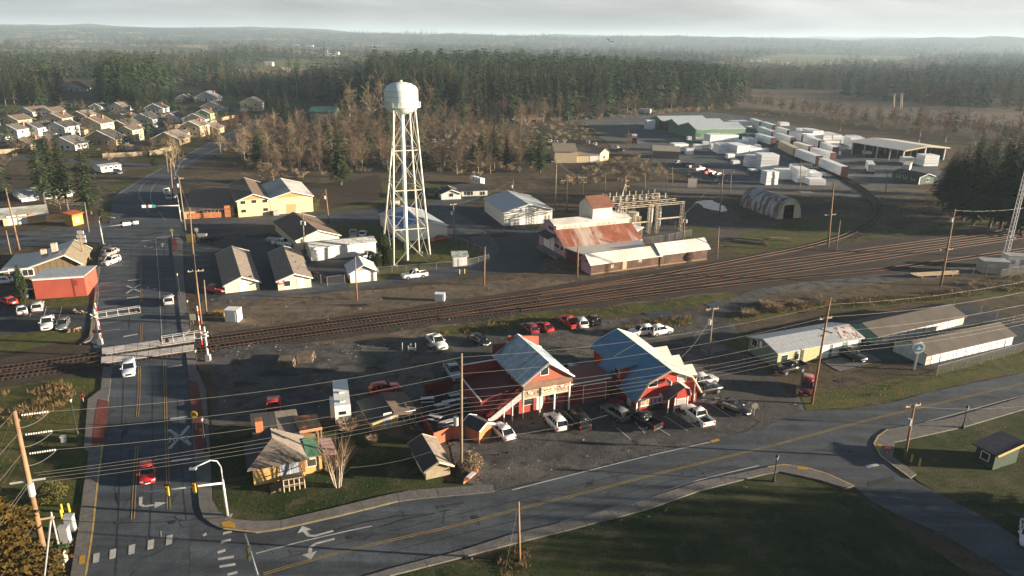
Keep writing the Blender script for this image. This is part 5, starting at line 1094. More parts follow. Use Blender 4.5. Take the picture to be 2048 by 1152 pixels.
for lb, A_, B_, ya, C_, ry, nd, Cz in (("front self storage row with white roll-up doors along the fence", (1849.6, 731), (2023, 690), 710.5, (1779, 704.3), 683, 10, 0), ("rear self storage row, half hidden behind the front row", (1752, 690), (1925.7, 649), 672.5, (1695.7, 645.6), 647, 9, 'e')):
    s = B("storage_row", lb, A_, B_, GS).gable(ya, C_, ry, 'w', STW, STR, Cz=Cz, ov=.3)
    for i in range(nd): s.wallbox('f', s.w*(.06+i*.094), s.w*(.06+i*.094)+1.9, .08, min(2.3, s.ze-.15), .05, "roll_door", SND)
    MB().face([(-.03, 0, 0), (-.03, s.D, 0), (-.03, s.D, s.ze), (-.03, s.D/2, s.zr), (-.03, 0, s.ze)]).build("end_wall", M("end_pale_green", (.5, .55, .53)) if Cz == 0 else M("end_teal", (.2, .33, .3)), s.t)
# ---- left side
s = B("red_flat_building", "red block building with pale mono-pitch roof beside the street parking", (72, 599), (175, 591.7), "shops left of the street"); ze = s.zat(0, 0, 558.5); D = s.px(167, 533.5, ze-.6).y
s.shell([(0, ze), (D, ze-.7)], D, 'w', M("brick_red_block", (.34, .075, .05), var=.12, scale=.4), roofm("mono_pale", (.42, .46, .5), rough=.5, metal=.2), ov=.25)
s.wallbox('f', s.w*.755, s.w*.785, .1, ze-.1, .05, "downpipe", M("dark_red_pipe", (.2, .04, .03))); s.wallbox('f', s.w*.795, s.w*.855, ze-1.9, ze-.8, .05, "louvre", M("dark_red_louvre", (.22, .04, .03)))
s.wallbox('f', 0, s.w, ze-.3, ze-.05, .08, "coping", WPLAIN)
s = B("swept_roof_hall", "brown hall with pale swept metal roof rising to a peak", (10, 560.6), (164, 547.5), "shops left of the street")
ze = s.zat(0, 0, 543); k1 = s.onwall('f', 70, 535); kp = s.onwall('f', 128.6, 510); zr = kp[1]; D = s.px(137.7, 482.7, zr).y
s.shell([(0, ze), (s.w*.32, ze+.35), (kp[0]*.55+s.w*.16, ze+1.1+(zr-ze)*.22), (kp[0], zr), (s.w, ze+.6)], D, 'd', M("brown_boards", (.17, .13, .075), stripe=('X', 1.2), stripe_c=.6, var=.12), [roofm("swept_pale", (.5, .53, .55), rough=.45, metal=.2, var=.12, col2=(.62, .58, .54), sc2=.15)]*3+[roofm("olive_shingle", (.2, .17, .12))], fascia=FWHT, ov=.6)
for x in (30, 56): s.window('f', x, 545, 1.9, 1.3, fr=.2)
for x in (.45, .6): MB().box(s.w*x, s.w*x+1.1, D*.35, D*.35+1, ze+1.5, ze+(4.2 if x > .5 else 3.0)).build("roof_unit", M("roof_unit_tan", (.42, .37, .3)), s.t)
s = B("ochre_house", "ochre house with partly snow-pale hipped roof across the side street", (8, 452.5), (94, 443.5), "shops left of the street").gable(437, (60, 408), 418, 'w', M("ochre_wall", (.5, .36, .18), var=.1), roofm("pale_olive", (.32, .3, .24), col2=(.5, .55, .6), sc2=.12), D=13, ov=.8)
s.wallbox('f', 1, 5.5, .2, 2.6, .06, "white_doors", DOORW); s.wallbox('f', s.w*.6, s.w*.75, 1.6, 2.6, .06, "sign", BRICKO)
s = B("coffee_kiosk", "bright orange and yellow coffee kiosk on the corner lot", (147, 452.5), (168, 447), "shops left of the street", cat='kiosk'); s.shell([(0, 3.0), (2.8, 3.3)], 2.8, 'w', M("kiosk_yellow", (.45, .28, .06)), M("kiosk_orange_roof", (.36, .1, .04)), ov=.35)
s.window('f', 155, 441, 1.6, 1.0, frame=M("kiosk_orange", (.5, .14, .03)), pane=M("kiosk_menu", (.55, .5, .4), var=.5, scale=3)); s.wallbox('f', 0, s.w, 2.5, 2.95, .1, "fascia", MATS["kiosk_orange"])
s = B("green_kiosk", "dark green kiosk with slate roof and lit yellow fascia on the shaded lawn", (1984, 941), (2032, 925), cat='kiosk'); D = max(2.4, s.px(1942, 926).y); ze = s.zat(0, 0, 909)
s.shell([(0, ze), (s.w, ze+.5)], D, 'd', M("kiosk_green", (.025, .05, .035)), roofm("slate", (.06, .06, .085)), ov=.45); s.window('l', 0, 0, .9, .9, uz=(D*.5, ze*.6)); MB().bar((-.45, -.47, ze+.0), (s.w+.45, -.47, ze+.62), .24).build("fascia", M("lit_fascia", (.5, .34, .1)), s.t)
s = B("long_pale_building", "long low pale-roofed building behind the three tall firs", (44, 404), (146, 392), "shops left of the street").gable(396, None, 380, 'w', WHT, roofm("pale_grey_green", (.36, .38, .36)), D=12, ov=.7)
s = B("mobile_home", "white mobile home beyond the firs beside the bend", (203, 345), (243, 340), "shops left of the street").gable(335, None, 330, 'w', WHT, MET, D=6, ov=.2)
for k in range(3): s.window('f', 0, 0, 1.0, 1.0, uz=(s.w*(.25+.25*k), 1.6), fr=.06)
# ---- lumber mill buildings
GML = M("mill_green", (.12, .22, .15), stripe=('X', .8), var=.08)
s = B("sawtooth_mill", "long green mill with three stepped pale roofs in the lumber yard", (1390, 279), (1489, 277)); ze = s.zat(0, 0, 259); D = s.px(1332, 235, ze).y
D = max(40, min(90, D)); t3 = D/3
for k in range(3):
    h_ = ze-.3*k
    s.shell([(0, h_), (t3*.45, h_+2.6), (t3, h_)], t3, 'w', GML, roofm("mill_pale", (.5, .56, .6), rough=.45, metal=.3), y0=k*t3+.01*k, ov=.2, wname="bay_wall", rname="bay_roof")
s.wallbox('l', D*.55, D*.75, .2, 5.5, .08, "dark_opening", DOORD)
s = B("open_lumber_shed", "open-sided lumber shed with broad pale gable roof on posts", (1804, 326), (1888, 320)); D = s.px(1724, 306).y; ze = s.zat(0, 0, 299); zr = s.zat(s.w/2, 0, 291.5); h2 = s.w/2
rb = MB(); rb.slab([(-1, -1, ze-.2), (h2, -1, zr), (h2, D+1, zr), (-1, D+1, ze-.2)], .3); rb.slab([(h2, -1, zr), (s.w+1, -1, ze-.2), (s.w+1, D+1, ze-.2), (h2, D+1, zr)], .3); rb.build("roof", roofm("shed_pale", (.62, .6, .57), rough=.5), s.t)
for x in (0, h2, s.w-.6):
    for k in range(5): MB().box(x, x+.5, (D-.6)*k/4, (D-.6)*k/4+.5, 0, (zr if x == h2 else ze)-.5).build("post", GREYM, s.t)
MB().face([(0, D, 0), (s.w, D, 0), (s.w, D, ze-.6), (h2, D, zr-.5), (0, D, ze-.6)]).build("back_wall", DOORD, s.t); MB().face([(s.w, 0, 0), (s.w, D, 0), (s.w, D, ze-.6), (s.w, 0, ze-.6)]).build("side_wall", DOORD, s.t)
for a_, b_ in (((-1, -1, ze-.5), (h2, -1, zr-.3)), ((h2, -1, zr-.3), (s.w+1, -1, ze-.5))): MB().bar(a_, b_, .5).build("gable_beam", M("beam_tan", (.4, .32, .2)), s.t)
s = B("yard_office", "small dark green gabled office with white windows at the yard's edge", (1836, 369.5), (1866, 367)).gable(355, (1812, 346), 348, 'd', M("office_green", (.03, .07, .055)), SHG, fascia=FWHT, D=12)
for y in (2.5, 6, 9): s.window('l', 0, 0, 1.5, 1.2, uz=(y, 2))
s.window('f', 1856, 360, 1.8, 1.2); s.wallbox('f', .2, .5, .1, 3, .06, "corner_trim", WPLAIN)
GT = "tan buildings by the gravel road"
s = B("tan_hall", "low tan hall with pale roof and white door by the gravel road", (1153, 325.5), (1199, 325), GT).gable(311, None, 303, 'w', TANW, SHT, D=14, ov=.4); s.door('f', 1187, 3.4, 3.0, DOORW, y=322, name="bay_door")
s = B("tan_gable_hall", "tan gable-ended hall at the right of the low tan hall", (1199.5, 323.5), (1217, 321), GT).gable(306, None, 297, 'd', TANW, SHT, D=20, ov=.4); s.window('f', 1208, 314, 1.0, 1.2)
s = B("tan_hall", "large tan hall with two-slope roof half hidden by conifers", (1109, 325.5), (1152.5, 325.8), GT).gable(303, None, 287, 'w', TANW, SHT, D=18, ov=.4)
s = B("open_carport", "low open carport of weathered boards by the parked car row", (1306, 316), (1330, 317), GT); s.shell([(0, 3.2), (9, 4.2)], 9, 'w', M("weathered_grey", (.2, .18, .15)), roofm("carport_pale", (.32, .29, .25)), ov=.5, x1=s.w+6)
# ---- suburb: two kinds of house, each a thing with parts
hcols = [M("house_white", (.56, .56, .55), stripe=('Z', .5), stripe_c=.9), M("house_cream", (.5, .42, .28), stripe=('Z', .5), stripe_c=.9), M("house_grey", (.42, .45, .47), stripe=('Z', .5), stripe_c=.9), M("house_tan", (.36, .28, .18), stripe=('Z', .5), stripe_c=.9), M("house_green", (.3, .4, .2), stripe=('Z', .5), stripe_c=.9)]
hroof = [SHG, roofm("house_brown_roof", (.11, .085, .068)), roofm("house_grey_roof", (.1, .095, .095)), roofm("house_tan_roof", (.17, .145, .12)), MET]
def house(px, w, d, st_, wc, rc, rot, label, gr="suburban houses on the left", name="suburban_house"):
    a = G(*px); ex = Vector((math.cos(R(rot)), math.sin(R(rot)), 0)); b = a+ex*w; q = proj(b)
    s = B(name, label, px, q, gr, cat='house'); h_ = 2.7*st_+.2
    s.shell([(0, h_), (w/2, h_+w*.24), (w, h_)], d, 'd', hcols[wc], hroof[rc], ov=.5, fascia=FWHT)
    for k in range(st_):
        for x in (.25, .72): s.window('f', 0, 0, 1.2, 1.1, uz=(w*x, 1.5+2.7*k), fr=.1)
        for y in (.3, .7): s.window('r', 0, 0, 1.2, 1.1, uz=(d*y, 1.5+2.7*k), fr=.1)
    s.wallbox('f', w*.46, w*.46+1, .1, 2.1, .05, "door", DOORD)
    if st_ > 1: s.shell([(0, 2.6), (2.4, 3.6), (4.8, 2.6)], 3.2, 'd', hcols[wc], hroof[rc], y0=-3.2, wname="garage", rname="garage_roof", ov=.3, ends=(True, False)); s.wallbox('f', .9, 3.9, .1, 2.2, .05, "garage_door", DOORW, off=-3.2)
    return s
HL = [((4, 282), 9, 11, 2, 0, 2, -8, "white two-storey house nearest the left edge"), ((46, 278), 9, 11, 2, 0, 0, -8, "white two-storey house second from the left edge"), ((98, 276), 9, 11, 2, 2, 0, -5, "grey-white two-storey house with dark roof in the front row"), ((160, 268), 12, 11, 2, 1, 1, -5, "large sunlit cream house with small balcony"),
      ((38, 232), 10, 14, 1, 0, 1, -10, "long low white house at the sports field"), ((82, 232), 9, 10, 1, 0, 1, -10, "low white house beside the sports field goal"), ((86, 246), 12, 9, 1, 1, 1, -5, "low cream house behind the front row"), ((140, 240), 10, 10, 1, 3, 3, -5, "tan-roofed low house left of the round white one"),
      ((218, 222), 11, 12, 1, 0, 3, -5, "white gabled house before the fir clump"), ((232, 244), 8, 9, 1, 1, 0, -5, "small cream gable house right of the large cream house"), ((215, 262), 12, 12, 1, 3, 1, -5, "tan low house with broad brown roof"), ((166, 290), 16, 9, 1, 3, 0, -3, "long dark-roofed house in the middle of the front"),
      ((22, 300), 10, 10, 1, 3, 1, -8, "tan bungalow by the three tall firs"), ((240, 283), 7, 9, 2, 1, 1, -5, "narrow cream house with steep gables"), ((304, 290), 13, 12, 1, 3, 3, 0, "broad tan house beside the red hedge street"), ((362, 274), 10, 12, 2, 1, 3, 0, "tall cream house near the street trees"), ((400, 268), 9, 10, 1, 3, 3, 0, "tan house at the end of the red tree row"),
      ((366, 248), 13, 12, 1, 2, 0, 0, "blue-grey house with very dark roof"), ((392, 246), 9, 10, 2, 4, 1, 0, "pale green gabled house"), ((322, 245), 11, 10, 1, 0, 2, 0, "white house with pale roof edge behind the parked cars"), ((262, 248), 13, 10, 1, 2, 0, -3, "grey house with large dark roof beyond the cream gable"),
      ((402, 222), 14, 14, 1, 2, 2, 3, "grey gabled hall near the far bend"), ((482, 222), 14, 9, 2, 1, 2, 5, "cream building at the far end of the street"), ((120, 182), 22, 10, 1, 0, 0, -5, "white far house across the sports field"), ((390, 202), 18, 9, 1, 2, 4, 0, "metal-roofed shed beyond the grey gabled hall"),
      ((352, 204), 12, 8, 1, 0, 4, 0, "pale low shed beyond the dark conifers"), ((180, 222), 8, 8, 1, 0, 0, 0, "white cottage behind the tan-roofed house"), ((290, 225), 12, 9, 1, 2, 0, 0, "dark-roofed house under the fir clump"), ((5, 250), 10, 10, 1, 1, 1, -8, "cream house at the left edge by the field"), ((100, 300), 12, 9, 1, 0, 2, -5, "white house half hidden behind the firs")]
for i, h in enumerate(HL):
    s = house(*h); w_, d_ = h[1], h[2]; zt = s.prof and max(q[1] for q in s.prof)
    top_ = 2.7*h[3]+.2
    if i % 3 == 0: MB().box(w_*.7, w_*.7+.8, d_*.6, d_*.6+.8, 0, top_+w_*.24+.5).build("chimney", BRICKO, s.t)
    elif i % 3 == 1: MB().slab([(-.3, -1.8, 2.35), (w_*.55, -1.8, 2.35), (w_*.55, .0, 2.7), (-.3, 0, 2.7)], .12).build("porch_roof", hroof[h[5]], s.t); MB().box(0, .14, -1.7, -1.56, 0, 2.3).build("porch_post", WF, s.t)
    if i % 2: vents(s, [(w_*.6, d_*.4, top_+w_*.18), (w_*.62, d_*.7, top_+w_*.17)], GREYM)
for i, (x, y, w_, d, c, r_) in enumerate([(645, 84, 70, 30, 0, 4), (612, 93, 30, 14, 0, 4), (585, 92, 30, 12, 1, 4), (740, 93, 40, 14, 0, 4), (795, 90, 30, 14, 0, 1), (815, 89, 30, 14, 0, 4), (890, 88, 40, 16, 0, 4), (648, 112, 26, 12, 0, 4), (668, 109, 12, 14, 0, 4), (648, 105, 10, 10, 0, 4), (1466, 130, 12, 10, 0, 4), (1500, 126, 28, 10, 0, 4), (1528, 124, 14, 10, 1, 4), (1571, 131, 8, 12, 0, 4), (1655, 131, 8, 10, 0, 4), (1720, 124, 14, 10, 2, 0), (1748, 124, 12, 10, 0, 4), (1836, 112, 26, 12, 0, 4), (1870, 107, 24, 10, 0, 4), (250, 80, 12, 10, 0, 4), (325, 92, 10, 10, 0, 4), (410, 95, 16, 10, 1, 1), (530, 132, 12, 10, 0, 4), (700, 165, 20, 12, 2, 4), (620, 238, 16, 14, 4, 2)]):
    a = G(x, y); q = proj(a+Vector((w_, 0, 0)))
    lb = {0: "very large white warehouse on the far plain", 24: "dark teal-roofed house deep in the bare thicket", 23: "pale-roofed house behind the dark conifers"}.get(i, "white farm building on the hazy right-hand pasture" if x > 1400 else "small pale building on the far plain")
    s = B("far_building", lb, (x, y), q, "far buildings on the plain"); h_ = 9 if i == 0 else 4.5
    s.shell([(0, h_), (d/2, h_+2.5), (d, h_)], d, 'w', hcols[c] if i != 24 else GRNW, hroof[r_] if i != 24 else roofm("teal", (.03, .12, .12)), ov=.5)
# ================================================================ trees and plants
import numpy as np
CONM = leafy("conifer_needles", [(.014, .029, .015), (.046, .06, .024)]); CONG = leafy("golden_cedar", [(.034, .024, .007), (.078, .046, .011)])
BARK = M("bark", (.09, .07, .055), var=.3, scale=2); BARKP = M("pale_bark", (.34, .29, .23), var=.25, scale=2)
TWIG = leafy("brown_twigs", [(.2, .15, .098), (.3, .235, .162)]); TWIGP = leafy("pale_twigs", [(.26, .19, .13), (.35, .27, .19)]); TWIGR = leafy("red_twigs", [(.2, .085, .05), (.27, .12, .07)])
REED = leafy("dry_reed", [(.19, .125, .06), (.27, .175, .085)]); GRT = leafy("grass_blades", [(.06, .065, .02), (.12, .1, .035)])
def tri(V, T, a, b, c):
    i = len(V); V += [tuple(a), tuple(b), tuple(c)]; T.append((i, i+1, i+2))
def conifer_crown(rg, h, r, whorls, arms, bits, lo=.1, wf=.3):
    V, T = [], []
    for w in range(whorls):
        t = w/(whorls-1); z = h*(lo+(1-lo)*t**.95); rr = r*((1-t)**.75)*(1 if t > .08 else .75)+.12
        off = rg.random()*6.28
        for k in range(arms):
            if rg.random() < .12: continue
            a = off+6.283*k/arms+rg.uniform(-.3, .3); L = rr*rg.uniform(.62, 1.15); dr = rg.uniform(.15, .42)*L
            ca, sa = math.cos(a), math.sin(a)
            for b in range(bits):
                f0 = b/bits; f1 = (b+1.25)/bits
                wd = L*wf*(1-f0*.75)*rg.uniform(.7, 1.3); zo = rg.uniform(-.25, .25)*L*.3
                p0 = (ca*L*f0, sa*L*f0, z-dr*f0*f0+zo*.3); p1 = (ca*L*f1-sa*wd, sa*L*f1+ca*wd, z-dr*f1*f1-wd*.45+zo); p2 = (ca*L*f1+sa*wd, sa*L*f1-ca*wd, z-dr*f1*f1-wd*.3-zo)
                tri(V, T, p0, p1, p2)
    return V, T
def bare_crown(rg, h, spread, levels=4, n0=7, up=.75, tw=.05, lo=.18, mult=3, cone=False):
    """limbs as tapering three-sided spikes down to fine twigs"""
    V, T = [], []
    def spike(a, b, ra):
        d = (b-a); q = d.cross(Vector((rg.uniform(-1, 1), rg.uniform(-1, 1), .3))).normalized()*ra; q2 = d.cross(q).normalized()*ra
        tri(V, T, a-q, a+q, b); tri(V, T, a-q2, a+q2, b)
    def grow(a, d, L, lv, ra):
        b = a+d*L; spike(a, b, ra)
        if lv <= 0: return
        for k in range(mult+2*(lv == 1)):
            f = rg.uniform(.35, 1); c = a+d*L*f
            nd = (d*.75+Vector((rg.gauss(0, .6), rg.gauss(0, .6), rg.gauss(.08, .4)))).normalized()
            grow(c, nd, L*rg.uniform(.42, .68), lv-1, max(ra*.5, tw))
    for k in range(n0):
        t = k/n0; z = h*(lo+(.62-lo)*t); a = k*2.4+rg.random()
        d = Vector((math.cos(a)*spread, math.sin(a)*spread, up+t*.6)).normalized()
        grow(Vector((0, 0, z)), d, h*(.36-.12*t)*rg.uniform(.8, 1.1), levels-2, .012*h)
    grow(Vector((0, 0, h*.5)), Vector((0, 0, 1)), h*.45, levels-2, .014*h)
    return V, T
def trimesh(name, V, T, mat):
    me = bpy.data.meshes.new(name); me.from_pydata(V, [], T); me.materials.append(mat); me.update(); return me
def trunk_mesh(name, h, r, mat, n=7, lean=0):
    mb = MB(); ps = [Vector((lean*.3*h*t*t, 0, h*t)) for t in (0, .35, .7, 1)]
    for i in range(3): mb.cyl(ps[i], ps[i+1], r*(1-.3*i), r*(1-.3*(i+1)), n, False)
    return mb.mesh(name, mat, True)
TREES = {}
def make(kind, crown, trunk, name): TREES.setdefault(kind, []).append((name, crown, trunk))
for i in range(4):
    rg = random.Random(100+i); V, T = conifer_crown(rg, 30, (4.6, 5.2, 4.0, 5.6)[i], 34, 10, 5, (.1, .14, .2, .08)[i], .24)
    make('fir', trimesh("crown", V, T, CONM), trunk_mesh("trunk", 28, .4, BARK), "conifer_tree")
for i in range(4):
    rg = random.Random(200+i); V, T = bare_crown(rg, 16, (.75, .6, .9, .65)[i], 5, 11, .7, .03, mult=4)
    make('bare', trimesh("crown", V, T, TWIG), trunk_mesh("trunk", 13, .22, BARKP), "bare_tree")
for i in range(2):
    rg = random.Random(300+i); V, T = bare_crown(rg, 18, .28, 5, 10, 1.1, .03, lo=.1)
    make('slim', trimesh("crown", V, T, TWIGP), trunk_mesh("trunk", 16, .2, BARKP), "bare_tree")
for i in range(2):
    rg = random.Random(400+i); V, T = bare_crown(rg, 5, .8, 4, 9, .6, .02, lo=.12, mult=4)
    make('red', trimesh("crown", V, T, TWIGR), trunk_mesh("trunk", 3.5, .1, BARK), "street_tree")
def bush_mesh(rg, n, r, h, wd, flat=.9):
    V, T = [], []
    for k in range(n):
        a = rg.random()*6.28; q = math.sqrt(rg.random())*r*.55; o = Vector((math.cos(a)*q, math.sin(a)*q, rg.uniform(0, h*.35)))
        d = Vector((math.cos(a)*rg.uniform(.1, 1), math.sin(a)*rg.uniform(.1, 1), rg.uniform(.35, 1.2)*flat)).normalized()
        L = h*rg.uniform(.45, .8); s_ = d.cross(Vector((rg.uniform(-1, 1), rg.uniform(-1, 1), rg.uniform(-1, 1)))).normalized()*wd
        tri(V, T, o-s_, o+s_, o+d*L)
    return V, T
for i in range(3):
    V, T = bush_mesh(random.Random(500+i), 420, 2.2, 3, .07); make('bush', trimesh("foliage", V, T, TWIG), None, "brown_bush")
def leaf_cloud(rg, n, r, h, sz):
    V, T = [], []
    for k in range(n):
        q = Vector((rg.gauss(0, 1), rg.gauss(0, 1), rg.gauss(0, 1))).normalized()*rg.uniform(.55, 1)**.5*rg.uniform(.85, 1.08); p = Vector((q.x*r*(1-.35*max(0, q.z)), q.y*r*(1-.35*max(0, q.z)), h*.5+q.z*h*.5))
        a = Vector((rg.uniform(-1, 1), rg.uniform(-1, 1), rg.uniform(-1, 1))).normalized()*sz; b = a.cross(Vector((rg.uniform(-1, 1), rg.uniform(-1, 1), rg.uniform(-1, 1)))).normalized()*sz
        tri(V, T, p-a, p+a, p+b*1.3)
    return V, T
V, T = leaf_cloud(random.Random(510), 2600, 1.9, 3, .11); make('gbush', trimesh("foliage", V, T, CONM), None, "green_bush")
tcount = {}
def tree(kind, P, h, wide=None, label="", group="", cat=None, mat=None, name=None):
    v = TREES[kind]; nm, cr, tr = v[int(abs(P[0]*7.3+P[1]*3.1)) % len(v)]
    h0 = {'fir': 30, 'bare': 16, 'slim': 18, 'red': 5, 'bush': 3, 'gbush': 3}[kind]
    t = thing(name or nm, (P[0], P[1], 0), rnd.random()*6.28, label, cat or ('bush' if 'bush' in kind else 'tree'), group)
    s = h/h0; sx = s if wide is None else wide/{'fir': 5, 'bare': 6, 'slim': 4, 'red': 2.6, 'bush': 2.4, 'gbush': 2.2}[kind]
    t.scale = (sx, sx, s)
    for me, n_ in ((cr, 'crown' if tr else 'foliage'), (tr, 'trunk')):
        if me:
            o = bpy.data.objects.new(n_, me); COL.objects.link(o); o.parent = t
            if mat and n_ != 'trunk':
                o.material_slots[0].link = 'OBJECT'; o.material_slots[0].material = mat
    return t
def inpoly(x, y, poly):
    c = False; j = len(poly)-1
    for i in range(len(poly)):
        xi, yi = poly[i]; xj, yj = poly[j]
        if (yi > y) != (yj > y) and x < (xj-xi)*(y-yi)/(yj-yi)+xi: c = not c
        j = i
    return c
def scatter(px, sp, jit=.45, seed=1):
    rg = random.Random(seed); W_ = [G(*p) for p in px]; wp = [(p.x, p.y) for p in W_]
    x0, x1 = min(p[0] for p in wp), max(p[0] for p in wp); y0, y1 = min(p[1] for p in wp), max(p[1] for p in wp); out = []
    y = y0
    while y < y1:
        x = x0+(rg.random()*sp)
        while x < x1:
            a, b = x+rg.uniform(-jit, jit)*sp, y+rg.uniform(-jit, jit)*sp
            if inpoly(a, b, wp): out.append((a, b))
            x += sp
        y += sp
    return out
# placed one by one
LONE = [('fir', (90, 408), 250, 4.6, "dark fir, left one of the three tall firs by the street bend"), ('fir', (136, 420), 246, 4.8, "dark fir, middle one of the three tall firs by the street bend"), ('fir', (182, 428), 262, 5, "dark fir, right one of the three tall firs by the street bend"),
        ('fir', (110, 400), 256, 4, "dark fir standing behind the three tall firs by the bend"), ('fir', (682, 370), 236, 6.2, "broad lone fir between the warehouse and the water tower"), ('fir', (541, 245), 170, 3.4, "slim left fir of the pair at the far street end"), ('fir', (573, 247), 178, 3.8, "right fir of the pair at the far street end"), ('fir', (560, 240), 185, 3.2, "shorter fir standing behind the pair at the far street end"),
        ('fir', (963, 335), 252, 4.4, "left fir of the clump right of the water tower"), ('fir', (988, 338), 241, 5, "tallest fir of the clump right of the water tower"), ('fir', (1013, 342), 262, 4.5, "right fir of the clump right of the water tower"), ('fir', (1080, 345), 238, 5, "fir before the large tan hall"), ('fir', (947, 330), 275, 4, "short fir at the left side of the clump by the tower"),
        ('bare', (353, 368), 252, 3.6, "large brown bare tree at the street bend beside the poles"), ('bare', (548, 374), 318, 8, "broad pale bare tree behind the cream warehouse"), ('bare', (122, 420), 385, 5, "small brown tree before the long pale building"), ('gbush', (311, 333), 316, 1.8, "round dark green shrub beside the far lane"),
        ('slim', (1255, 300), 258, 2.5, "slim bare tree alone by the far gravel road"), ('gbush', (940, 938), 905, 2, "orange-brown bush at the foot of the tall pole by the garden shed"), ('gbush', (1377, 524), 500, 1.4, "golden bush against the slatted railside shed"), ('slim', (1836, 290), 200, 6, "left bare tree behind the open lumber shed"), ('slim', (1890, 285), 203, 8, "right bare tree behind the open lumber shed"), ('slim', (1950, 290), 236, 5, "bare tree above the right-hand firs"), ('slim', (2030, 300), 220, 7, "bare tree at the right edge above the firs"), ('slim', (1680, 262), 226, 6, "bare tree beyond the white stacks and the lumber shed")]
for k, p, ty, r, lb in LONE:
    a = G(*p); tree(k, a, hgt(a, ty), r, lb, cat=None, mat=TWIG if 'orange-brown' in lb or 'golden bush' in lb else None)
for i, (x, y, ty) in enumerate([(1893, 405, 310), (1912, 418, 290), (1932, 425, 272), (1952, 440, 300), (1968, 432, 268), (1990, 448, 262), (2008, 440, 275), (2030, 452, 250), (2052, 452, 256), (1925, 440, 330), (1978, 455, 320), (2020, 462, 300), (2050, 468, 300), (1886, 412, 318), (1902, 428, 300), (1945, 450, 285), (2000, 458, 270), (2040, 470, 262), (1962, 420, 258), (2015, 425, 246), (2045, 430, 238), (1900, 390, 300), (1940, 405, 262), (1990, 415, 255), (2035, 420, 240)]):
    a = G(x, y); tree('fir', a, hgt(a, ty-8), 5.6, "dark fir in the grove at the right edge above the railway", "firs in the grove at the right edge")
for i, (x, y, ty, r) in enumerate([(766, 533, 492, 1.0), (779, 536, 505, .9), (772, 529, 488, 1.0), (742, 536, 513, .8), (757, 538, 515, .8)]):
    a = G(x, y); tree('gbush', a, hgt(a, ty)*1.5, r*1.3, "dark upright cypress in the clump beside the white hut", "cypresses beside the white hut", cat='tree', name="cypress_tree")
a = G(48, 603); tree('gbush', a, hgt(a, 552)*1.4, 1.2, "lone dark cypress between the brown hall and the red building", cat='tree', name="cypress_tree")
for k in range(16):
    t = k/15; a = G(405+88*t+(k % 2)*2, 283-44*t); tree('red', a, rnd.uniform(5, 6.5), rnd.uniform(2.2, 3), "small reddish bare tree in the street-side row before the suburb", "red street tree row")
# big golden cedar at the lower left corner
rg = random.Random(42); V, T = conifer_crown(rg, 13, 3.6, 40, 14, 6, .03, .12)
for k in range(13000):
    z = 13*rg.random()**1.35; a_ = rg.random()*6.283; lob = 1+.16*math.sin(a_*5+z*1.7)+.1*math.sin(a_*9-z*2.3); q = (4.3*(1-z/13)**.8+.15)*lob*rg.uniform(.78, 1.04); p_ = Vector((math.cos(a_)*q, math.sin(a_)*q, z))
    u_ = Vector((rg.uniform(-1, 1), rg.uniform(-1, 1), rg.uniform(-.6, .6))).normalized()*.13; v_ = u_.cross(Vector((rg.uniform(-1, 1), rg.uniform(-1, 1), rg.uniform(-1, 1)))).normalized()*.2; tri(V, T, p_-u_, p_+u_, p_+v_)
gm = trimesh("crown", V, T, CONG); TREES['gold'] = [("cedar_tree", gm, trunk_mesh("trunk", 12, .3, BARK))]
a = G(-38, 1235); t = thing("cedar_tree", a, 0, "golden-brown cedar filling the lower left corner beside the tall pole", "tree"); hh = hgt(a, 872)/13; t.scale = (hh*1.15, hh*1.15, hh)
for me, n_ in ((gm, 'crown'), (TREES['gold'][0][2], 'trunk')): o = bpy.data.objects.new(n_, me); COL.objects.link(o); o.parent = t
a = G(105, 1000); tree('gbush', a, 2.2, 2.0, "low green shrub on the verge between cedar and pavement", mat=GRT)
# white-stemmed birch clump before the tan house
a = G(675, 973); t = thing("birch_tree", a, 0, "pale multi-stemmed bare birch before the tan house", "tree"); hb = hgt(a, 848)
rg = random.Random(5); mb = MB(); V, T = [], []
for k in range(7):
    q = k*.9; p0 = Vector((math.cos(q)*.35, math.sin(q)*.35, 0)); p1 = p0+Vector((math.cos(q)*.5, math.sin(q)*.5, hb*.32)); p2 = p1+Vector((math.cos(q)*.25, math.sin(q)*.25, hb*.2))
    mb.cyl(p0, p1, .085, .06, 7, False); mb.cyl(p1, p2, .06, .03, 7, False)
    for j in range(36):
        f = rg.random(); s0 = p1.lerp(p2, f) if rg.random() < .7 else p0.lerp(p1, .5+f*.5); d = Vector((math.cos(q)*rg.uniform(0, .7)+rg.uniform(-.4, .4), math.sin(q)*rg.uniform(0, .7)+rg.uniform(-.4, .4), rg.uniform(.6, 1.3))).normalized(); L = hb*rg.uniform(.2, .5)
        w_ = d.cross(Vector((rg.uniform(-1, 1), rg.uniform(-1, 1), .2))).normalized()*.022; tri(V, T, s0-w_, s0+w_, s0+d*L)
mb.build("trunk", M("birch_bark", (.38, .32, .25), var=.2, scale=3), t, True); o = bpy.data.objects.new("crown", trimesh("crown", V, T, TWIG)); COL.objects.link(o); o.parent = t
for i, (x, y, h, r) in enumerate([(697, 860, 3, 2.2), (745, 885, 2, 1.2)]): tree('bush', G(x, y), h*.6, r*.7, ["grey leafless bush before the travel trailer", "low leafless bush on the lawn below the hipped garage"][i], mat=TWIGP)
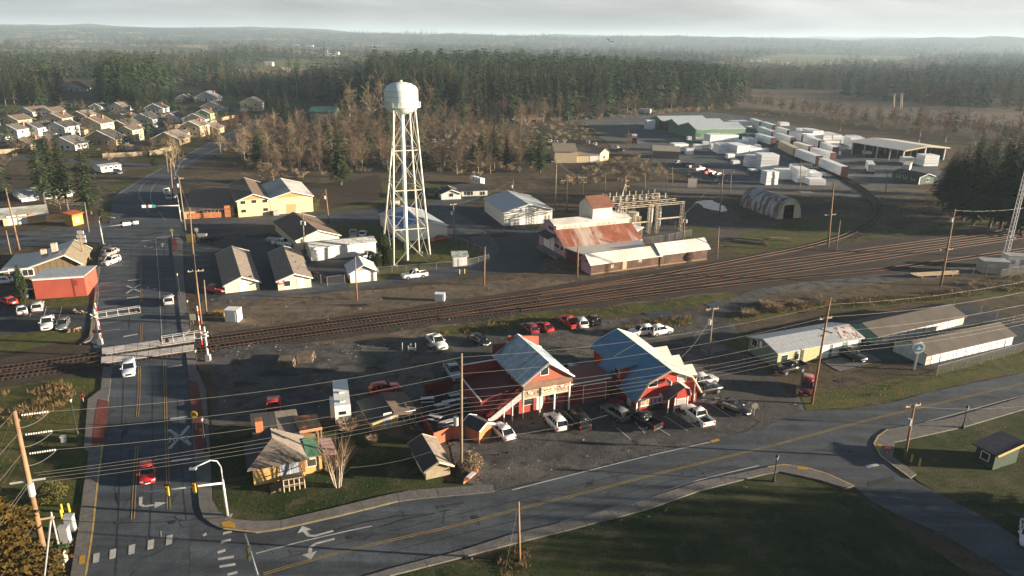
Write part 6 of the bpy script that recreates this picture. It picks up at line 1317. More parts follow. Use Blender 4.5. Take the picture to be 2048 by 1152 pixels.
# firs just outside the lower right, whose long shade lies over the lawn and side road
for i, (x, y, h) in enumerate([(57, 66, 4.5), (60, 62, 8), (66, 60, 9.5), (64, 55, 10), (70, 52, 11), (62, 48, 9.5), (74, 57, 10.5), (80, 46, 12), (72, 42, 11), (66, 64, 8), (61, 58, 9), (59, 54, 9), (63, 51, 9.5), (68, 57, 10), (67, 47, 10.5), (60, 44, 9.5), (66, 41, 10.5), (58, 60, 7.5), (78, 52, 11), (84, 55, 12), (86, 42, 13), (72, 47, 11), (58, 50, 8)]):
    tree('fir', (x*1.087, y*1.087), h*1.087, h*.37, "dark fir in the clump at the lower right edge, shading the lawns", "firs shading the lower right lawns")
for x, y, ty in [(228, 208, 130), (250, 212, 127), (268, 214, 146), (296, 216, 140), (314, 218, 165), (283, 220, 172), (335, 205, 140), (207, 206, 132), (240, 205, 122), (218, 214, 150), (305, 210, 138), (325, 214, 158), (260, 206, 120), (345, 208, 160)]:
    a = G(x, y); tree('fir', a, hgt(a, ty), rnd.uniform(4.5, 7), "tall dark fir in the clump standing over the suburb roofs", "firs of the clump over the suburb")
for x, y, ty in [(68, 217, 128), (82, 218, 140), (50, 216, 136), (30, 214, 130), (12, 212, 138), (95, 212, 150), (108, 208, 148), (60, 208, 120), (40, 206, 118), (20, 204, 122)]:
    a = G(x, y); tree('fir', a, hgt(a, ty), rnd.uniform(4.5, 7), "tall dark fir in the far left clump beyond the sports field", "firs of the far left clump")
for x, y, ty in [(375, 204, 180), (385, 206, 184), (418, 196, 158), (440, 194, 155), (460, 192, 130), (452, 196, 150), (430, 198, 165), (475, 198, 160), (500, 200, 158)]:
    a = G(x, y); tree('fir', a, hgt(a, ty), rnd.uniform(3.5, 5.5), "dark fir in the loose row beyond the metal-roofed shed", "firs beyond the metal-roofed shed")
for x, y, ty, k in [(765, 238, 150, 'bare'), (832, 236, 148, 'bare'), (905, 232, 140, 'bare'), (935, 234, 142, 'bare'), (920, 240, 160, 'fir'), (955, 238, 170, 'bare'), (1190, 226, 140, 'bare'), (1110, 230, 155, 'fir'), (1130, 232, 160, 'fir'), (1300, 215, 150, 'slim'), (1318, 216, 142, 'slim'), (1335, 214, 146, 'slim'), (1350, 212, 150, 'slim'), (795, 235, 128, 'fir'), (1010, 236, 130, 'fir'), (1060, 234, 128, 'fir'), (860, 237, 165, 'bare'), (700, 248, 165, 'bare'), (740, 250, 172, 'bare')]:
    a = G(x, y); tree(k, a, hgt(a, ty), {'fir': 5.5, 'bare': 6.5, 'slim': 5}[k], "tall "+("dark fir" if k == 'fir' else "bare tree")+" standing forward at the edge of the fir wood", ("firs" if k == 'fir' else "bare trees")+" forward of the fir wood")
# woods: every tree placed; the 280 that show largest of each kind are objects, the rest one mass
ZONES = [  # polygon, spacing, conifer share, (conifer h), (bare h), name, seed
    ([(725, 214), (860, 236), (1010, 240), (1180, 232), (1300, 222), (1400, 214), (1455, 200), (1430, 172), (1300, 160), (1100, 158), (900, 158), (740, 168)], 9, .95, (22, 38), (14, 22), "the dense fir wood behind the water tower", 1),
    ([(650, 258), (760, 248), (900, 256), (1040, 250), (1180, 238), (1290, 226), (1420, 219), (1480, 212), (1500, 204), (1440, 200), (1200, 224), (900, 232), (730, 220)], 7.5, .12, (18, 28), (7, 15), "the bare fringe of the fir wood", 2),
    ([(430, 300), (540, 255), (650, 250), (760, 252), (960, 262), (1040, 280), (1100, 320), (1040, 345), (900, 350), (740, 345), (620, 350), (560, 345), (470, 325)], 7, .04, (10, 16), (5.5, 11.5), "the bare thicket around the water tower", 3),
    ([(-60, 208), (118, 206), (130, 170), (60, 150), (-60, 150)], 13, .62, (17, 28), (12, 18), "the mixed wood at the far left", 4),
    ([(200, 208), (268, 216), (330, 207), (326, 185), (215, 172)], 10, .95, (24, 34), (14, 20), "the fir clump behind the suburb", 5),
    ([(320, 178), (470, 190), (640, 205), (730, 215), (735, 170), (600, 148), (400, 158), (330, 160)], 15, .65, (16, 25), (12, 18), "the mixed wood beyond the street end", 6),
    ([(-60, 152), (200, 152), (330, 160), (500, 148), (600, 144), (500, 140), (480, 128), (200, 118), (-60, 118)], 17, .6, (17, 27), (12, 18), "the mixed wood beyond the suburb", 7),
    ([(1455, 180), (1600, 178), (1800, 206), (2060, 226), (2300, 246), (2300, 160), (2000, 140), (1800, 146), (1600, 142), (1440, 150)], 11, .26, (12, 22), (9, 16), "the grey woods beyond the marsh", 8),
    ([(1330, 205), (1450, 210), (1490, 195), (1470, 170), (1380, 175)], 10, .85, (20, 32), (12, 20), "the right end of the fir wood", 9),
    ([(1480, 214), (1700, 246), (1900, 272), (2060, 296), (2200, 320), (2200, 290), (1900, 256), (1700, 232), (1500, 208)], 9, .04, (8, 12), (6, 12), "the marsh-side scrub behind the lumber yard", 10),
    ([(0, 310), (200, 318), (330, 325), (410, 290), (480, 240), (380, 225), (220, 215), (0, 225)], 13, .16, (5, 11), (3.5, 8), "the gardens of the suburb", 11),
    ([(1230, 315), (1345, 340), (1300, 362), (1180, 345)], 7, 0, (3, 5), (3, 5), "the orange scrub by the lumber yard road", 13),
    ([(10, 350), (40, 300), (0, 290), (-60, 340), (-60, 400), (20, 390)], 14, .3, (8, 14), (5, 9), "the gardens at the left edge", 14)]
HOUSEPX = [h[0] for h in HL]
con, bare = [], []
for poly, sp, cs, ch, bh, nm, sd_ in ZONES:
    rg = random.Random(900+sd_)
    for x, y in scatter(poly, sp, seed=sd_):
        q = proj((x, y, 0))
        if sd_ in (11, 14) and (any(abs(q[0]-hx-12) < 11 and -6 < q[1]-hy < 3 for hx, hy in HOUSEPX)): continue
        if sd_ == 3 and (any(abs(q[0]-a_) < c_ and abs(q[1]-b_) < d_ for a_, b_, c_, d_ in ((905, 290, 55, 14), (600, 305, 110, 5), (770, 330, 12, 8), (960, 366, 20, 10), (1150, 285, 50, 10)))): continue
        d = math.hypot(x, y); cl_ = mnoise.noise(Vector((x*.008, y*.008, 21)))+.4*mnoise.noise(Vector((x*.03, y*.03, 5)))
        if sd_ in (4, 6, 7, 8) and cl_ < -.2: continue               # clearings
        if rg.random() < cs+(.75*mnoise.noise(Vector((x*.011, y*.011, 33))) if .2 < cs < .8 else 0): h = rg.uniform(*ch)*rg.uniform(.85, 1.08); con.append((h/d, x, y, h, nm))
        else: h = rg.uniform(*bh)*rg.uniform(.8, 1.1); bare.append((h/d, x, y, h, nm))
def cap(x, y, h, rg):
    """the near woods stay low where the photo looks over them to the fields"""
    px_, py_ = proj((x, y, 0)); lim = 100 if px_ < 470 else 139 if px_ < 715 else 96+max(0, px_-1000)*.075 if px_ < 1440 else 130 if px_ < 1850 else 104
    if 480 < px_ < 910 and 99 < py_ < 121 and not 430 < px_ < 580: lim = 98
    if py_ < lim+8: return h
    return min(h, max(4, hgt((x, y, 0), lim-4+rg.random()**1.4*26)))
rg = random.Random(3)
con = [(k, x, y, cap(x, y, h, rg), nm) for k, x, y, h, nm in con]; bare = [(k, x, y, cap(x, y, h, rg), nm) for k, x, y, h, nm in bare]
def infront(x, y): q = proj((x, y, 0)); return -40 < q[0] < 2090
con = sorted((c for c in con if infront(c[1], c[2])), reverse=True); bare = sorted((c for c in bare if infront(c[1], c[2])), reverse=True)
NIND = 225
for i, (k, x, y, h, nm) in enumerate(con[:NIND]): tree('fir', (x, y), h, h*rnd.uniform(.14, .2), "dark fir in "+nm, "firs of "+nm)
for i, (k, x, y, h, nm) in enumerate(bare[:NIND]):
    kd = 'bare' if int(x*3+y) % 4 else 'slim'
    if h < 5.5 and 'scrub' in nm: tree('bush', (x, y), h*1.1, h*.8, "brown bush in "+nm, "bushes of "+nm, mat=TWIGR); continue
    tree(kd, (x, y), h, h*(.36 if kd == 'bare' else .2), "brown bare tree in "+nm, "bare trees of "+nm)
def merged(name, temps, P, mat):
    """one mass of many small plants: temps = [(V, T)], P = [(x, y, z, width scale, height scale, turn, which)]"""
    vs, ts, off = [], [], 0
    TV = [(np.array(v, dtype=np.float32), np.array(t, dtype=np.int32)) for v, t in temps]
    for x, y, z, sw, sh, a, k in P:
        v, t = TV[k % len(TV)]; c, s_ = math.cos(a), math.sin(a)
        w_ = np.empty_like(v); w_[:, 0] = (v[:, 0]*c-v[:, 1]*s_)*sw+x; w_[:, 1] = (v[:, 0]*s_+v[:, 1]*c)*sw+y; w_[:, 2] = v[:, 2]*sh+z
        vs.append(w_); ts.append(t+off); off += len(v)
    if not vs: return None
    v = np.concatenate(vs); t = np.concatenate(ts); n = len(t)
    me = bpy.data.meshes.new(name); me.vertices.add(len(v)); me.vertices.foreach_set('co', v.ravel()); me.loops.add(n*3); me.loops.foreach_set('vertex_index', t.ravel())
    me.polygons.add(n); me.polygons.foreach_set('loop_start', np.arange(0, n*3, 3, dtype=np.int32)); me.polygons.foreach_set('loop_total', np.full(n, 3, dtype=np.int32))
    me.materials.append(mat); me.update(calc_edges=True); o = bpy.data.objects.new(name, me); COL.objects.link(o); return tag(o, kind='stuff')
LOWF = [conifer_crown(random.Random(20+i), 1, .17, 13, 7, 2, .06) for i in range(4)]
LOWX = [conifer_crown(random.Random(30+i), 1, .2, 7, 5, 1, .03) for i in range(3)]
LOWB = [bare_crown(random.Random(40+i), 1, .75, 5, 7, .7, .0065, lo=.12) for i in range(4)]
LOWBX = [bush_mesh(random.Random(60+i), 70, .9, .62, .022, .55) for i in range(3)]
rg = random.Random(77)
merged("forest", LOWF, [(x, y, 0, h*1.02, h, rg.random()*6, rg.randrange(4)) for k, x, y, h, nm in con[NIND:]], CONM)
merged("bare_woods", LOWB, [(x, y, 0, h, h, rg.random()*6, rg.randrange(4)) for k, x, y, h, nm in bare[NIND:]], TWIG)
# far woods to the horizon, thinning around fields and farms
FIELDS = [[(0, 100), (200, 96), (420, 100), (420, 108), (0, 114)], [(900, 82), (1250, 84), (1250, 92), (900, 94)], [(1250, 92), (1440, 99), (1440, 114), (1290, 106)], [(490, 133), (555, 119), (700, 116), (722, 132), (650, 141), (520, 143)], [(585, 114), (640, 106), (760, 105), (810, 113), (700, 116)], [(520, 98), (640, 82), (900, 82), (870, 97), (700, 103)], [(1440, 128), (1490, 118), (1625, 99), (1780, 104), (1900, 104), (1900, 114), (1830, 120), (1740, 128), (1600, 134), (1520, 131)], [(1450, 180), (1600, 175), (1800, 205), (2100, 225), (2300, 245), (2300, 290), (1480, 215)], [(120, 158), (195, 158), (205, 180), (120, 180)], [(240, 76), (270, 76), (270, 84), (240, 84)]]
far, farb = [], []
for y0, y1, sp in ((620, 1000, 13), (1000, 1700, 17), (1700, 3200, 27), (3200, 5200, 44)):
    y = y0
    while y < y1:
        xl = -y*.78-60; x = xl
        while x < -xl:
            a, b = x+rg.uniform(-.5, .5)*sp, y+rg.uniform(-.5, .5)*sp; x += sp
            q = proj((a, b, 0))
            if b < 1500 and any(inpoly(q[0], q[1], f) for f in FIELDS): continue
            if b >= 1500 and b < 3300 and any(inpoly(q[0], q[1], f) for f in FIELDS[:7]): continue
            dens = mnoise.noise(Vector((a*.0022, b*.0022, 4)))+.35*mnoise.noise(Vector((a*.009, b*.009, 7)))
            if dens < -.12 and b < 3300: continue
            if b < 900 and q[1] > 158: continue
            if 1430 < q[0] and b < 1300 and q[1] > 120: pass
            z = 0
            if b > 3300:
                t = min(1, (b-3300)/2200); hh = 62+46*mnoise.noise(Vector((a*.0007, b*.0008, 3)))+16*mnoise.noise(Vector((a*.003, b*.003, 1)))+8*mnoise.noise(Vector((a*.012, b*.012, 8))); z = max(0, min(hh, 140)*t*t*(3-2*t)-2)
            h = rg.uniform(13, 27)*(1 if sp < 40 else 1.15); h = cap(a, b, h, rg) if b < 1500 else h; tp = mnoise.noise(Vector((a*.005, b*.005, 11)))
            if dens < -.04: h *= .65
            (farb if tp > .08 and rg.random() < .7 else far).append((a, b, z, h*(1 if sp < 20 else 1.5), h*.85 if tp > .08 else h, rg.random()*6, rg.randrange(3)))
        y += sp
merged("distant_forest", LOWX, far, CONM); merged("distant_bare_woods", LOWBX, farb, leafy("far_twigs", [(.13, .105, .08), (.19, .155, .12)]))
# undergrowth, reeds and tufts
def tuft(rg, n, r, h, wd): return bush_mesh(rg, n, r, h, wd, 1.6)
TU = [tuft(random.Random(80+i), 16, .7, 1, .035) for i in range(4)]
def tufts(name, polys, sp, h, mat, seed):
    rg = random.Random(seed); P = []
    for poly in polys:
        for x, y in scatter(poly, sp, .6, seed):
            if mnoise.noise(Vector((x*.12, y*.12, seed)))+rg.uniform(-.35, .35) < -.05: continue
            s_ = rg.uniform(.5, 1.2); P.append((x, y, 0, h*s_*1.1, h*s_, rg.random()*6, rg.randrange(4)))
    merged(name, TU, P, mat)
tufts("dry_grass", [[(1225, 664), (1290, 642), (1385, 633), (1396, 650), (1320, 662), (1240, 672)], [(1450, 645), (1530, 618), (1750, 595), (2100, 562), (2100, 580), (1750, 612), (1600, 628), (1460, 650)], [(0, 778), (140, 765), (150, 800), (60, 850), (0, 850)], [(860, 672), (940, 655), (1010, 648), (1010, 660), (900, 678)]], .8, .95, REED, 1)
tufts("dry_grass", [[(840, 662), (1040, 630), (1250, 610), (1430, 592), (1440, 604), (1280, 626), (1100, 643), (900, 672)], [(1700, 800), (1790, 762), (1840, 748), (2060, 698), (2060, 712), (1850, 765), (1700, 812)], [(1640, 490), (1750, 465), (1960, 442), (1960, 450), (1760, 478)]], 1.0, .6, leafy("verge_blades", [(.1, .095, .03), (.2, .15, .055)]), 2)
tufts("lawn_grass", [[(425, 1000), (470, 985), (700, 960), (820, 965), (800, 984), (640, 1018), (545, 1042), (465, 1040)], [(40, 600), (176, 596), (174, 610), (60, 618)], [(0, 676), (160, 660), (158, 678), (0, 705)], [(0, 800), (150, 770), (200, 770), (170, 860), (130, 1000), (0, 1000)], [(700, 560), (850, 535), (960, 505), (960, 515), (850, 542), (720, 570)]], .55, .22, GRT, 3)
tufts("lawn_grass", [[(900, 1130), (1290, 1030), (1560, 952), (1650, 964), (1800, 1056), (1960, 1165), (1600, 1200), (800, 1200)], [(1800, 920), (2048, 830), (2060, 1080), (1980, 1034), (1880, 985)]], .8, .24, GRT, 7)
tufts("weeds", [[(930, 1112), (1030, 1092), (1290, 1024), (1420, 986), (1540, 952), (1540, 962), (1420, 1000), (1290, 1042), (1040, 1110)], [(1640, 962), (1720, 1000), (1800, 1048), (1810, 1060), (1700, 1005)]], .7, .35, leafy("dark_weeds", [(.05, .045, .03), (.1, .085, .06)]), 4)
tufts("reeds", [[(1000, 1110), (1060, 1100), (1060, 1160), (1000, 1160)]], .5, .7, REED, 5)
BT = [bush_mesh(random.Random(90+i), 50, .55, 1, .03, .9) for i in range(4)]
P = []; rg = random.Random(6)
UNDER = [([(430, 300), (560, 250), (760, 250), (1000, 262), (1100, 290), (1105, 335), (960, 352), (760, 350), (600, 360), (470, 330)], 5, .9, 2.6), ([(640, 262), (900, 258), (1180, 240), (1460, 220), (1470, 208), (1200, 226), (900, 236), (720, 226)], 6, 1.5, 4.5), ([(1170, 330), (1260, 310), (1350, 345), (1330, 360), (1240, 365), (1110, 375)], 4, .8, 2.6), ([(1490, 232), (1600, 236), (1760, 262), (1900, 285), (2060, 310), (2060, 290), (1750, 240), (1500, 220)], 9, 1, 3.4), ([(1760, 395), (1900, 400), (1960, 430), (1900, 445), (1800, 440)], 4, .5, 1.4), ([(1050, 250), (1180, 245), (1180, 290), (1080, 280)], 6, .8, 2.4), ([(0, 312), (330, 325), (470, 245), (380, 225), (0, 225)], 17, .8, 2.2), ([(1330, 360), (1460, 372), (1440, 340), (1330, 345)], 5, .4, 1.2), ([(1900, 570), (2060, 548), (2060, 580), (1900, 600)], 2.2, .5, 1.3), ([(1520, 612), (1560, 600), (1640, 592), (1640, 604), (1540, 622)], 1.8, .5, 1.4)]
for poly, sp, h0, h1 in UNDER:
    for x, y in scatter(poly, sp, .6, 3):
        q = proj((x, y, 0))
        if len(poly) == 5 and sp == 17 and any(abs(q[0]-hx-10) < 16 and -12 < q[1]-hy < 5 for hx, hy in HOUSEPX): continue
        if rg.random() < .25: continue
        s_ = rg.uniform(h0, h1); P.append((x, y, 0, s_*1.15, s_, rg.random()*6, rg.randrange(4)))
merged("undergrowth", BT, P, TWIG)
# bulky dark hedge banks
for i, (x, y, h, r) in enumerate([(1500, 632, 1.6, 2), (1545, 622, 2, 2.2), (1530, 612, 1.4, 1.8), (1590, 612, 1.6, 2)]): tree('bush', G(x, y), h, r, "brown bramble bush along the gravel track", "brambles along the gravel track")

# loose stones, scraps and clods on the lots, verges and along the tracks
ST = []
for i in range(4):
    r_ = random.Random(700+i); V, T = [], []
    ps = [Vector((math.cos(k*1.257+r_.random())*r_.uniform(.6, 1), math.sin(k*1.257)*r_.uniform(.6, 1), r_.uniform(0, .2))) for k in range(5)]; tp = Vector((r_.uniform(-.2, .2), r_.uniform(-.2, .2), r_.uniform(.5, .9)))
    for k in range(5): tri(V, T, ps[k], ps[(k+1) % 5], tp)
    ST.append((V, T))
def stones(name, polys, sp, lo, hi, mat, seed):
    rg = random.Random(seed); P = []
    for poly in polys:
        for x, y in scatter(poly, sp, .7, seed):
            if rg.random() < .45: continue
            r_ = lo+(hi-lo)*rg.random()**3; P.append((x, y, .07, r_, r_, rg.random()*6, rg.randrange(4)))
    merged(name, ST, P, mat)
LOTS = [[(430, 690), (860, 672), (1060, 655), (1400, 622), (1500, 720), (1620, 822), (1424, 884), (1154, 948), (990, 985), (920, 945), (890, 870), (700, 840), (420, 850)], [(400, 600), (1120, 548), (1420, 520), (1430, 610), (900, 665), (415, 740)], [(1330, 385), (1640, 450), (1560, 480), (1300, 440)]]
stones("gravel_pebbles", LOTS, 1.7, .05, .22, M("pale_stone", (.24, .22, .2), var=.4), 21); stones("dark_rubble", LOTS, 2.3, .05, .3, M("dark_stone", (.03, .028, .026), var=.4), 22)
stones("roadside_rubble", [[(930, 1116), (1290, 1030), (1540, 956), (1540, 962), (1290, 1040), (930, 1124)], [(1700, 985), (1800, 1050), (1830, 1080), (1720, 1005)], [(1154, 950), (1424, 886), (1424, 878), (1154, 936)], [(640, 700), (860, 676), (860, 690), (640, 716)]], .7, .05, .22, M("mixed_stone", (.2, .185, .17), var=.5), 23)
# ================================================================ water tower
TWH = M("tower_white", (.68, .81, .77), rough=.45, var=.06, scale=.3, col2=(.5, .55, .5), sc2=1.6, thr=(.58, .78), st2=(1, 1, .14)); TWY = M("tower_leg", (.7, .68, .6), rough=.5, var=.1)
c = G(813.8, 520.4); t = thing("water_tower", c, 0, "tall pale green-white water tower on braced legs", "water tower")
zb = hgt(c, 213.5); ztp = hgt(c, 163.7); top = c+Vector((0, 0, zb)); rr = 33/1450*(top-CAM).dot(_f)
H_ = ztp-zb
prof = [(.02, -rr*.48), (rr*.5, -rr*.4), (rr*.85, -rr*.2), (rr, .05), (rr, H_*.64), (rr*.97, H_*.72), (rr*.86, H_*.83), (rr*.62, H_*.93), (rr*.3, H_*.985), (.02, H_)]
MB().lathe(prof, 48, (0, 0, zb)).build("tank", TWH, t, True)
for f_ in (.2, .42, .64):
    MB().lathe([(rr+.01, H_*f_-.05), (rr+.035, H_*f_-.04), (rr+.035, H_*f_+.04), (rr+.01, H_*f_+.05)], 48, (0, 0, zb)).build("weld_band", M("weld_seam", (.42, .5, .47)), t)
MB().lathe([(.3, H_), (.3, H_+.35), (.02, H_+.4)], 12, (0, 0, zb)).build("top_vent", TWY, t)
bl = MB().lathe([(rr*.95, .0), (rr+.55, .0), (rr+.55, .1), (rr*.95, .1)], 40, (0, 0, zb)); bo = bl.build("balcony", TWY, t)
rl = MB()
for z in (.55, 1.05): rl.lathe([(rr+.5, z), (rr+.54, z), (rr+.54, z+.05), (rr+.5, z+.05)], 40, (0, 0, zb))
for k in range(20): a = 6.283*k/20; rl.bar(((rr+.52)*math.cos(a), (rr+.52)*math.sin(a), zb+.1), ((rr+.52)*math.cos(a), (rr+.52)*math.sin(a), zb+1.1), .05)
rl.build("railing", TWY, bo)
ld = MB(); la = R(200)
for s in (-.2, .2): ld.bar(((rr+.15)*math.cos(la)+s*.3, (rr+.15)*math.sin(la)-s, zb+.5), ((rr+.15)*math.cos(la)+s*.3, (rr+.15)*math.sin(la)-s, zb+H_*.7), .06)
ld.build("tank_ladder", TWY, t)
MB().cyl((0, 0, 0), (0, 0, zb-rr*.4), .47, n=20).build("riser_pipe", TWH, t, True)
bases = [G(*p)-c for p in ((766.4, 490.5), (787.3, 533.5), (861.8, 527.4), (838.8, 506.8))]
tops = [Vector((b.x, b.y, 0)).normalized()*rr*.93+Vector((0, 0, zb)) for b in bases]
for b, tp in zip(bases, tops):
    MB().cyl(b, tp, .22, .18, 14).build("leg", TWY, t, True); MB().box(b.x-.8, b.x+.8, b.y-.8, b.y+.8, 0, .35).build("footing", CONC, t)
lv = [0, .24, .49, .74, 1.0]
for i in range(4):
    a0, a1, b0, b1 = bases[i], tops[i], bases[(i+1) % 4], tops[(i+1) % 4]
    for j in range(4):
        p, q = a0.lerp(a1, lv[j]), a0.lerp(a1, lv[j+1]); u, v = b0.lerp(b1, lv[j]), b0.lerp(b1, lv[j+1])
        mb = MB(); mb.cyl(p, v, .036, n=6); mb.cyl(u, q, .036, n=6); mb.build("cross_brace", TWY, t)
        if j < 3: MB().cyl(q, v, .1, n=8).build("strut", TWY, t)
# ================================================================ poles, wires, lamps
WOOD = M("pole_wood", (.24, .145, .085), var=.3, scale=.8); WOODG = M("pole_wood_grey", (.2, .16, .12), var=.3, scale=.8); ARMW = M("crossarm_wood", (.4, .3, .18), var=.2); PORC = M("porcelain", (.6, .6, .58), rough=.3); GALV = M("galvanised", (.52, .54, .55), rough=.4, metal=.4, var=.12)
WIRE = M("wire", (.34, .33, .31), rough=.4, metal=.3, var=.1); WIRED = M("dark_cable", (.03, .03, .03), rough=.6)
POLES = {}
def pole(key, base, top, label, arms=(), xf=0, mat=None, r=None, group="wooden utility poles", lampd=None, name="utility_pole"):
    """arms: (metres below top, length, pixel direction dx, dy)"""
    a = G(*base); h = hgt(a, top[1]); b = a+Vector((0, 0, h)); tx, _y = proj(b); d = (b-CAM).dot(_f)
    lean = _r*((top[0]-tx)/F*d); lean = Vector((lean.x, 0, 0)) if abs(top[0]-tx) < 25 else Vector((0, 0, 0))
    r = r or .11+h*.008
    t = thing(name, a, 0, label, "utility pole", group); topv = Vector((lean.x, 0, h))
    MB().cyl((0, 0, 0), topv, r, r*.62, 12).build("pole", mat or (WOOD if len(POLES) % 2 else WOODG), t, True)
    POLES[key] = (a, topv, {})
    for i, (dz, L, dx, dy) in enumerate(arms):
        q = G(base[0]+dx, base[1]+dy)-a; q.z = 0; q.normalize(); p = topv*(1-dz/h); qn = Vector((-q.y, q.x, 0))*r*.9
        am = MB().bar(p-q*L/2+qn, p+q*L/2+qn, .14).build("crossarm", ARMW, t)
        for k in (-.46, -.18, .18, .46):
            s = p+q*L*k+qn; MB().cyl(s, s+Vector((0, 0, .3)), .07, .045, 8).build("insulator", PORC, am)
        POLES[key][2][i] = (p+qn, q, L)
    for k in range(xf):
        z = h-2.2-.1*k; q = Vector((.42*(1 if k % 2 else -1), -.25, 0)); MB().cyl((q.x+lean.x*z/h, q.y, z-.55), (q.x+lean.x*z/h, q.y, z+.35), .26, n=14).build("transformer", GALV, t)
    if lampd:
        q = G(base[0]+lampd[0], base[1]+lampd[1])-a; q.z = 0; q.normalize(); p = Vector((0, 0, h*.98))
        lm = MB(); lm.tube([p, p+q*1.2+Vector((0, 0, .25)), p+q*2.0+Vector((0, 0, .2))], .05); la_ = lm.build("lamp_arm", GALV, t); e = p+q*2.2+Vector((0, 0, .17)); MB().hull8([e+Vector((-.15, -.15, -.08)), e+Vector((.15, -.15, -.08)), e+Vector((.15, .15, -.08)), e+Vector((-.15, .15, -.08))], [e+Vector((-.1, -.1, .08)), e+Vector((.1, -.1, .08)), e+Vector((.1, .1, .08)), e+Vector((-.1, .1, .08))]).build("lamp_head", GALV, la_)
    return t
def wire(p, q, sag, label, r=.012, mat=None, group="overhead wires", name="power_line"):
    ps = []; n = 14 if (q-p).length < 40 else 28
    for i in range(n+1):
        f = i/n; v = p.lerp(q, f); v.z -= sag*4*f*(1-f); ps.append(v-p)
    mb = MB(); m_ = 5; i0 = 0
    for v in ps:
        d = (q-p).normalized(); s = d.cross(Vector((0, 0, 1))).normalized(); u = s.cross(d)
        for k in range(m_): a = 6.283*k/m_; mb.v.append(tuple(v+(s*math.cos(a)+u*math.sin(a))*r))
    for j in range(len(ps)-1):
        for k in range(m_): mb.f.append((j*m_+k, j*m_+(k+1) % m_, (j+1)*m_+(k+1) % m_, (j+1)*m_+k))
    o = mb.build(name, mat or WIRE, smooth=True); o.location = p; return tag(o, label, "wire", group)
def at_(key, px_row):
    a, tv, _ = POLES[key]; h = hgt(a, px_row); return a+tv*(h/tv.z)
pole('L', (99, 1156), (28, 822), "very tall leaning-looking wooden pole beside the golden cedar at lower left", r=.3, mat=WOOD); pole('M', (922.5, 947.5), (923, 707), "tall weathered pole with transformer between garden shed and orange shed", r=.21, xf=0, mat=WOODG)
pole('R', (1623, 808), (1661, 595), "tall wooden pole with many short arms by the maroon van", arms=((3.2, 2.2, 40, -8), (5.0, 2.4, 30, 14), (5.8, 1.6, 40, -8)), r=.2, mat=WOOD)
a, tv, _ = POLES['M']; h = tv.z; z = hgt(a, 842); tr_ = bpy.data.objects.get("utility_pole.001")
MB().cyl((-.55, -.1, z-.5), (-.55, -.1, z+.6), .3, n=16).build("transformer", GALV, tr_)
pl = bpy.data.objects.get("utility_pole")
la = POLES['L'][0]; lt_ = POLES['L'][1]
xa = at_('L', 962)-la; dq = (G(240, 1130)-la); dq.z = 0; dq.normalize()
MB().bar(xa-dq*1.5, xa+dq*1.3, .16).build("crossarm", GALV, pl); xb_ = at_('L', 1040)-la; MB().bar(xb_-dq*1.0, xb_+dq*1.4, .16).build("crossarm", ARMW, pl)
MB().cyl(xa*.98, xa*.86, .33, n=14).build("pole_band", GREYM, pl)
# high-voltage wires with insulator strings, left pole - middle pole - right pole - onwards
rows = [(832, 712, 607), (871, 745, 632), (909, 778, 662)]
mR = POLES['R'][0]; mM = POLES['M'][0]; nxt = mR+(mR-mM)*1.05
for i, (yl, ym_, yr) in enumerate(rows):
    p = at_('L', yl); q = at_('M', ym_); r_ = at_('R', yr); d = (q-p).normalized(); st = p+d*.5; en = p+d*2.6
    o = MB()
    for k in range(11): c_ = st-p+d*(k*.19); o.cyl(c_, c_+d*.1, .095, .07, 10)
    oo = o.build("insulator_string", PORC, pl); oo.location = p-la
    side = Vector((0, -.3, 0))
    order = ["topmost", "middle", "lowest"][i]
    wire(en, q+side, .9, order+" of three heavy wires from the lower left pole to the pole by the sheds")
    wire(q+side, r_+side, 1.2, order+" of three heavy wires crossing the red barns"); wire(r_+side, r_+side+(nxt-mR)+Vector((0, 0, .3)), 1.2, order+" of three heavy wires running off to the right over the storage rows")
    wire(en, p+Vector((0, 0, -1.2)), .35, order+" slack jumper loop on the lower left pole", r=.03)
for i, (yl, ym_, yr) in enumerate([(948, 795, 683), (953, 806, 690), (960, 814, 697), (968, 822, 706)]):
    p = at_('L', yl)+dq*(.5+.25*i); q = at_('M', ym_)+Vector((0, -.2, 0)); r_ = at_('R', yr)+Vector((0, -.2, 0))
    od = ["first", "second", "third", "fourth"][i]
    wire(p, q, .7, od+" from the top of four thin wires between lower left pole and the sheds", r=.0105); wire(q, r_, 1.0, od+" from the top of four thin wires crossing the red barns", r=.0105); wire(r_, r_+(nxt-mR), 1.2, od+" from the top of four thin wires over the storage rows", r=.0105)
bk = la+Vector((7, -46, 0))
for i in range(6):
    yl = (824, 866, 905, 962, 968, 1040)[i]; p = at_('L', yl); wire(p, bk+Vector((i*.45-1, 0, p.z)), .8, "wire "+["from the top", "from the second band", "from the third band", "from the outer arm tip", "from the inner arm", "from the lower arm"][i]+" of the lower left pole towards the camera", r=.0105)
wire(at_('L', 1043)+dq, G(455, 1033, 6.8), .5, "dark cable from the lower left pole across the street to the signal mast", r=.03, mat=WIRED)
gy = [(822, (-40, 1010)), (866, (-60, 1040)), (905, (-60, 1080))]
for i, (yl, g_) in enumerate(gy): wire(at_('L', yl), G(*g_), 0, ["highest", "middle", "lowest"][i]+" guy wire from the lower left pole to the verge", r=.0105)
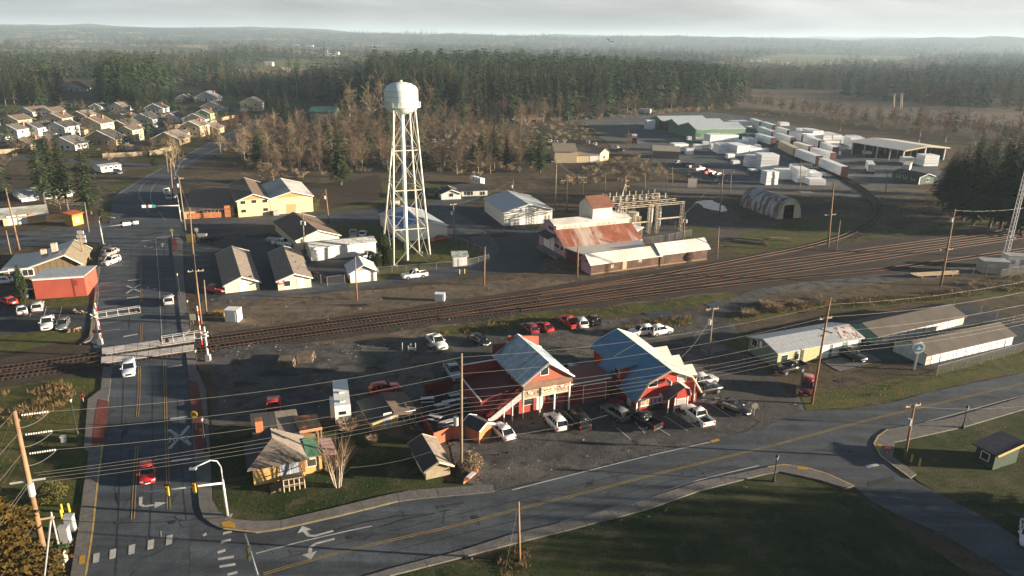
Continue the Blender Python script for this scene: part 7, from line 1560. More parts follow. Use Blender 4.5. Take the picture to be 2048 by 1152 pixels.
PL = [('a', (1809, 918), (1829, 809), "wooden pole with pale crossarm beside the side road stop sign", ((.3, 2.4, 40, -8),), 1), ('b', (1418, 708), (1426, 617), "wooden pole with transformer behind the barn, nearest the puddles", ((.2, 2.4, 40, -6),), 1),
      ('c', (403, 648), (391, 541), "wooden pole with T-arm beside the upper crossing gate", ((.2, 2.6, 40, -4),), 0), ('d', (413.5, 631), (408, 560), "shorter bare pole beside the T-arm pole near the crossing", (), 0), ('e', (388, 525), (379, 415), "wooden pole carrying a yellow notice at the parking lot edge", (), 0), ('f', (371, 461), (357, 353), "tall wooden pole on the street corner before the brown-roofed store", ((.6, 2.2, 40, -2),), 1),
      ('g', (346, 396), (340, 315), "wooden pole beside the silver cars at the street bend", (), 0), ('g2', (336, 345), (331, 292), "far wooden pole at the street bend", (), 0), ('h', (39, 500), (11, 377), "tall wooden pole at left in front of the ochre house", (), 0), ('i', (22, 510), (12, 461), "short pale pole left of the swept-roof hall", (), 0), ('j', (658, 445), (651, 378), "wooden pole with grey boxes between warehouse and lawn", (), 1),
      ('k', (609.5, 507), (605, 426), "wooden pole with twin boxes before the brown-ridged shop", (), 2), ('l', (714, 600), (710, 513), "bare wooden pole in front of the small white hut", (), 0), ('m', (908, 479), (907, 408), "wooden pole beside the blue-tarped building", ((.2, 1.8, 40, -6),), 1), ('n', (968, 571), (970, 493), "bare wooden pole on the dirt before the curving road", (), 0),
      ('p', (1110, 420), (1113, 317), "tall brown pole left of the grain mill tower", ((1.0, 3, 40, -2),), 0), ('q', (1133.5, 424), (1134.5, 360), "shorter brown pole left of the grain mill tower", ((.2, 3.6, 40, -2),), 0), ('s', (1166, 390), (1166, 354), "short pole with double arms behind the grain mill", ((.3, 3, 40, -2), (2, 3, 40, -2)), 0), ('t', (1209.5, 394), (1211, 350), "brown pole rising behind the mill tower roof", (), 0),
      ('u', (1438.5, 436), (1446.5, 339), "tall pale pole left of the arched hut", ((8, 3, 40, 2),), 0), ('v', (1331.5, 396), (1334, 347), "dark pole beyond the substation", ((.3, 3, 40, 2),), 0), ('w', (1366.5, 480), (1370, 424), "pale pole with boxes between substation and slat shed", (), 2), ('x', (1154.5, 554), (1157, 477), "bare pole at the pink end of the slat shed", (), 0), ('y', (1434, 518), (1438, 454), "thin bare pole right of the slat sheds", (), 0), ('z', (1026, 392), (1026.5, 359), "short pole with box behind the white metal barn", (), 1),
      ('A', (1460, 386), (1463, 344), "dark thin pole behind the arched hut", ((.3, 2, 40, 2),), 0), ('B', (1656, 494), (1668, 364), "tall pole with pale mid arm inside the spur curve", ((8.5, 3.4, 40, -3),), 0), ('C', (1672, 500), (1681, 440), "dark short pole beside the tall spur-curve pole", (), 0), ('D', (1881, 571), (1910, 418), "tall pole with pale arm and box beside the sidings at right", ((9, 3.4, 40, -3),), 1), ('E', (1771, 386), (1776, 338), "dark pole with white lamp at the yard entrance", (), 0),
      ('F', (1039, 1122), (1037, 1004), "lone rusty-brown pole on the verge of the front lawn", (), 0), ('G', (178, 465), (169, 404), "thin pole behind the coffee kiosk", (), 0), ('H', (171, 530), (158, 468), "red-brown pole carrying stacked white signs by the swept-roof hall", (), 0), ('I', (1345, 370), (1345, 334), "thin pole by the parked car row", (), 0), ('J', (1290, 378), (1290, 342), "thin grey pole beyond the substation scrub", (), 0), ('K', (1600, 372), (1602, 322), "lamp pole beside the white stacks and railcars", (), 0), ('O', (533, 242), (533, 224), "far pole at the end of the street", (), 0), ('Q', (427, 282), (424, 244), "far pole beside the red tree row", (), 0)]
for k, b_, t_, lb, arms, xf in PL: pole(k, b_, t_, lb, arms, xf)
def tl(k): a, tv, _ = POLES[k]; return a+tv-Vector((0, 0, .3))
def span(k1, k2, lb, n=1, off=.8, r=.012, sag=.8):
    for i in range(n):
        o = Vector((0, 0, -.5*i)); wire(tl(k1)+o, tl(k2)+o, sag, lb if n == 1 else ["upper", "middle", "lower", "lowest"][i]+" "+lb, r=r)
span('f', 'j', "wire along the cross street from corner pole to the warehouse pole", 3); span('j', 'm', "wire along the cross street passing the water tower", 2); span('m', 'z', "wire from the tarped building to the white barn", 1); span('z', 'p', "wire above the white barn roof", 2); span('p', 's', "wire between the mill poles", 2); span('c', 'e', "wire along the right side of the street above the parking bays", 3, sag=.4); span('e', 'f', "wire from the notice pole to the corner pole", 3, sag=.4); span('f', 'g', "wire along the street past the brown-roofed store", 3, sag=.4); span('g', 'g2', "wire at the street bend", 2, sag=.3); span('h', 'G', "wire from the left pole to the kiosk", 2); span('G', 'f', "wire across the street above the signals", 2, sag=.5); span('k', 'j', "wire over the brown-ridged shop", 1); span('k', 'e', "wire over the dark lot", 1)
span('b', 'R', "service wire from the puddle pole to the maroon van pole", 1); span('D', 'B', "wire over the railway beside the spur curve", 2, sag=1.5); span('B', 'u', "wire from the spur curve to the arched hut", 2, sag=1.5); span('u', 'w', "wire over the yard before the arched hut", 1); span('t', 's', "short wire behind the mill tower", 2, sag=.3)
wire(tl('D'), tl('D')+Vector((60, 30, 3)), 3, "slack wire from the sidings pole to the radio mast"); wire(tl('a'), G(2200, 790, 7), 1, "service wire from the side road pole off to the right"); wire(tl('b')-Vector((0, 0, 1)), BRN.W(BRN.w*.9, BRN.D*.5, 6), .8, "service wire from the puddle pole to the barn dormers"); wire(at_('M', 880), G(1215, 830, 3.5), .6, "service wire from the transformer pole low across the front lot"); wire(at_('M', 878), G(700, 935, 3), .8, "service wire from the transformer pole to the tan house"); wire(at_('F', 1010), G(1010, 1140), 0, "guy wire of the lone pole on the front lawn verge", r=.0105)
# ---- radio mast
a = G(2011, 514); hm = hgt(a, 255); t = thing("radio_mast", a, 0, "tall lattice radio mast with white dish at the right edge", "mast")
for k in range(3):
    q = k*2.094; MB().cyl((.7*math.cos(q), .7*math.sin(q), 0), (.45*math.cos(q), .45*math.sin(q), hm), .07, n=6).build("leg", GALV, t)
lat = MB(); n = int(hm/1.1)
for j in range(n):
    z0, z1 = hm*j/n, hm*(j+1)/n
    for k in range(3):
        q0, q1 = k*2.094, (k+1)*2.094; r0, r1 = .7-.25*j/n, .7-.25*(j+1)/n
        lat.cyl((r0*math.cos(q0), r0*math.sin(q0), z0), (r1*math.cos(q1), r1*math.sin(q1), z1), .035, n=4, caps=False); lat.cyl((r0*math.cos(q0), r0*math.sin(q0), z0), (r0*math.cos(q1), r0*math.sin(q1), z0), .03, n=4, caps=False)
lat.build("lattice", GALV, t); MB().lathe([(.05, 0), (.5, .12), (.7, .35)], 16, (0, -.9, 5)).build("dish", WPLAIN, t)
for lb, p, w_, d_, h_, m_ in (("tan equipment hut inside the mast enclosure", (1963, 548), 5.5, 3, 3, M("hut_tan", (.42, .38, .32), var=.08)), ("white equipment hut at the mast's foot", (2012, 537), 4.6, 3, 3, WPLAIN)):
    a = G(*p); t = thing("equipment_hut", a, R(-6), lb, "hut", "equipment huts by the radio mast"); MB().box(0, w_, 0, d_, .2, h_).build("wall", m_, t); MB().box(-.15, w_+.15, -.15, d_+.15, h_, h_+.15).build("roof", GALV, t); MB().box(w_*.6, w_*.6+1, -.05, .02, .25, 2.3).build("door", GREYM, t); MB().box(w_*.15, w_*.15+.9, -.35, 0, 1.2, 2.2).build("air_conditioner", GREYM, t)
for x, y, ln in ((1788, 215, 187), (1786.5, 214, 189), (1800.5, 217, 187), (1803.5, 216.5, 187)):
    a = G(x, y); pole('far%d' % x, (x, y), (x+2, ln), "pale paired transmission pole standing in the far marsh", ((.5, 5, 40, 1),), group="paired transmission poles in the marsh", mat=M("pale_pole", (.5, .45, .36)), r=.35)
# ---- lamps
def lamp(base, top, label):
    a = G(*base); h = hgt(a, top); t = thing("street_lamp", a, 0, label, "street lamp", "black street lamps")
    MB().lathe([(.22, 0), (.2, .3), (.08, .7), (.06, h-.7), (.05, h-.65)], 12).build("post", TRIM, t, True)
    MB().lathe([(.05, h-.7), (.19, h-.3), (.22, h-.2)], 8).build("lantern", M("lantern_glass", (.5, .48, .42), rough=.3), t); MB().lathe([(.25, h-.2), (.1, h-.02), (.02, h+.1)], 8).build("lamp_cap", TRIM, t)
for b_, tp, lb in (((1547, 963), 910, "black street lamp at the lawn corner of the side road"), ((1925, 857), 812, "black street lamp on the pavement near the right edge"), ((155, 868), 795, "black street lamp on the left verge by the red paving"), ((381, 650), 598, "black street lamp beside the upper crossing gate"), ((396, 742), 697, "black street lamp just below the plank crossing"), ((413, 905), 833, "black street lamp by the right red paving strip"), ((360, 590), 545, "black street lamp on the right pavement above the crossing")): lamp(b_, tp, lb)
# ---- traffic signals
SIG = M("signal_black", (.02, .022, .02), rough=.5); SIGY = M("signal_yellow", (.4, .26, .03))
LAMPS = [M("lens_red", (.25, .02, .02), rough=.3), M("lens_amber", (.3, .15, .02), rough=.3), M("lens_green", (.02, .2, .1), rough=.3)]
def mast(base, hz, tip, tipz, heads, label, lum=None, plates=(), hd=None):
    a = G(*base) if len(base) == 2 else Vector(base); h = hz; t = thing("traffic_signal", a, 0, label, "traffic signal", "traffic signal masts")
    MB().cyl((0, 0, 0), (0, 0, h+.4), .19, .13, 14).build("mast", GALV, t, True); MB().box(-.4, .4, -.4, .4, 0, .14).build("footing", CONC, t)
    e = (G(tip[0], tip[1], tipz) if len(tip) == 2 else Vector(tip))-a; s = Vector((0, 0, h)); am = MB().cyl(s, e, .13, .07, 10).build("mast_arm", GALV, t, True); d = (e-s).normalized(); fd = hd or Vector((d.y, -d.x, 0))
    if lum:
        q = (G(lum[0], lum[1], h+3.2)-a); ps = [Vector((0, 0, h+.3)), Vector((0, 0, h+2.0)), Vector((q.x*.12, q.y*.12, h+2.9)), Vector((q.x*.35, q.y*.35, h+3.3)), Vector((q.x, q.y, h+3.3))]
        lo = MB().tube(ps, .07, 8).build("luminaire_arm", GALV, t, True); MB().box(q.x-.35, q.x+.35, q.y-.18, q.y+.18, h+3.15, h+3.32).build("lamp_head", GALV, lo)
    for f in heads:
        p = s.lerp(e, f); px = Vector((-fd.y, fd.x, 0))
        def bx(u0, u1, v0, v1, z0, z1):
            m_ = MB(); c_ = [p+px*u+fd*v for u, v in ((u0, v0), (u1, v0), (u1, v1), (u0, v1))]; return m_.hull8([(q.x, q.y, p.z+z0) for q in c_], [(q.x, q.y, p.z+z1) for q in c_])
        hd_ = bx(-.32, .32, .12, .17, -.75, .75).build("signal_head", SIG, t); bx(-.17, .17, .17, .4, -.55, .55).build("signal_housing", SIGY, hd_)
        for i in range(3): z = .36-.36*i; MB().cyl(p+fd*.4+Vector((0, 0, z)), p+fd*.43+Vector((0, 0, z)), .12, n=12).build("lens", LAMPS[i], hd_)
    for f, w_, m_ in plates:
        p = s.lerp(e, f); q = d*w_/2; n_ = fd*.15; MB().hull8([p-q+n_-Vector((0, 0, .4)), p+q+n_-Vector((0, 0, .4)), p+q+n_*1.2-Vector((0, 0, .4)), p-q+n_*1.2-Vector((0, 0, .4))], [p-q+n_+Vector((0, 0, .4)), p+q+n_+Vector((0, 0, .4)), p+q+n_*1.2+Vector((0, 0, .4)), p-q+n_*1.2+Vector((0, 0, .4))]).build("sign_plate", m_, t)
    return t
b0 = G(455, 1033); h0 = hgt(b0, 966); mast((455, 1033), h0, (289, 985), h0+.25, (.36, .7), "grey signal mast with curved lamp arm at the pavement corner by the left turn arrows", lum=(386, 938), hd=Vector((0, -1, 0)))
tipz = 6.3; e = G(490, 1068, tipz); rt = G(524, 1180, tipz-.3); dd = (rt-e); base = e+dd*1.9; mast((base.x, base.y, 0), tipz-.4, e, 0, (.52, .8), "grey signal arm reaching in from the bottom edge over the crosswalk", hd=Vector((-1, .1, 0)))
b0 = G(206.5, 488.5); h0 = hgt(b0, 455); mast((206.5, 488.5), h0, (275.5, 445), h0+.3, (.55, .82), "grey signal mast on the left corner of the upper crossroads", lum=(226, 436), plates=((.66, 1.3, WPLAIN), (.76, 1.2, WPLAIN), (.93, 1.3, WPLAIN)), hd=Vector((.1, 1, 0)))
b0 = G(362, 443); h0 = hgt(b0, 411); mast((362, 443), h0, (286, 412.5), h0+.2, (), "grey signal mast on the right corner of the upper crossroads", lum=(349, 395), plates=((.97, 1.0, WPLAIN), (.8, 1.0, WPLAIN), (.86, .5, LAMPS[0]), (.7, .9, M("sign_teal", (.05, .3, .25)))), hd=Vector((0, -1, 0)))
# ---- signal cabinets and bollards at lower left, green name sign
for x, y, lb in ((143, 1062, "pale metal signal cabinet at lower left, farther from the camera"), (133, 1085, "pale metal signal cabinet at lower left, nearer the camera")):
    a = G(x, y); t = thing("signal_cabinet", a, R(8), lb, "cabinet", "signal cabinets"); MB().box(-.45, .45, -.3, .3, .15, 1.9).build("cabinet_box", GALV, t); MB().box(-.55, .55, -.4, .4, 0, .15).build("plinth", CONC, t); MB().box(-.5, .5, -.35, .35, 1.9, 1.98).build("lid", GALV, t); MB().box(-.4, .4, -.325, -.3, .3, 1.8).build("cabinet_door", GALV, t)
BOLL = M("bollard_yellow", (.5, .42, .04))
def bollard(x, y, lb, h=1.1, m=None): a = G(x, y); o = MB().lathe([(.12, 0), (.12, h-.1), (.08, h), (.01, h+.02)], 10).build("bollard", m or BOLL, smooth=True); o.location = a; tag(o, lb, "bollard", "yellow bollards")
for x, y, lb in ((125, 1025, "yellow bollard left of the signal cabinets"), (139, 1024, "yellow bollard behind the signal cabinets"), (124, 1037, "yellow bollard in front of the other two near the cabinets"), (1822, 924, "yellow bollard nearest the side road pole"), (1838, 932, "yellow bollard on the dark lawn right of the side road pole"), (919, 548, "left yellow bollard before the pump shed"), (929, 547, "right yellow bollard before the pump shed")): bollard(x, y, lb)
SGN = M("street_sign_green", (.02, .2, .12))
for p, lb in ((((128, 1138)), "grey signal pole with green street name sign behind the tall leaning-looking pole"),):
    a = G(*p); t = thing("street_name_sign", a, 0, lb, "street sign"); hh = hgt(a, 1024); MB().cyl((0, 0, 0), (0, 0, hh), .1, .08, 10).build("post", GALV, t); e = G(88, 1160, 5)-a; MB().cyl((0, 0, hh-.2), e, .1, .07, 10).build("mast_arm", GALV, t); sb = MB().box(-1.0, 1.0, -.35, -.3, 2.6, 3.2).build("sign_board", SGN, t); MB().box(-.5, .5, -.3, .2, 1.0, 2.2).build("control_box", M("box_tan", (.4, .36, .3)), t)
a = G(130, 1100); 
# ---- level crossing gates with overhead signal truss
RW = M("gate_white", (.72, .7, .66), var=.15); REDM = M("gate_red", (.5, .04, .03))
def crossing_gate(base, top, tip, rowtip, lb, gate_px):
    a = G(*base); h = hgt(a, top); t = thing("crossing_signal", a, 0, lb, "crossing signal", "level crossing signals"); MB().cyl((0, 0, 0), (0, 0, h), .22, .16, 12).build("mast", GALV, t)
    za = hgt(a, rowtip[0]); zb_ = hgt(a, rowtip[1]); e = G(tip[0], tip[1], za)-a; e.z = 0; tr = MB(); n = 4
    side = Vector((-e.y, e.x, 0)).normalized()*.35
    for s in (-1, 1):
        for z in (za, zb_): tr.bar(Vector((0, 0, z))+side*s, Vector((e.x, e.y, z))+side*s, .075)
        for k in range(n+1): q = e*k/n+side*s; tr.bar((q.x, q.y, zb_), (q.x, q.y, za), .06)
    for k in range(n+1): q = e*k/n; tr.bar(q+side+Vector((0, 0, za)), q-side+Vector((0, 0, za)), .07)
    tr.build("signal_truss", GALV, t)
    def flash(p, z, nm="flasher"):
        for s in (-1, 1):
            u = Vector((1, 0, 0))*s*.45; c_ = Vector((p.x, p.y, z))+u
            fo = MB().cyl(c_+Vector((0, -.32, 0)), c_+Vector((0, -.28, 0)), .3, n=14).build(nm, SIG, t); MB().cyl(c_+Vector((0, -.36, 0)), c_+Vector((0, -.32, 0)), .15, n=12).build("lens", LAMPS[0], fo)
    flash(e*.93, (za+zb_)/2); flash(Vector((0, 0, 0)), 2.6); MB().box(-.35, .35, -.25, .35, .1, 1.1).build("mechanism_box", GALV, t)
    cb = MB()
    for s in (-1, 1): p = Vector((0, -.25, h-1.2)); cb.bar(p+Vector((-.6*s, 0, -.35)), p+Vector((.6*s, 0, .35)), .2)
    cb.build("crossbuck", RW, t)
    g0 = G(*gate_px[0])-a; gh = hgt(a+g0, gate_px[1]); n = 8
    gt = MB().bar((g0.x, g0.y, 1.0), (g0.x, g0.y, gh), .12).build("gate_arm", RW, t)
    st = MB()
    for k in range(0, n, 2): st.bar((g0.x, g0.y, 1+(gh-1)*k/n), (g0.x, g0.y, 1+(gh-1)*(k+1)/n), .135)
    st.build("red_stripes", REDM, gt); return t
crossing_gate((201, 690), 618, (279, 613), (626, 637), "level crossing mast with signal truss reaching over the left lane above the planks", ((205, 688), 606))
crossing_gate((417, 722), 653, (323, 674), (661, 673), "level crossing mast with signal truss reaching over the right lane beside the planks", ((406, 700), 612))
# ---- signs
def sign(base, top, shape, mat, lb, size=.75, postm=None, group=None, mark=None):
    a = G(*base); h = hgt(a, top); t = thing("road_sign", a, 0, lb, "sign", group); MB().cyl((0, 0, 0), (0, 0, h), .05, n=8).build("post", postm or GALV, t); n = {'round': 20, 'oct': 8, 'dia': 4, 'pent': 5}.get(shape); z = h-size*.5; mb = MB()
    if n: off = math.pi/8 if shape == 'oct' else (math.pi/2 if shape != 'round' else 0); ps = [(size*.5*math.cos(off+6.2832*k/n), -.07, z+size*.5*math.sin(off+6.2832*k/n)) for k in range(n)]
    else: ps = [(-size*.5, -.07, z-size*.5), (size*.5, -.07, z-size*.5), (size*.5, -.07, z+size*.5), (-size*.5, -.07, z+size*.5)]
    i = mb.pts(ps+[(x, y+.04, zz_) for x, y, zz_ in ps]); k_ = len(ps); mb.f += [tuple(range(i, i+k_)), tuple(range(i+2*k_-1, i+k_-1, -1))]+[(i+k, i+k_+k, i+k_+(k+1) % k_, i+(k+1) % k_) for k in range(k_)]
    pl_ = mb.build("sign_plate", mat, t)
    if mark:
        for body, sz, dx, dz, m_ in mark: text(body, sz, pl_, (dx, -.075, z+dz), (R(90), 0, 0), m_)
    return t
YS = M("sign_yellow", (.62, .45, .03)); RS = M("sign_stop_red", (.5, .03, .03)); TXW = M("text_white", (.75, .75, .75))
sign((393, 862), 822, 'round', YS, "round yellow railway warning sign on the right pavement", .95, mark=(("X", .8, 0, 0, BLK), ("R", .28, -.3, 0, BLK), ("R", .28, .3, 0, BLK)))
sign((1774, 908), 890, 'oct', RS, "red stop sign at the mouth of the side road", .85, mark=(("STOP", .27, 0, 0, TXW),)); sign((345, 474), 457, 'pent', YS, "yellow pentagonal school sign by the upper crossroads", 1.0); sign((406, 880), 856, 'sq', M("sign_orange", (.55, .22, .1)), "small orange-backed sign on the right pavement below the warning sign", .6); sign((1507, 832), 806, 'round', M("lot_sign_cream", (.55, .52, .42)), "small round cream sign at the edge of the front lot", .95); sign((167, 803), 788, 'oct', RS, "small red and white sign on the left verge", .6)
sign((635, 556), 541, 'oct', RS, "red stop sign at the white shed yard gate", .8, mark=(("STOP", .26, 0, 0, TXW),)); sign((387, 648), 628, 'sq', M("sign_pale_yellow", (.6, .58, .4)), "pale square sign beside the upper crossing lamp", 1.2); sign((394, 470), 456, 'sq', WPLAIN, "small white sign by the parking lot corner", .9); sign((1384, 376), 357, 'sq', M("board_pink", (.6, .55, .5)), "pale board sign on the corner of the lumber yard road", 3.2)
sign((384, 492), 468, 'sq', M("notice_yellow", (.6, .45, .14)), "yellow notice board by the parking lot pole", 2.2)
a = G(1828, 739); h = hgt(a, 682); t = thing("round_sign", a, 0, "round white and blue business sign on a pale post before the storage rows", "sign"); MB().box(-.16, .16, -.16, .16, 0, h-2.2).build("post", GALV, t); zc = h-1.15
MB().cyl((0, -.12, zc), (0, .12, zc), .98, n=32).build("sign_plate", WPLAIN, t); MB().cyl((0, -.15, zc), (0, -.12, zc), .66, n=28).build("sign_centre", M("sign_blue", (.1, .25, .36)), t)
sh = MB(); sh.face([(-.55, -.16, zc-.25), (.1, -.16, zc-.35), (.6, -.16, zc-.05), (.15, -.16, zc+.05), (-.1, -.16, zc+.4), (-.2, -.16, zc)]); sh.build("emblem", WPLAIN, t); MB().bar((0, 0, zc+.95), (.5, 0, zc+1.5), .1).build("sign_lamp", GALV, t)
a = G(171, 520); t = thing("stacked_sign", a, 0, "stack of white shop boards leaning high over the street corner hedge", "sign")
for i, (z, w_) in enumerate([(6.2, 1.5), (5.2, 2.0), (4.2, 2.0)]): MB().box(-w_/2, w_/2, -.14, .0, z, z+.75).build("sign_board", WPLAIN, t)
MB().cyl((-.1, .15, 0), (-.1, .15, 7), .12, n=8).build("post", WOOD, t)
# ================================================================ fences
LINKM = bpy.data.materials.new("chain_link"); LINKM.use_nodes = True; ln_ = LINKM.node_tree; b_ = ln_.nodes["Principled BSDF"]; b_.inputs['Base Color'].default_value = (.2, .2, .2, 1); b_.inputs['Roughness'].default_value = .7; b_.inputs['Alpha'].default_value = .05
FNM = M("fence_steel", (.2, .2, .19), rough=.6)
def fence(px, h, lb, step=3.2, board=None, group="chain link fences", name="chain_link_fence"):
    P = smooth_path(px, 400); o = P[0]; t = thing(name, o, 0, lb, "fence", group); ps = []
    for a, b in zip(P, P[1:]):
        n = max(1, round((b-a).length/step)); ps += [a.lerp(b, k/n)-o for k in range(n)]
    ps.append(P[-1]-o); pn = MB()
    for p in ps[:90]: MB().cyl(p, p+Vector((0, 0, h+.05)), .045, n=6).build("post", board or FNM, t)
    for a, b in zip(ps, ps[1:]):
        d = (b-a).normalized(); q = Vector((-d.y, d.x, 0))*(.03 if board else .004); pn.hull8([a-q, b-q, b+q, a+q], [a-q+Vector((0, 0, h)), b-q+Vector((0, 0, h)), b+q+Vector((0, 0, h)), a+q+Vector((0, 0, h))])
    pn.build("panel", board or LINKM, t)
    if not board:
        rl = MB()
        for a, b in zip(ps, ps[1:]): rl.bar(a+Vector((0, 0, h)), b+Vector((0, 0, h)), .045)
        rl.build("top_rail", FNM, t)
fence([(1872, 752), (1960, 728), (2048, 703), (2100, 690)], 1.8, "chain link fence in front of the storage rows"); fence([(1905, 618), (1960, 628), (2060, 655)], 1.8, "chain link fence behind the rear storage row"); fence([(756, 548), (840, 542), (905, 536)], 1.6, "chain link fence along the lawn below the water tower"); fence([(936, 532), (978, 522), (960, 505), (912, 484)], 1.6, "chain link fence curving around the tower lawn's right end"); fence([(1268, 492), (1338, 482), (1382, 472), (1330, 445)], 1.8, "chain link fence around the substation"); fence([(1945, 550), (2000, 556), (2100, 535)], 1.9, "chain link fence around the mast enclosure")
fence([(618, 556), (655, 572), (690, 567)], 2.0, "tall gate fence between the office shed and the white hut", 2.5)
fence([(430, 762), (470, 748), (520, 742)], .8, "low broken edge fence along the gravel lot", 3, M("old_rail", (.12, .1, .08)), "timber edges", "timber_fence") if False else None
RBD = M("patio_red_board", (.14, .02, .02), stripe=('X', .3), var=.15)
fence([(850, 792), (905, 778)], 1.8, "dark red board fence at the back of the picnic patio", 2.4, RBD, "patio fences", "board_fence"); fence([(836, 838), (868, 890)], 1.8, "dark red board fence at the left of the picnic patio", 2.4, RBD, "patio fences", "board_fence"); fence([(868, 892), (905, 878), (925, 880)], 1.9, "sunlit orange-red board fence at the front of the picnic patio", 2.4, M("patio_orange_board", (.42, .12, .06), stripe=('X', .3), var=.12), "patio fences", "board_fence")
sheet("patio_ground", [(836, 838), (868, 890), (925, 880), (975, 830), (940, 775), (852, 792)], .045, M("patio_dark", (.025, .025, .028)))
FB_ = M("garden_fence_board", (.3, .24, .17), stripe=('X', .4), var=.2)
for px, lb in (([(206, 316), (268, 313), (330, 308)], "long tan board fence along the suburb's near edge"), ([(0, 308), (40, 305), (75, 309)], "board fence at the left edge of the suburb"), ([(268, 300), (300, 312), (345, 300)], "board fence around the broad tan house's garden"), ([(120, 252), (150, 258), (205, 252)], "board fence between the rear rows of suburban houses"), ([(330, 244), (350, 256), (385, 254)], "board fence behind the blue-grey house"), ([(420, 250), (440, 242), (470, 236)], "board fence near the far end of the red tree row")): fence(px, 1.9, lb, 4, FB_, "suburban garden fences", "board_fence")
# ================================================================ street-side and lot furniture
TAB = M("table_top_pale", (.5, .52, .53), var=.1)
for i, (x, y, rz, lb) in enumerate([(855, 805, 10, "picnic table nearest the back fence of the patio"), (884, 818, 25, "picnic table, left of the close pair in mid patio"), (899, 811, 25, "picnic table, right of the close pair in mid patio"), (912, 798, 20, "picnic table beside the saloon's lean-to wall"), (871, 841, -25, "picnic table by the left fence of the patio"), (895, 852, 30, "picnic table nearest the transformer pole"), (926, 806, 20, "picnic table tucked against the stair foot")]):
    a = G(x, y); t = thing("picnic_table", a, R(rz), lb, "picnic table", "picnic tables on the patio"); MB().box(-.95, .95, -.38, .38, .72, .78).build("table_top", TAB, t)
    for s in (-1, 1): MB().box(-.95, .95, s*.72-.14, s*.72+.14, .42, .47).build("seat", TAB, t)
    for s in (-.65, .65):
        lg = MB(); lg.bar((s, -.75, 0), (s, .25, .73), .08); lg.bar((s, .75, 0), (s, -.25, .73), .08); lg.bar((s, -.8, .4), (s, .8, .4), .08); lg.build("leg_frame", TRIM, t)
def crate(px, w_, d_, h_, rz, lb, mat, name="utility_box", cat="box", group=None, lid=True):
    a = G(*px); t = thing(name, a, R(rz), lb, cat, group); MB().box(-w_/2, w_/2, -d_/2, d_/2, .05, h_).build("box_body", mat, t)
    if lid: MB().box(-w_/2-.06, w_/2+.06, -d_/2-.06, d_/2+.06, h_, h_+.07).build("lid", mat, t); MB().box(-w_/2*.7, w_/2*.7, -d_/2-.03, -d_/2, .25, h_*.9).build("panel_door", mat, t)
    return t
crate((880, 601), 1.9, 1.3, 1.5, -4, "white railway relay box alone on the dirt beside the tracks", WPLAIN); crate((468, 641), 2.4, 2.0, 2.3, -4, "white signal hut beside the crossing with yellow unit behind", WPLAIN, "signal_hut", "hut"); crate((440, 632), 2.2, 1.2, .9, -4, "low rusty yellow unit beside the white signal hut", M("unit_yellow", (.45, .28, .05), col2=(.12, .07, .04), sc2=2), "generator", "machine")
crate((128, 884), .5, .5, .8, 10, "small pale utility box on the left verge", WPLAIN); crate((822, 696), .3, .3, .8, 0, "short pale post by the timber trestle", WPLAIN, lid=False)
# timber stacks and trestle
TIMB = M("stacked_timber", (.17, .13, .1), var=.4, scale=.8)
for (x, y, n, lb) in ((574, 730, 4, "left stack of dark old sleepers on the gravel"), (612, 720, 4, "right stack of dark old sleepers on the gravel")):
    a = G(x, y); t = thing("sleeper_stack", a, R(6), lb, "timber stack", "sleeper stacks")
    for k in range(n):
        for j in range(6): mb = MB(); z = k*.3; mb.box(-1.3+rnd.uniform(-.15, .15), 1.3+rnd.uniform(-.15, .15), -1.2+j*.4, -.86+j*.4, z, z+.25) if k % 2 == 0 else mb.box(-1.25+j*.42, -.9+j*.42, -1.25, 1.25, z, z+.25); mb.build("sleeper", TIMB, t)
a = G(818, 702); t = thing("timber_trestle", a, 0, "pale timber trestle frame standing beside the white pickup", "trestle")
for x in (-1.1, -.1, 1.1): MB().box(x-.06, x+.06, -.06, .06, 0, 1.5 if abs(x) > .5 else 1.0).build("post", WPLAIN, t)
MB().box(-.1, 1.1, -.05, .05, .5, .62).build("rail", WPLAIN, t); MB().box(-.1, 1.1, -.05, .05, .2, .3).build("rail", WPLAIN, t)
for i, (x, y, L, rz, lb) in enumerate([(1490, 480, 9, -14, "left pile of grey planks near the arched hut"), (1500, 486, 8, -25, "scattered dark planks near the arched hut"), (1870, 553, 12, 12, "long yellow timber rack beside the sidings"), (1560, 480, 6, -10, "low plank pile inside the spur curve"), (1716, 367, 6, -20, "dark iron scrap at the yard entrance")]):
    a = G(x, y); t = thing("plank_pile", a, R(rz), lb, "planks", "plank piles")
    for k in range(5): MB().box(-L/2+rnd.uniform(-.6, .6), L/2+rnd.uniform(-.6, .6), k*.35-.8, k*.35-.52, .05+.3*(k % 2)+(.5 if i == 2 else 0), .25+.3*(k % 2)+(.5 if i == 2 else 0)).build("plank", M("pale_plank", (.38, .3, .2), var=.3) if i in (2, 3) else TIMB, t)
    if i == 2:
        for x_ in (-4, 0, 4): MB().box(x_-.1, x_+.1, -.7, .8, 0, .55).build("bearer", TIMB, t)
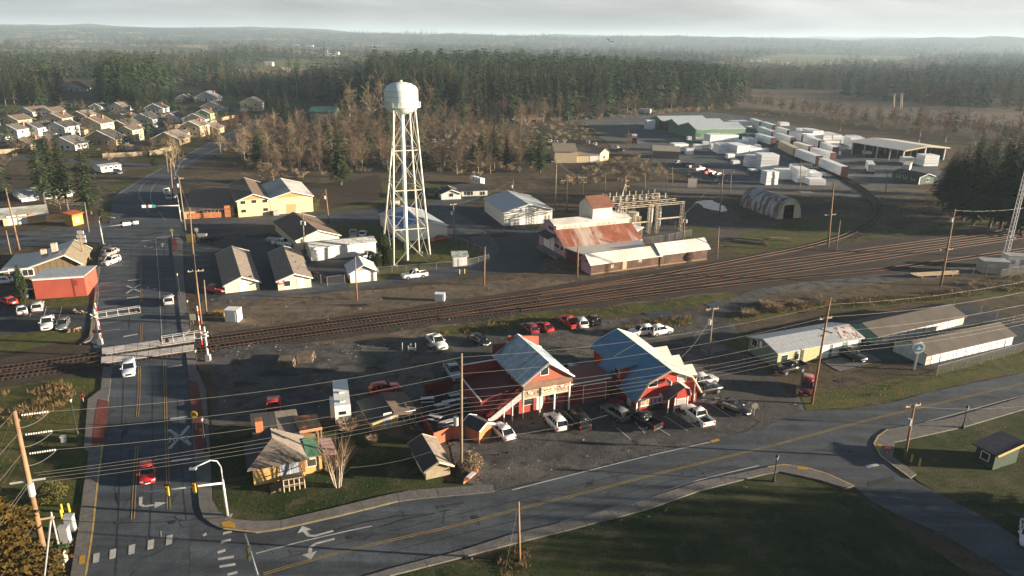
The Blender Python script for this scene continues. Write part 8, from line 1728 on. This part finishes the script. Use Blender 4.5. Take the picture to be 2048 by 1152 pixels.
# junk beside the pavement at left, covered boats between the barns
JK = M("rusty_junk", (.16, .08, .05), var=.4, scale=2, col2=(.3, .25, .19), sc2=2)
for i, (x, y, lb) in enumerate([(160, 626, "rusty pile of scrap by the upper street bays"), (149, 662, "rusty scrap heap beside the dark car by the grass verge"), (172, 545, "rusty clutter at the corner behind the red building"), (820, 852, "rusty scrap outside the patio fence")]):
    a = G(x, y); t = thing("scrap_pile", a, rnd.random(), lb, "scrap", "scrap piles")
    for k in range(9): q = Vector((rnd.uniform(-1.2, 1.2), rnd.uniform(-.7, .7), 0)); MB().bar(q+Vector((0, 0, .1)), q+Vector((rnd.uniform(-.7, .7), rnd.uniform(-.7, .7), rnd.uniform(.1, .8))), rnd.uniform(.12, .35)).build("scrap", JK if k % 4 else TIMB, t)
BT_ = M("boat_hull", (.6, .62, .64), rough=.4)
for i, (x, y, rz, lb) in enumerate([(1158, 752, 125, "narrow white boat on a trailer between the two red buildings"), (1185, 768, 110, "wide pale boat under cover between the two red buildings")]):
    a = G(x, y); t = thing("parked_boat", a, R(rz), lb, "boat", "boats between the red buildings"); rings = []
    for s_, w_ in ((-2.6, .85), (-1, .95), (1, .85), (2.2, .45), (2.9, .05)): rings.append([(s_, -w_, 1.1), (s_, -w_*.6, .55), (s_, w_*.6, .55), (s_, w_, 1.1)])
    MB().loft(rings).build("hull", BT_, t); MB().box(-1.2, 1.0, -.6, .6, 1.1, 1.5).build("cabin", M("boat_cover", (.2, .25, .3)), t); MB().box(-2.4, 3.4, -.1, .1, .3, .5).build("trailer_frame", TRIM, t)
    for s in (-1, 1): MB().cyl((-.6, s*.7, .3), (-.6, s*.9, .3), .3, n=12).build("wheel", RUBBER, t)
crate((1118, 740), 2.4, 1.5, 1.5, -20, "dark green dumpster behind the saloon", M("dumpster_green", (.03, .1, .06)), "dumpster", "dumpster"); crate((1312, 818), 1.6, .8, .8, 12, "black planter box before the barn's windows", TRIM, "planter", "planter"); crate((1232, 812), 1.8, .8, .8, -15, "reddish wooden bench box beside the barn's side wall", SALD, "wooden_bench", "bench"); crate((800, 935), 2.2, .5, .35, 12, "blue kayak-like tub lying behind the garden shed", M("tub_blue", (.1, .2, .35)), "plastic_tub", "tub") if False else None
a = G(942, 956); t = thing("leaning_boat", a, R(60), "orange and white canoe lying by the tall weathered pole", "canoe"); MB().loft([[(s_, -w_, .4), (s_, 0, .05), (s_, w_, .4)] for s_, w_ in ((-1.6, .03), (-.8, .35), (0, .42), (.8, .35), (1.6, .03))]).build("hull", M("canoe_orange", (.5, .16, .08)), t); MB().box(-.7, .7, -.3, .3, .38, .44).build("thwart", WPLAIN, t)
crate((551, 482), 4.6, 2.2, .7, -12, "flat utility trailer standing beside the white pickup in the dark lot", GREYM, "flat_trailer", "trailer", lid=False); crate((405, 476), 2.2, 1.2, 1.0, 5, "rack of pale pallets beside the dark dirt heap", M("pallet_grey", (.3, .32, .32)), "pallet_rack", "rack")
hp_ = MB(); 
for k in range(60): q = Vector((rnd.gauss(0, 2.2), rnd.gauss(0, 1), 0)); r_ = rnd.uniform(.2, .5); hp_.lathe([(r_, 0), (r_*.8, r_*.8), (.01, r_)], 6, q)
hp = hp_.build("dirt_heap", M("dark_earth", (.025, .022, .02)), label="dark heap of earth at the edge of the big lot", cat="heap"); hp.location = G(408, 480)
# goal on the sports field, small sheds' junk
a = G(133, 214); t = thing("football_goal", a, 0, "white football goal on the far sports field", "goal")
gl = MB(); gl.bar((-3.6, 0, 0), (-3.6, 0, 2.4), .2); gl.bar((3.6, 0, 0), (3.6, 0, 2.4), .2); gl.bar((-3.6, 0, 2.4), (3.6, 0, 2.4), .2); gl.build("goal_frame", WPLAIN, t)
# ================================================================ substation
a = G(1296, 468); an = face_to(G(1262, 455), G(1345, 447)); t = thing("substation", a, an, "electrical substation of lattice frames, bus bars and insulators", "substation")
SS = M("substation_steel", (.5, .44, .34), rough=.5, metal=.2, var=.15); Wd, Dp, Hh = 21, 12, 8.2
def lcol(x, y):
    lc = MB(); s = .35
    for dx in (-s, s):
        for dy in (-s, s): lc.bar((x+dx, y+dy, 0), (x+dx, y+dy, Hh), .09)
    n = 9
    for k in range(n):
        z0, z1 = Hh*k/n, Hh*(k+1)/n; lc.bar((x-s, y-s, z0), (x+s, y-s, z1), .06); lc.bar((x-s, y+s, z1), (x+s, y+s, z0), .06); lc.bar((x-s, y-s, z1), (x-s, y+s, z0), .06); lc.bar((x+s, y-s, z0), (x+s, y+s, z1), .06)
    lc.build("lattice_column", SS, t)
for x in (-9, 0, 2.6, 10.5):
    for y in (0, Dp): lcol(x, y)
for y in (0, Dp*.33, Dp*.66, Dp):
    for z in (Hh, Hh-.5): MB().bar((-9.4, y, z), (11, y, z), .14).build("beam", SS, t)
for x in (-9, -4, 0, 2.6, 6.5, 10.5): MB().bar((x, -.4, Hh-.25), (x, Dp+.4, Hh-.25), .14).build("cross_beam", SS, t)
MB().bar((-9, 0, Hh*.42), (0, 0, Hh*.42), .3).build("mid_beam", SS, t); MB().bar((2.6, 0, Hh*.48), (10.5, 0, Hh*.48), .3).build("mid_beam", SS, t)
for x in [-8+2.1*k for k in range(9)]:
    for y in (Dp*.5, Dp*.95): MB().lathe([(.09, Hh), (.16, Hh+.3), (.09, Hh+.4), (.17, Hh+.8), (.09, Hh+.9), (.17, Hh+1.3), (.02, Hh+1.4)], 8, (x, y, 0)).build("insulator", PORC, t)
for x in (-6.4, -4.6, -5.5, 4.6, 5.6):
    for y in (3, 7): ib = MB(); ib.box(x-.18, x+.18, y-.18, y+.18, 1.2, 5.2); ib.cyl((x, y, 5.2), (x, y, 6.4), .12, n=8); ib.box(x-.06, x+.06, y-.06, y+.06, 0, 1.2); ib.build("breaker", GALV, t)
tk = MB().cyl((-2.6, 4, .8), (-2.6, 4, 5.4), 1.5, n=18).build("transformer_tank", M("tank_cream", (.6, .54, .42)), t)
for k in range(8): MB().box(-4.4+k*.45, -4.25+k*.45, 2.2, 2.6, 1.2, 4.6).build("radiator_fin", MATS["tank_cream"], tk)
sheet("substation_gravel_ground", [(1262, 492), (1340, 483), (1385, 470), (1335, 440), (1240, 440)], .02, GRAVELD)
a = G(1251, 442); h = hgt(a, 352); pole('sub', (1251, 448), (1251, 352), "rust-collared pole rising above the substation beside the mill", ((1.5, 2.4, 40, -2), (3.0, 2.4, 40, -2)), 0, WOOD, .3); wire(at_('sub', 368), G(1228, 445, 5), 0, "pale diagonal stay from the substation pole to the mill roof", r=.12, mat=GALV); wire(at_('sub', 395), G(1230, 450, 4), 0, "second pale diagonal stay behind the mill roof", r=.1, mat=GALV)
# ================================================================ lumber yard: wrapped stacks and railcars
WRAP = M("lumber_wrap", (.88, .9, .92), rough=.45, var=.05, scale=.5, stripe=('X', 1.25), stripe_c=.93); WRAP2 = M("lumber_wrap_seam", (.8, .83, .86), rough=.45, var=.08, stripe=('X', .9), stripe_c=.88)
LS = [(1292, 1310, 259, 239.6), (1323, 1347, 257, 235.5), (1375, 1383.5, 280.6, 273.4), (1392, 1409, 279.6, 274.5), (1419, 1450, 287.8, 269.3), (1348, 1377, 303, 288), (1372, 1386.5, 310, 297), (1388.6, 1404, 299, 289), (1450, 1477, 287, 270), (1477, 1513.7, 290, 277.5), (1436, 1472.7, 308, 289), (1472.7, 1526, 313, 291), (1496, 1520, 335, 311), (1520, 1555.7, 340, 309), (1531, 1557, 370.8, 343), (1557, 1590.6, 359.5, 341), (1583, 1597, 339, 329), (1592.6, 1640, 365.7, 338), (1618, 1650, 370.8, 358.5), (1465.5, 1480, 328.8, 321.6), (1502, 1517, 343, 339), (1530, 1538, 307, 297), (1470.6, 1505.5, 254, 243.7), (1520, 1538, 264, 253), (1602, 1645, 286.7, 261), (1645, 1700, 287, 269), (1663, 1685, 301, 292), (1675.6, 1682, 311, 304), (1808, 1828.6, 327.6, 315), (1846.6, 1876, 333, 310.5), (1698, 1726, 292.5, 274.5), (1704.5, 1719, 301, 289), (1730, 1743, 308.6, 303), (1421, 1437, 300, 288), (1455, 1470, 318, 308), (1500, 1512, 322, 313), (1510, 1521, 300, 290), (1546, 1552, 262, 254), (1560, 1578, 252, 245), (1600, 1625, 268, 258), (1660, 1680, 280, 270), (1700, 1722, 282, 272), (1405, 1418, 291, 283), (1570, 1586, 350, 342), (1640, 1652, 352, 345)]
LSL = ["tall white stack left of the sawtooth mill's corner", "big white stack against the sawtooth mill's dark opening", "small white stack at the mill's front left corner", "low white stack under the mill's front wall", "tall white stack before the mill's front wall", "white stack behind the weathered carport", "white stack right of the weathered carport", "small white stack alone between carport and large stacks", "white stack with sagging wrap before the mill", "long white stack at the mill's front right corner", "broad stack at the dark brush edge, left of its pair", "broad stack at the dark brush edge, right of its pair", "narrow left half of the big white stack above the arched hut", "big white stack above the arched hut", "white two-step stack nearest the gravel crossing", "low white stack with a raised top near the railcars' end", "small white bundle stack between the railcars and low stacks", "largest near white stack by the railcars' near end", "low two-bundle stack at the gravel crossing", "small white bundle alone in the brush", "flat white bundle lying in the brush above the arched hut", "small upright stack beside the tan railcar", "white stack behind the mill's right end", "white stack beside the far railcars", "very tall white stack wall beyond the railcars", "long white stack wall right of the tall one", "low white stack between railcars and the stack walls", "tiny white bundle in the open yard", "pale stack beneath the open shed's right post", "tall white stack before the open shed's right end", "pale blue-white stack at the open shed's left end", "small stack pair left of the open shed", "white bundle under the open shed's left bay", "white stack tucked before the mill wall, left of the sagging wrap", "low white stack at the front of the dark brush", "white stack end peeping between the big near stack and its neighbours", "upright white stack in the gap beside the long mill-corner stack", "small white stack between the far railcar rows", "low white stack beyond the far railcar row", "white stack behind the very tall stack wall, left side", "white stack behind the long stack wall, middle", "white stack behind the long stack wall, right end", "small white stack just before the mill's left wall", "lone low bundle between two near stacks", "lone low bundle beside the last near railcar"]
for i, (x0, x1, yb, yt) in enumerate(LS):
    p = G(x0, yb); q = G(x1, yb); w_ = (q-p).length; h_ = hgt(p, yt)*.97; d_ = max(2.8, min(14, w_*.9)); t = thing("lumber_stack", p, face_to(p, q)+R(rnd.uniform(-6, 6)), LSL[i], "lumber stack", "white wrapped lumber stacks"); n = max(1, round(h_/1.3)); nx = max(1, round(w_/5.5))
    for k in range(n):
        for j in range(nx):
            if k == n-1 and nx > 1 and (i+j) % 3 == 0: continue
            e = rnd.uniform(-.12, .12); MB().box(w_*j/nx+.06, w_*(j+1)/nx-.06, e, d_+e+rnd.uniform(-.3, .3), h_*k/n+.12, h_*(k+1)/n).build("wrapped_bundle", WRAP if (i+j+k) % 3 else WRAP2, t)
RC = [((1512.7, 284.7), (1546.5, 295)), ((1559.8, 301), (1591.6, 317.5)), ((1592.6, 318), (1636.7, 335)), ((1641, 338), (1688, 358.5)), ((1519, 270), (1546.5, 281)), ((1548.5, 282.7), (1585.5, 294)), ((1588.5, 303), (1621, 313.4)), ((1622, 315.5), (1665.4, 327.8)), ((1501.4, 252), (1522, 259)), ((1524, 259), (1548.6, 267)), ((1552.7, 270), (1578, 278.6)), ((1580, 279.5), (1607, 287.3)), ((1609, 288.5), (1641, 301)), ((1643, 303), (1669.5, 315.5))]
CARM = M("car_red", (.09, .028, .03), var=.2); CARY = M("car_ochre", (.25, .19, .1), var=.2)
for i, (p, q) in enumerate(RC):
    a = G(*p); b = G(*q); L = (b-a).length; ri, ci = ((1, i+1) if i < 4 else (2, i-3) if i < 8 else (3, i-7))
    t = thing("lumber_railcar", a, face_to(a, b), ["first", "second", "third", "fourth", "fifth", "sixth"][ci-1]+" loaded railcar from the mill end in the "+["near", "middle", "far"][ri-1]+" row, "+("tan" if i == 1 else "white")+" load", "railcar", "loaded lumber railcars"); em = CARM if i not in (1, 4) else CARY
    MB().box(.3, L-.3, -1.4, 1.4, 1.0, 1.3).build("deck", em, t)
    for x in (.35, L-.6): MB().box(x, x+.25, -1.4, 1.4, 1.3, 4.8).build("end_bulkhead", em, t)
    n = 2 if L < 22 else 3
    for j in range(n):
        x0 = .65+(L-1.3)*j/n; x1 = .65+(L-1.3)*(j+1)/n
        for k in range(3): MB().box(x0+.03, x1-.03, -1.4, 1.4, 1.32+k*1.15, 2.45+k*1.15).build("wrapped_bundle", M("tan_wrap", (.5, .42, .3), var=.1) if i == 1 else (WRAP if (j+k) % 2 else WRAP2), t)
    for x in (2.2, L-2.2):
        bo = MB()
        for dx in (-.9, .9):
            for s in (-.75, .75): bo.cyl((x+dx, s-.07, .45), (x+dx, s+.07, .45), .45, n=12)
        bo.box(x-1.2, x+1.2, -.6, .6, .55, .98); bo.build("bogie", TRIM, t)
# a distant bird over the wood
a = G(1219, 130); pb = CAM+ray(1219.5, 82.5).normalized()*160; mb = MB()
mb.loft([[(-.5, -.02, 0), (-.5, .02, 0), (-.5, 0, .03)], [(-.1, -.1, -.06), (-.1, .1, -.06), (-.1, 0, .08)], [(.25, -.06, -.03), (.25, .06, -.03), (.25, 0, .07)], [(.5, -.01, 0), (.5, .01, 0), (.5, 0, .02)]])
for s in (-1, 1): mb.slab([(-.12, s*.08, .05), (.16, s*.08, .05), (.1, s*.5, .28), (-.02, s*.95, .2), (-.14, s*.5, .26)], .02)
bd = mb.build("bird", M("bird_dark", (.02, .02, .02)), label="small dark bird flying above the fir wood", cat="bird"); bd.location = pb; bd.rotation_euler = (R(25), 0, R(70)); bd.scale = (.95,)*3
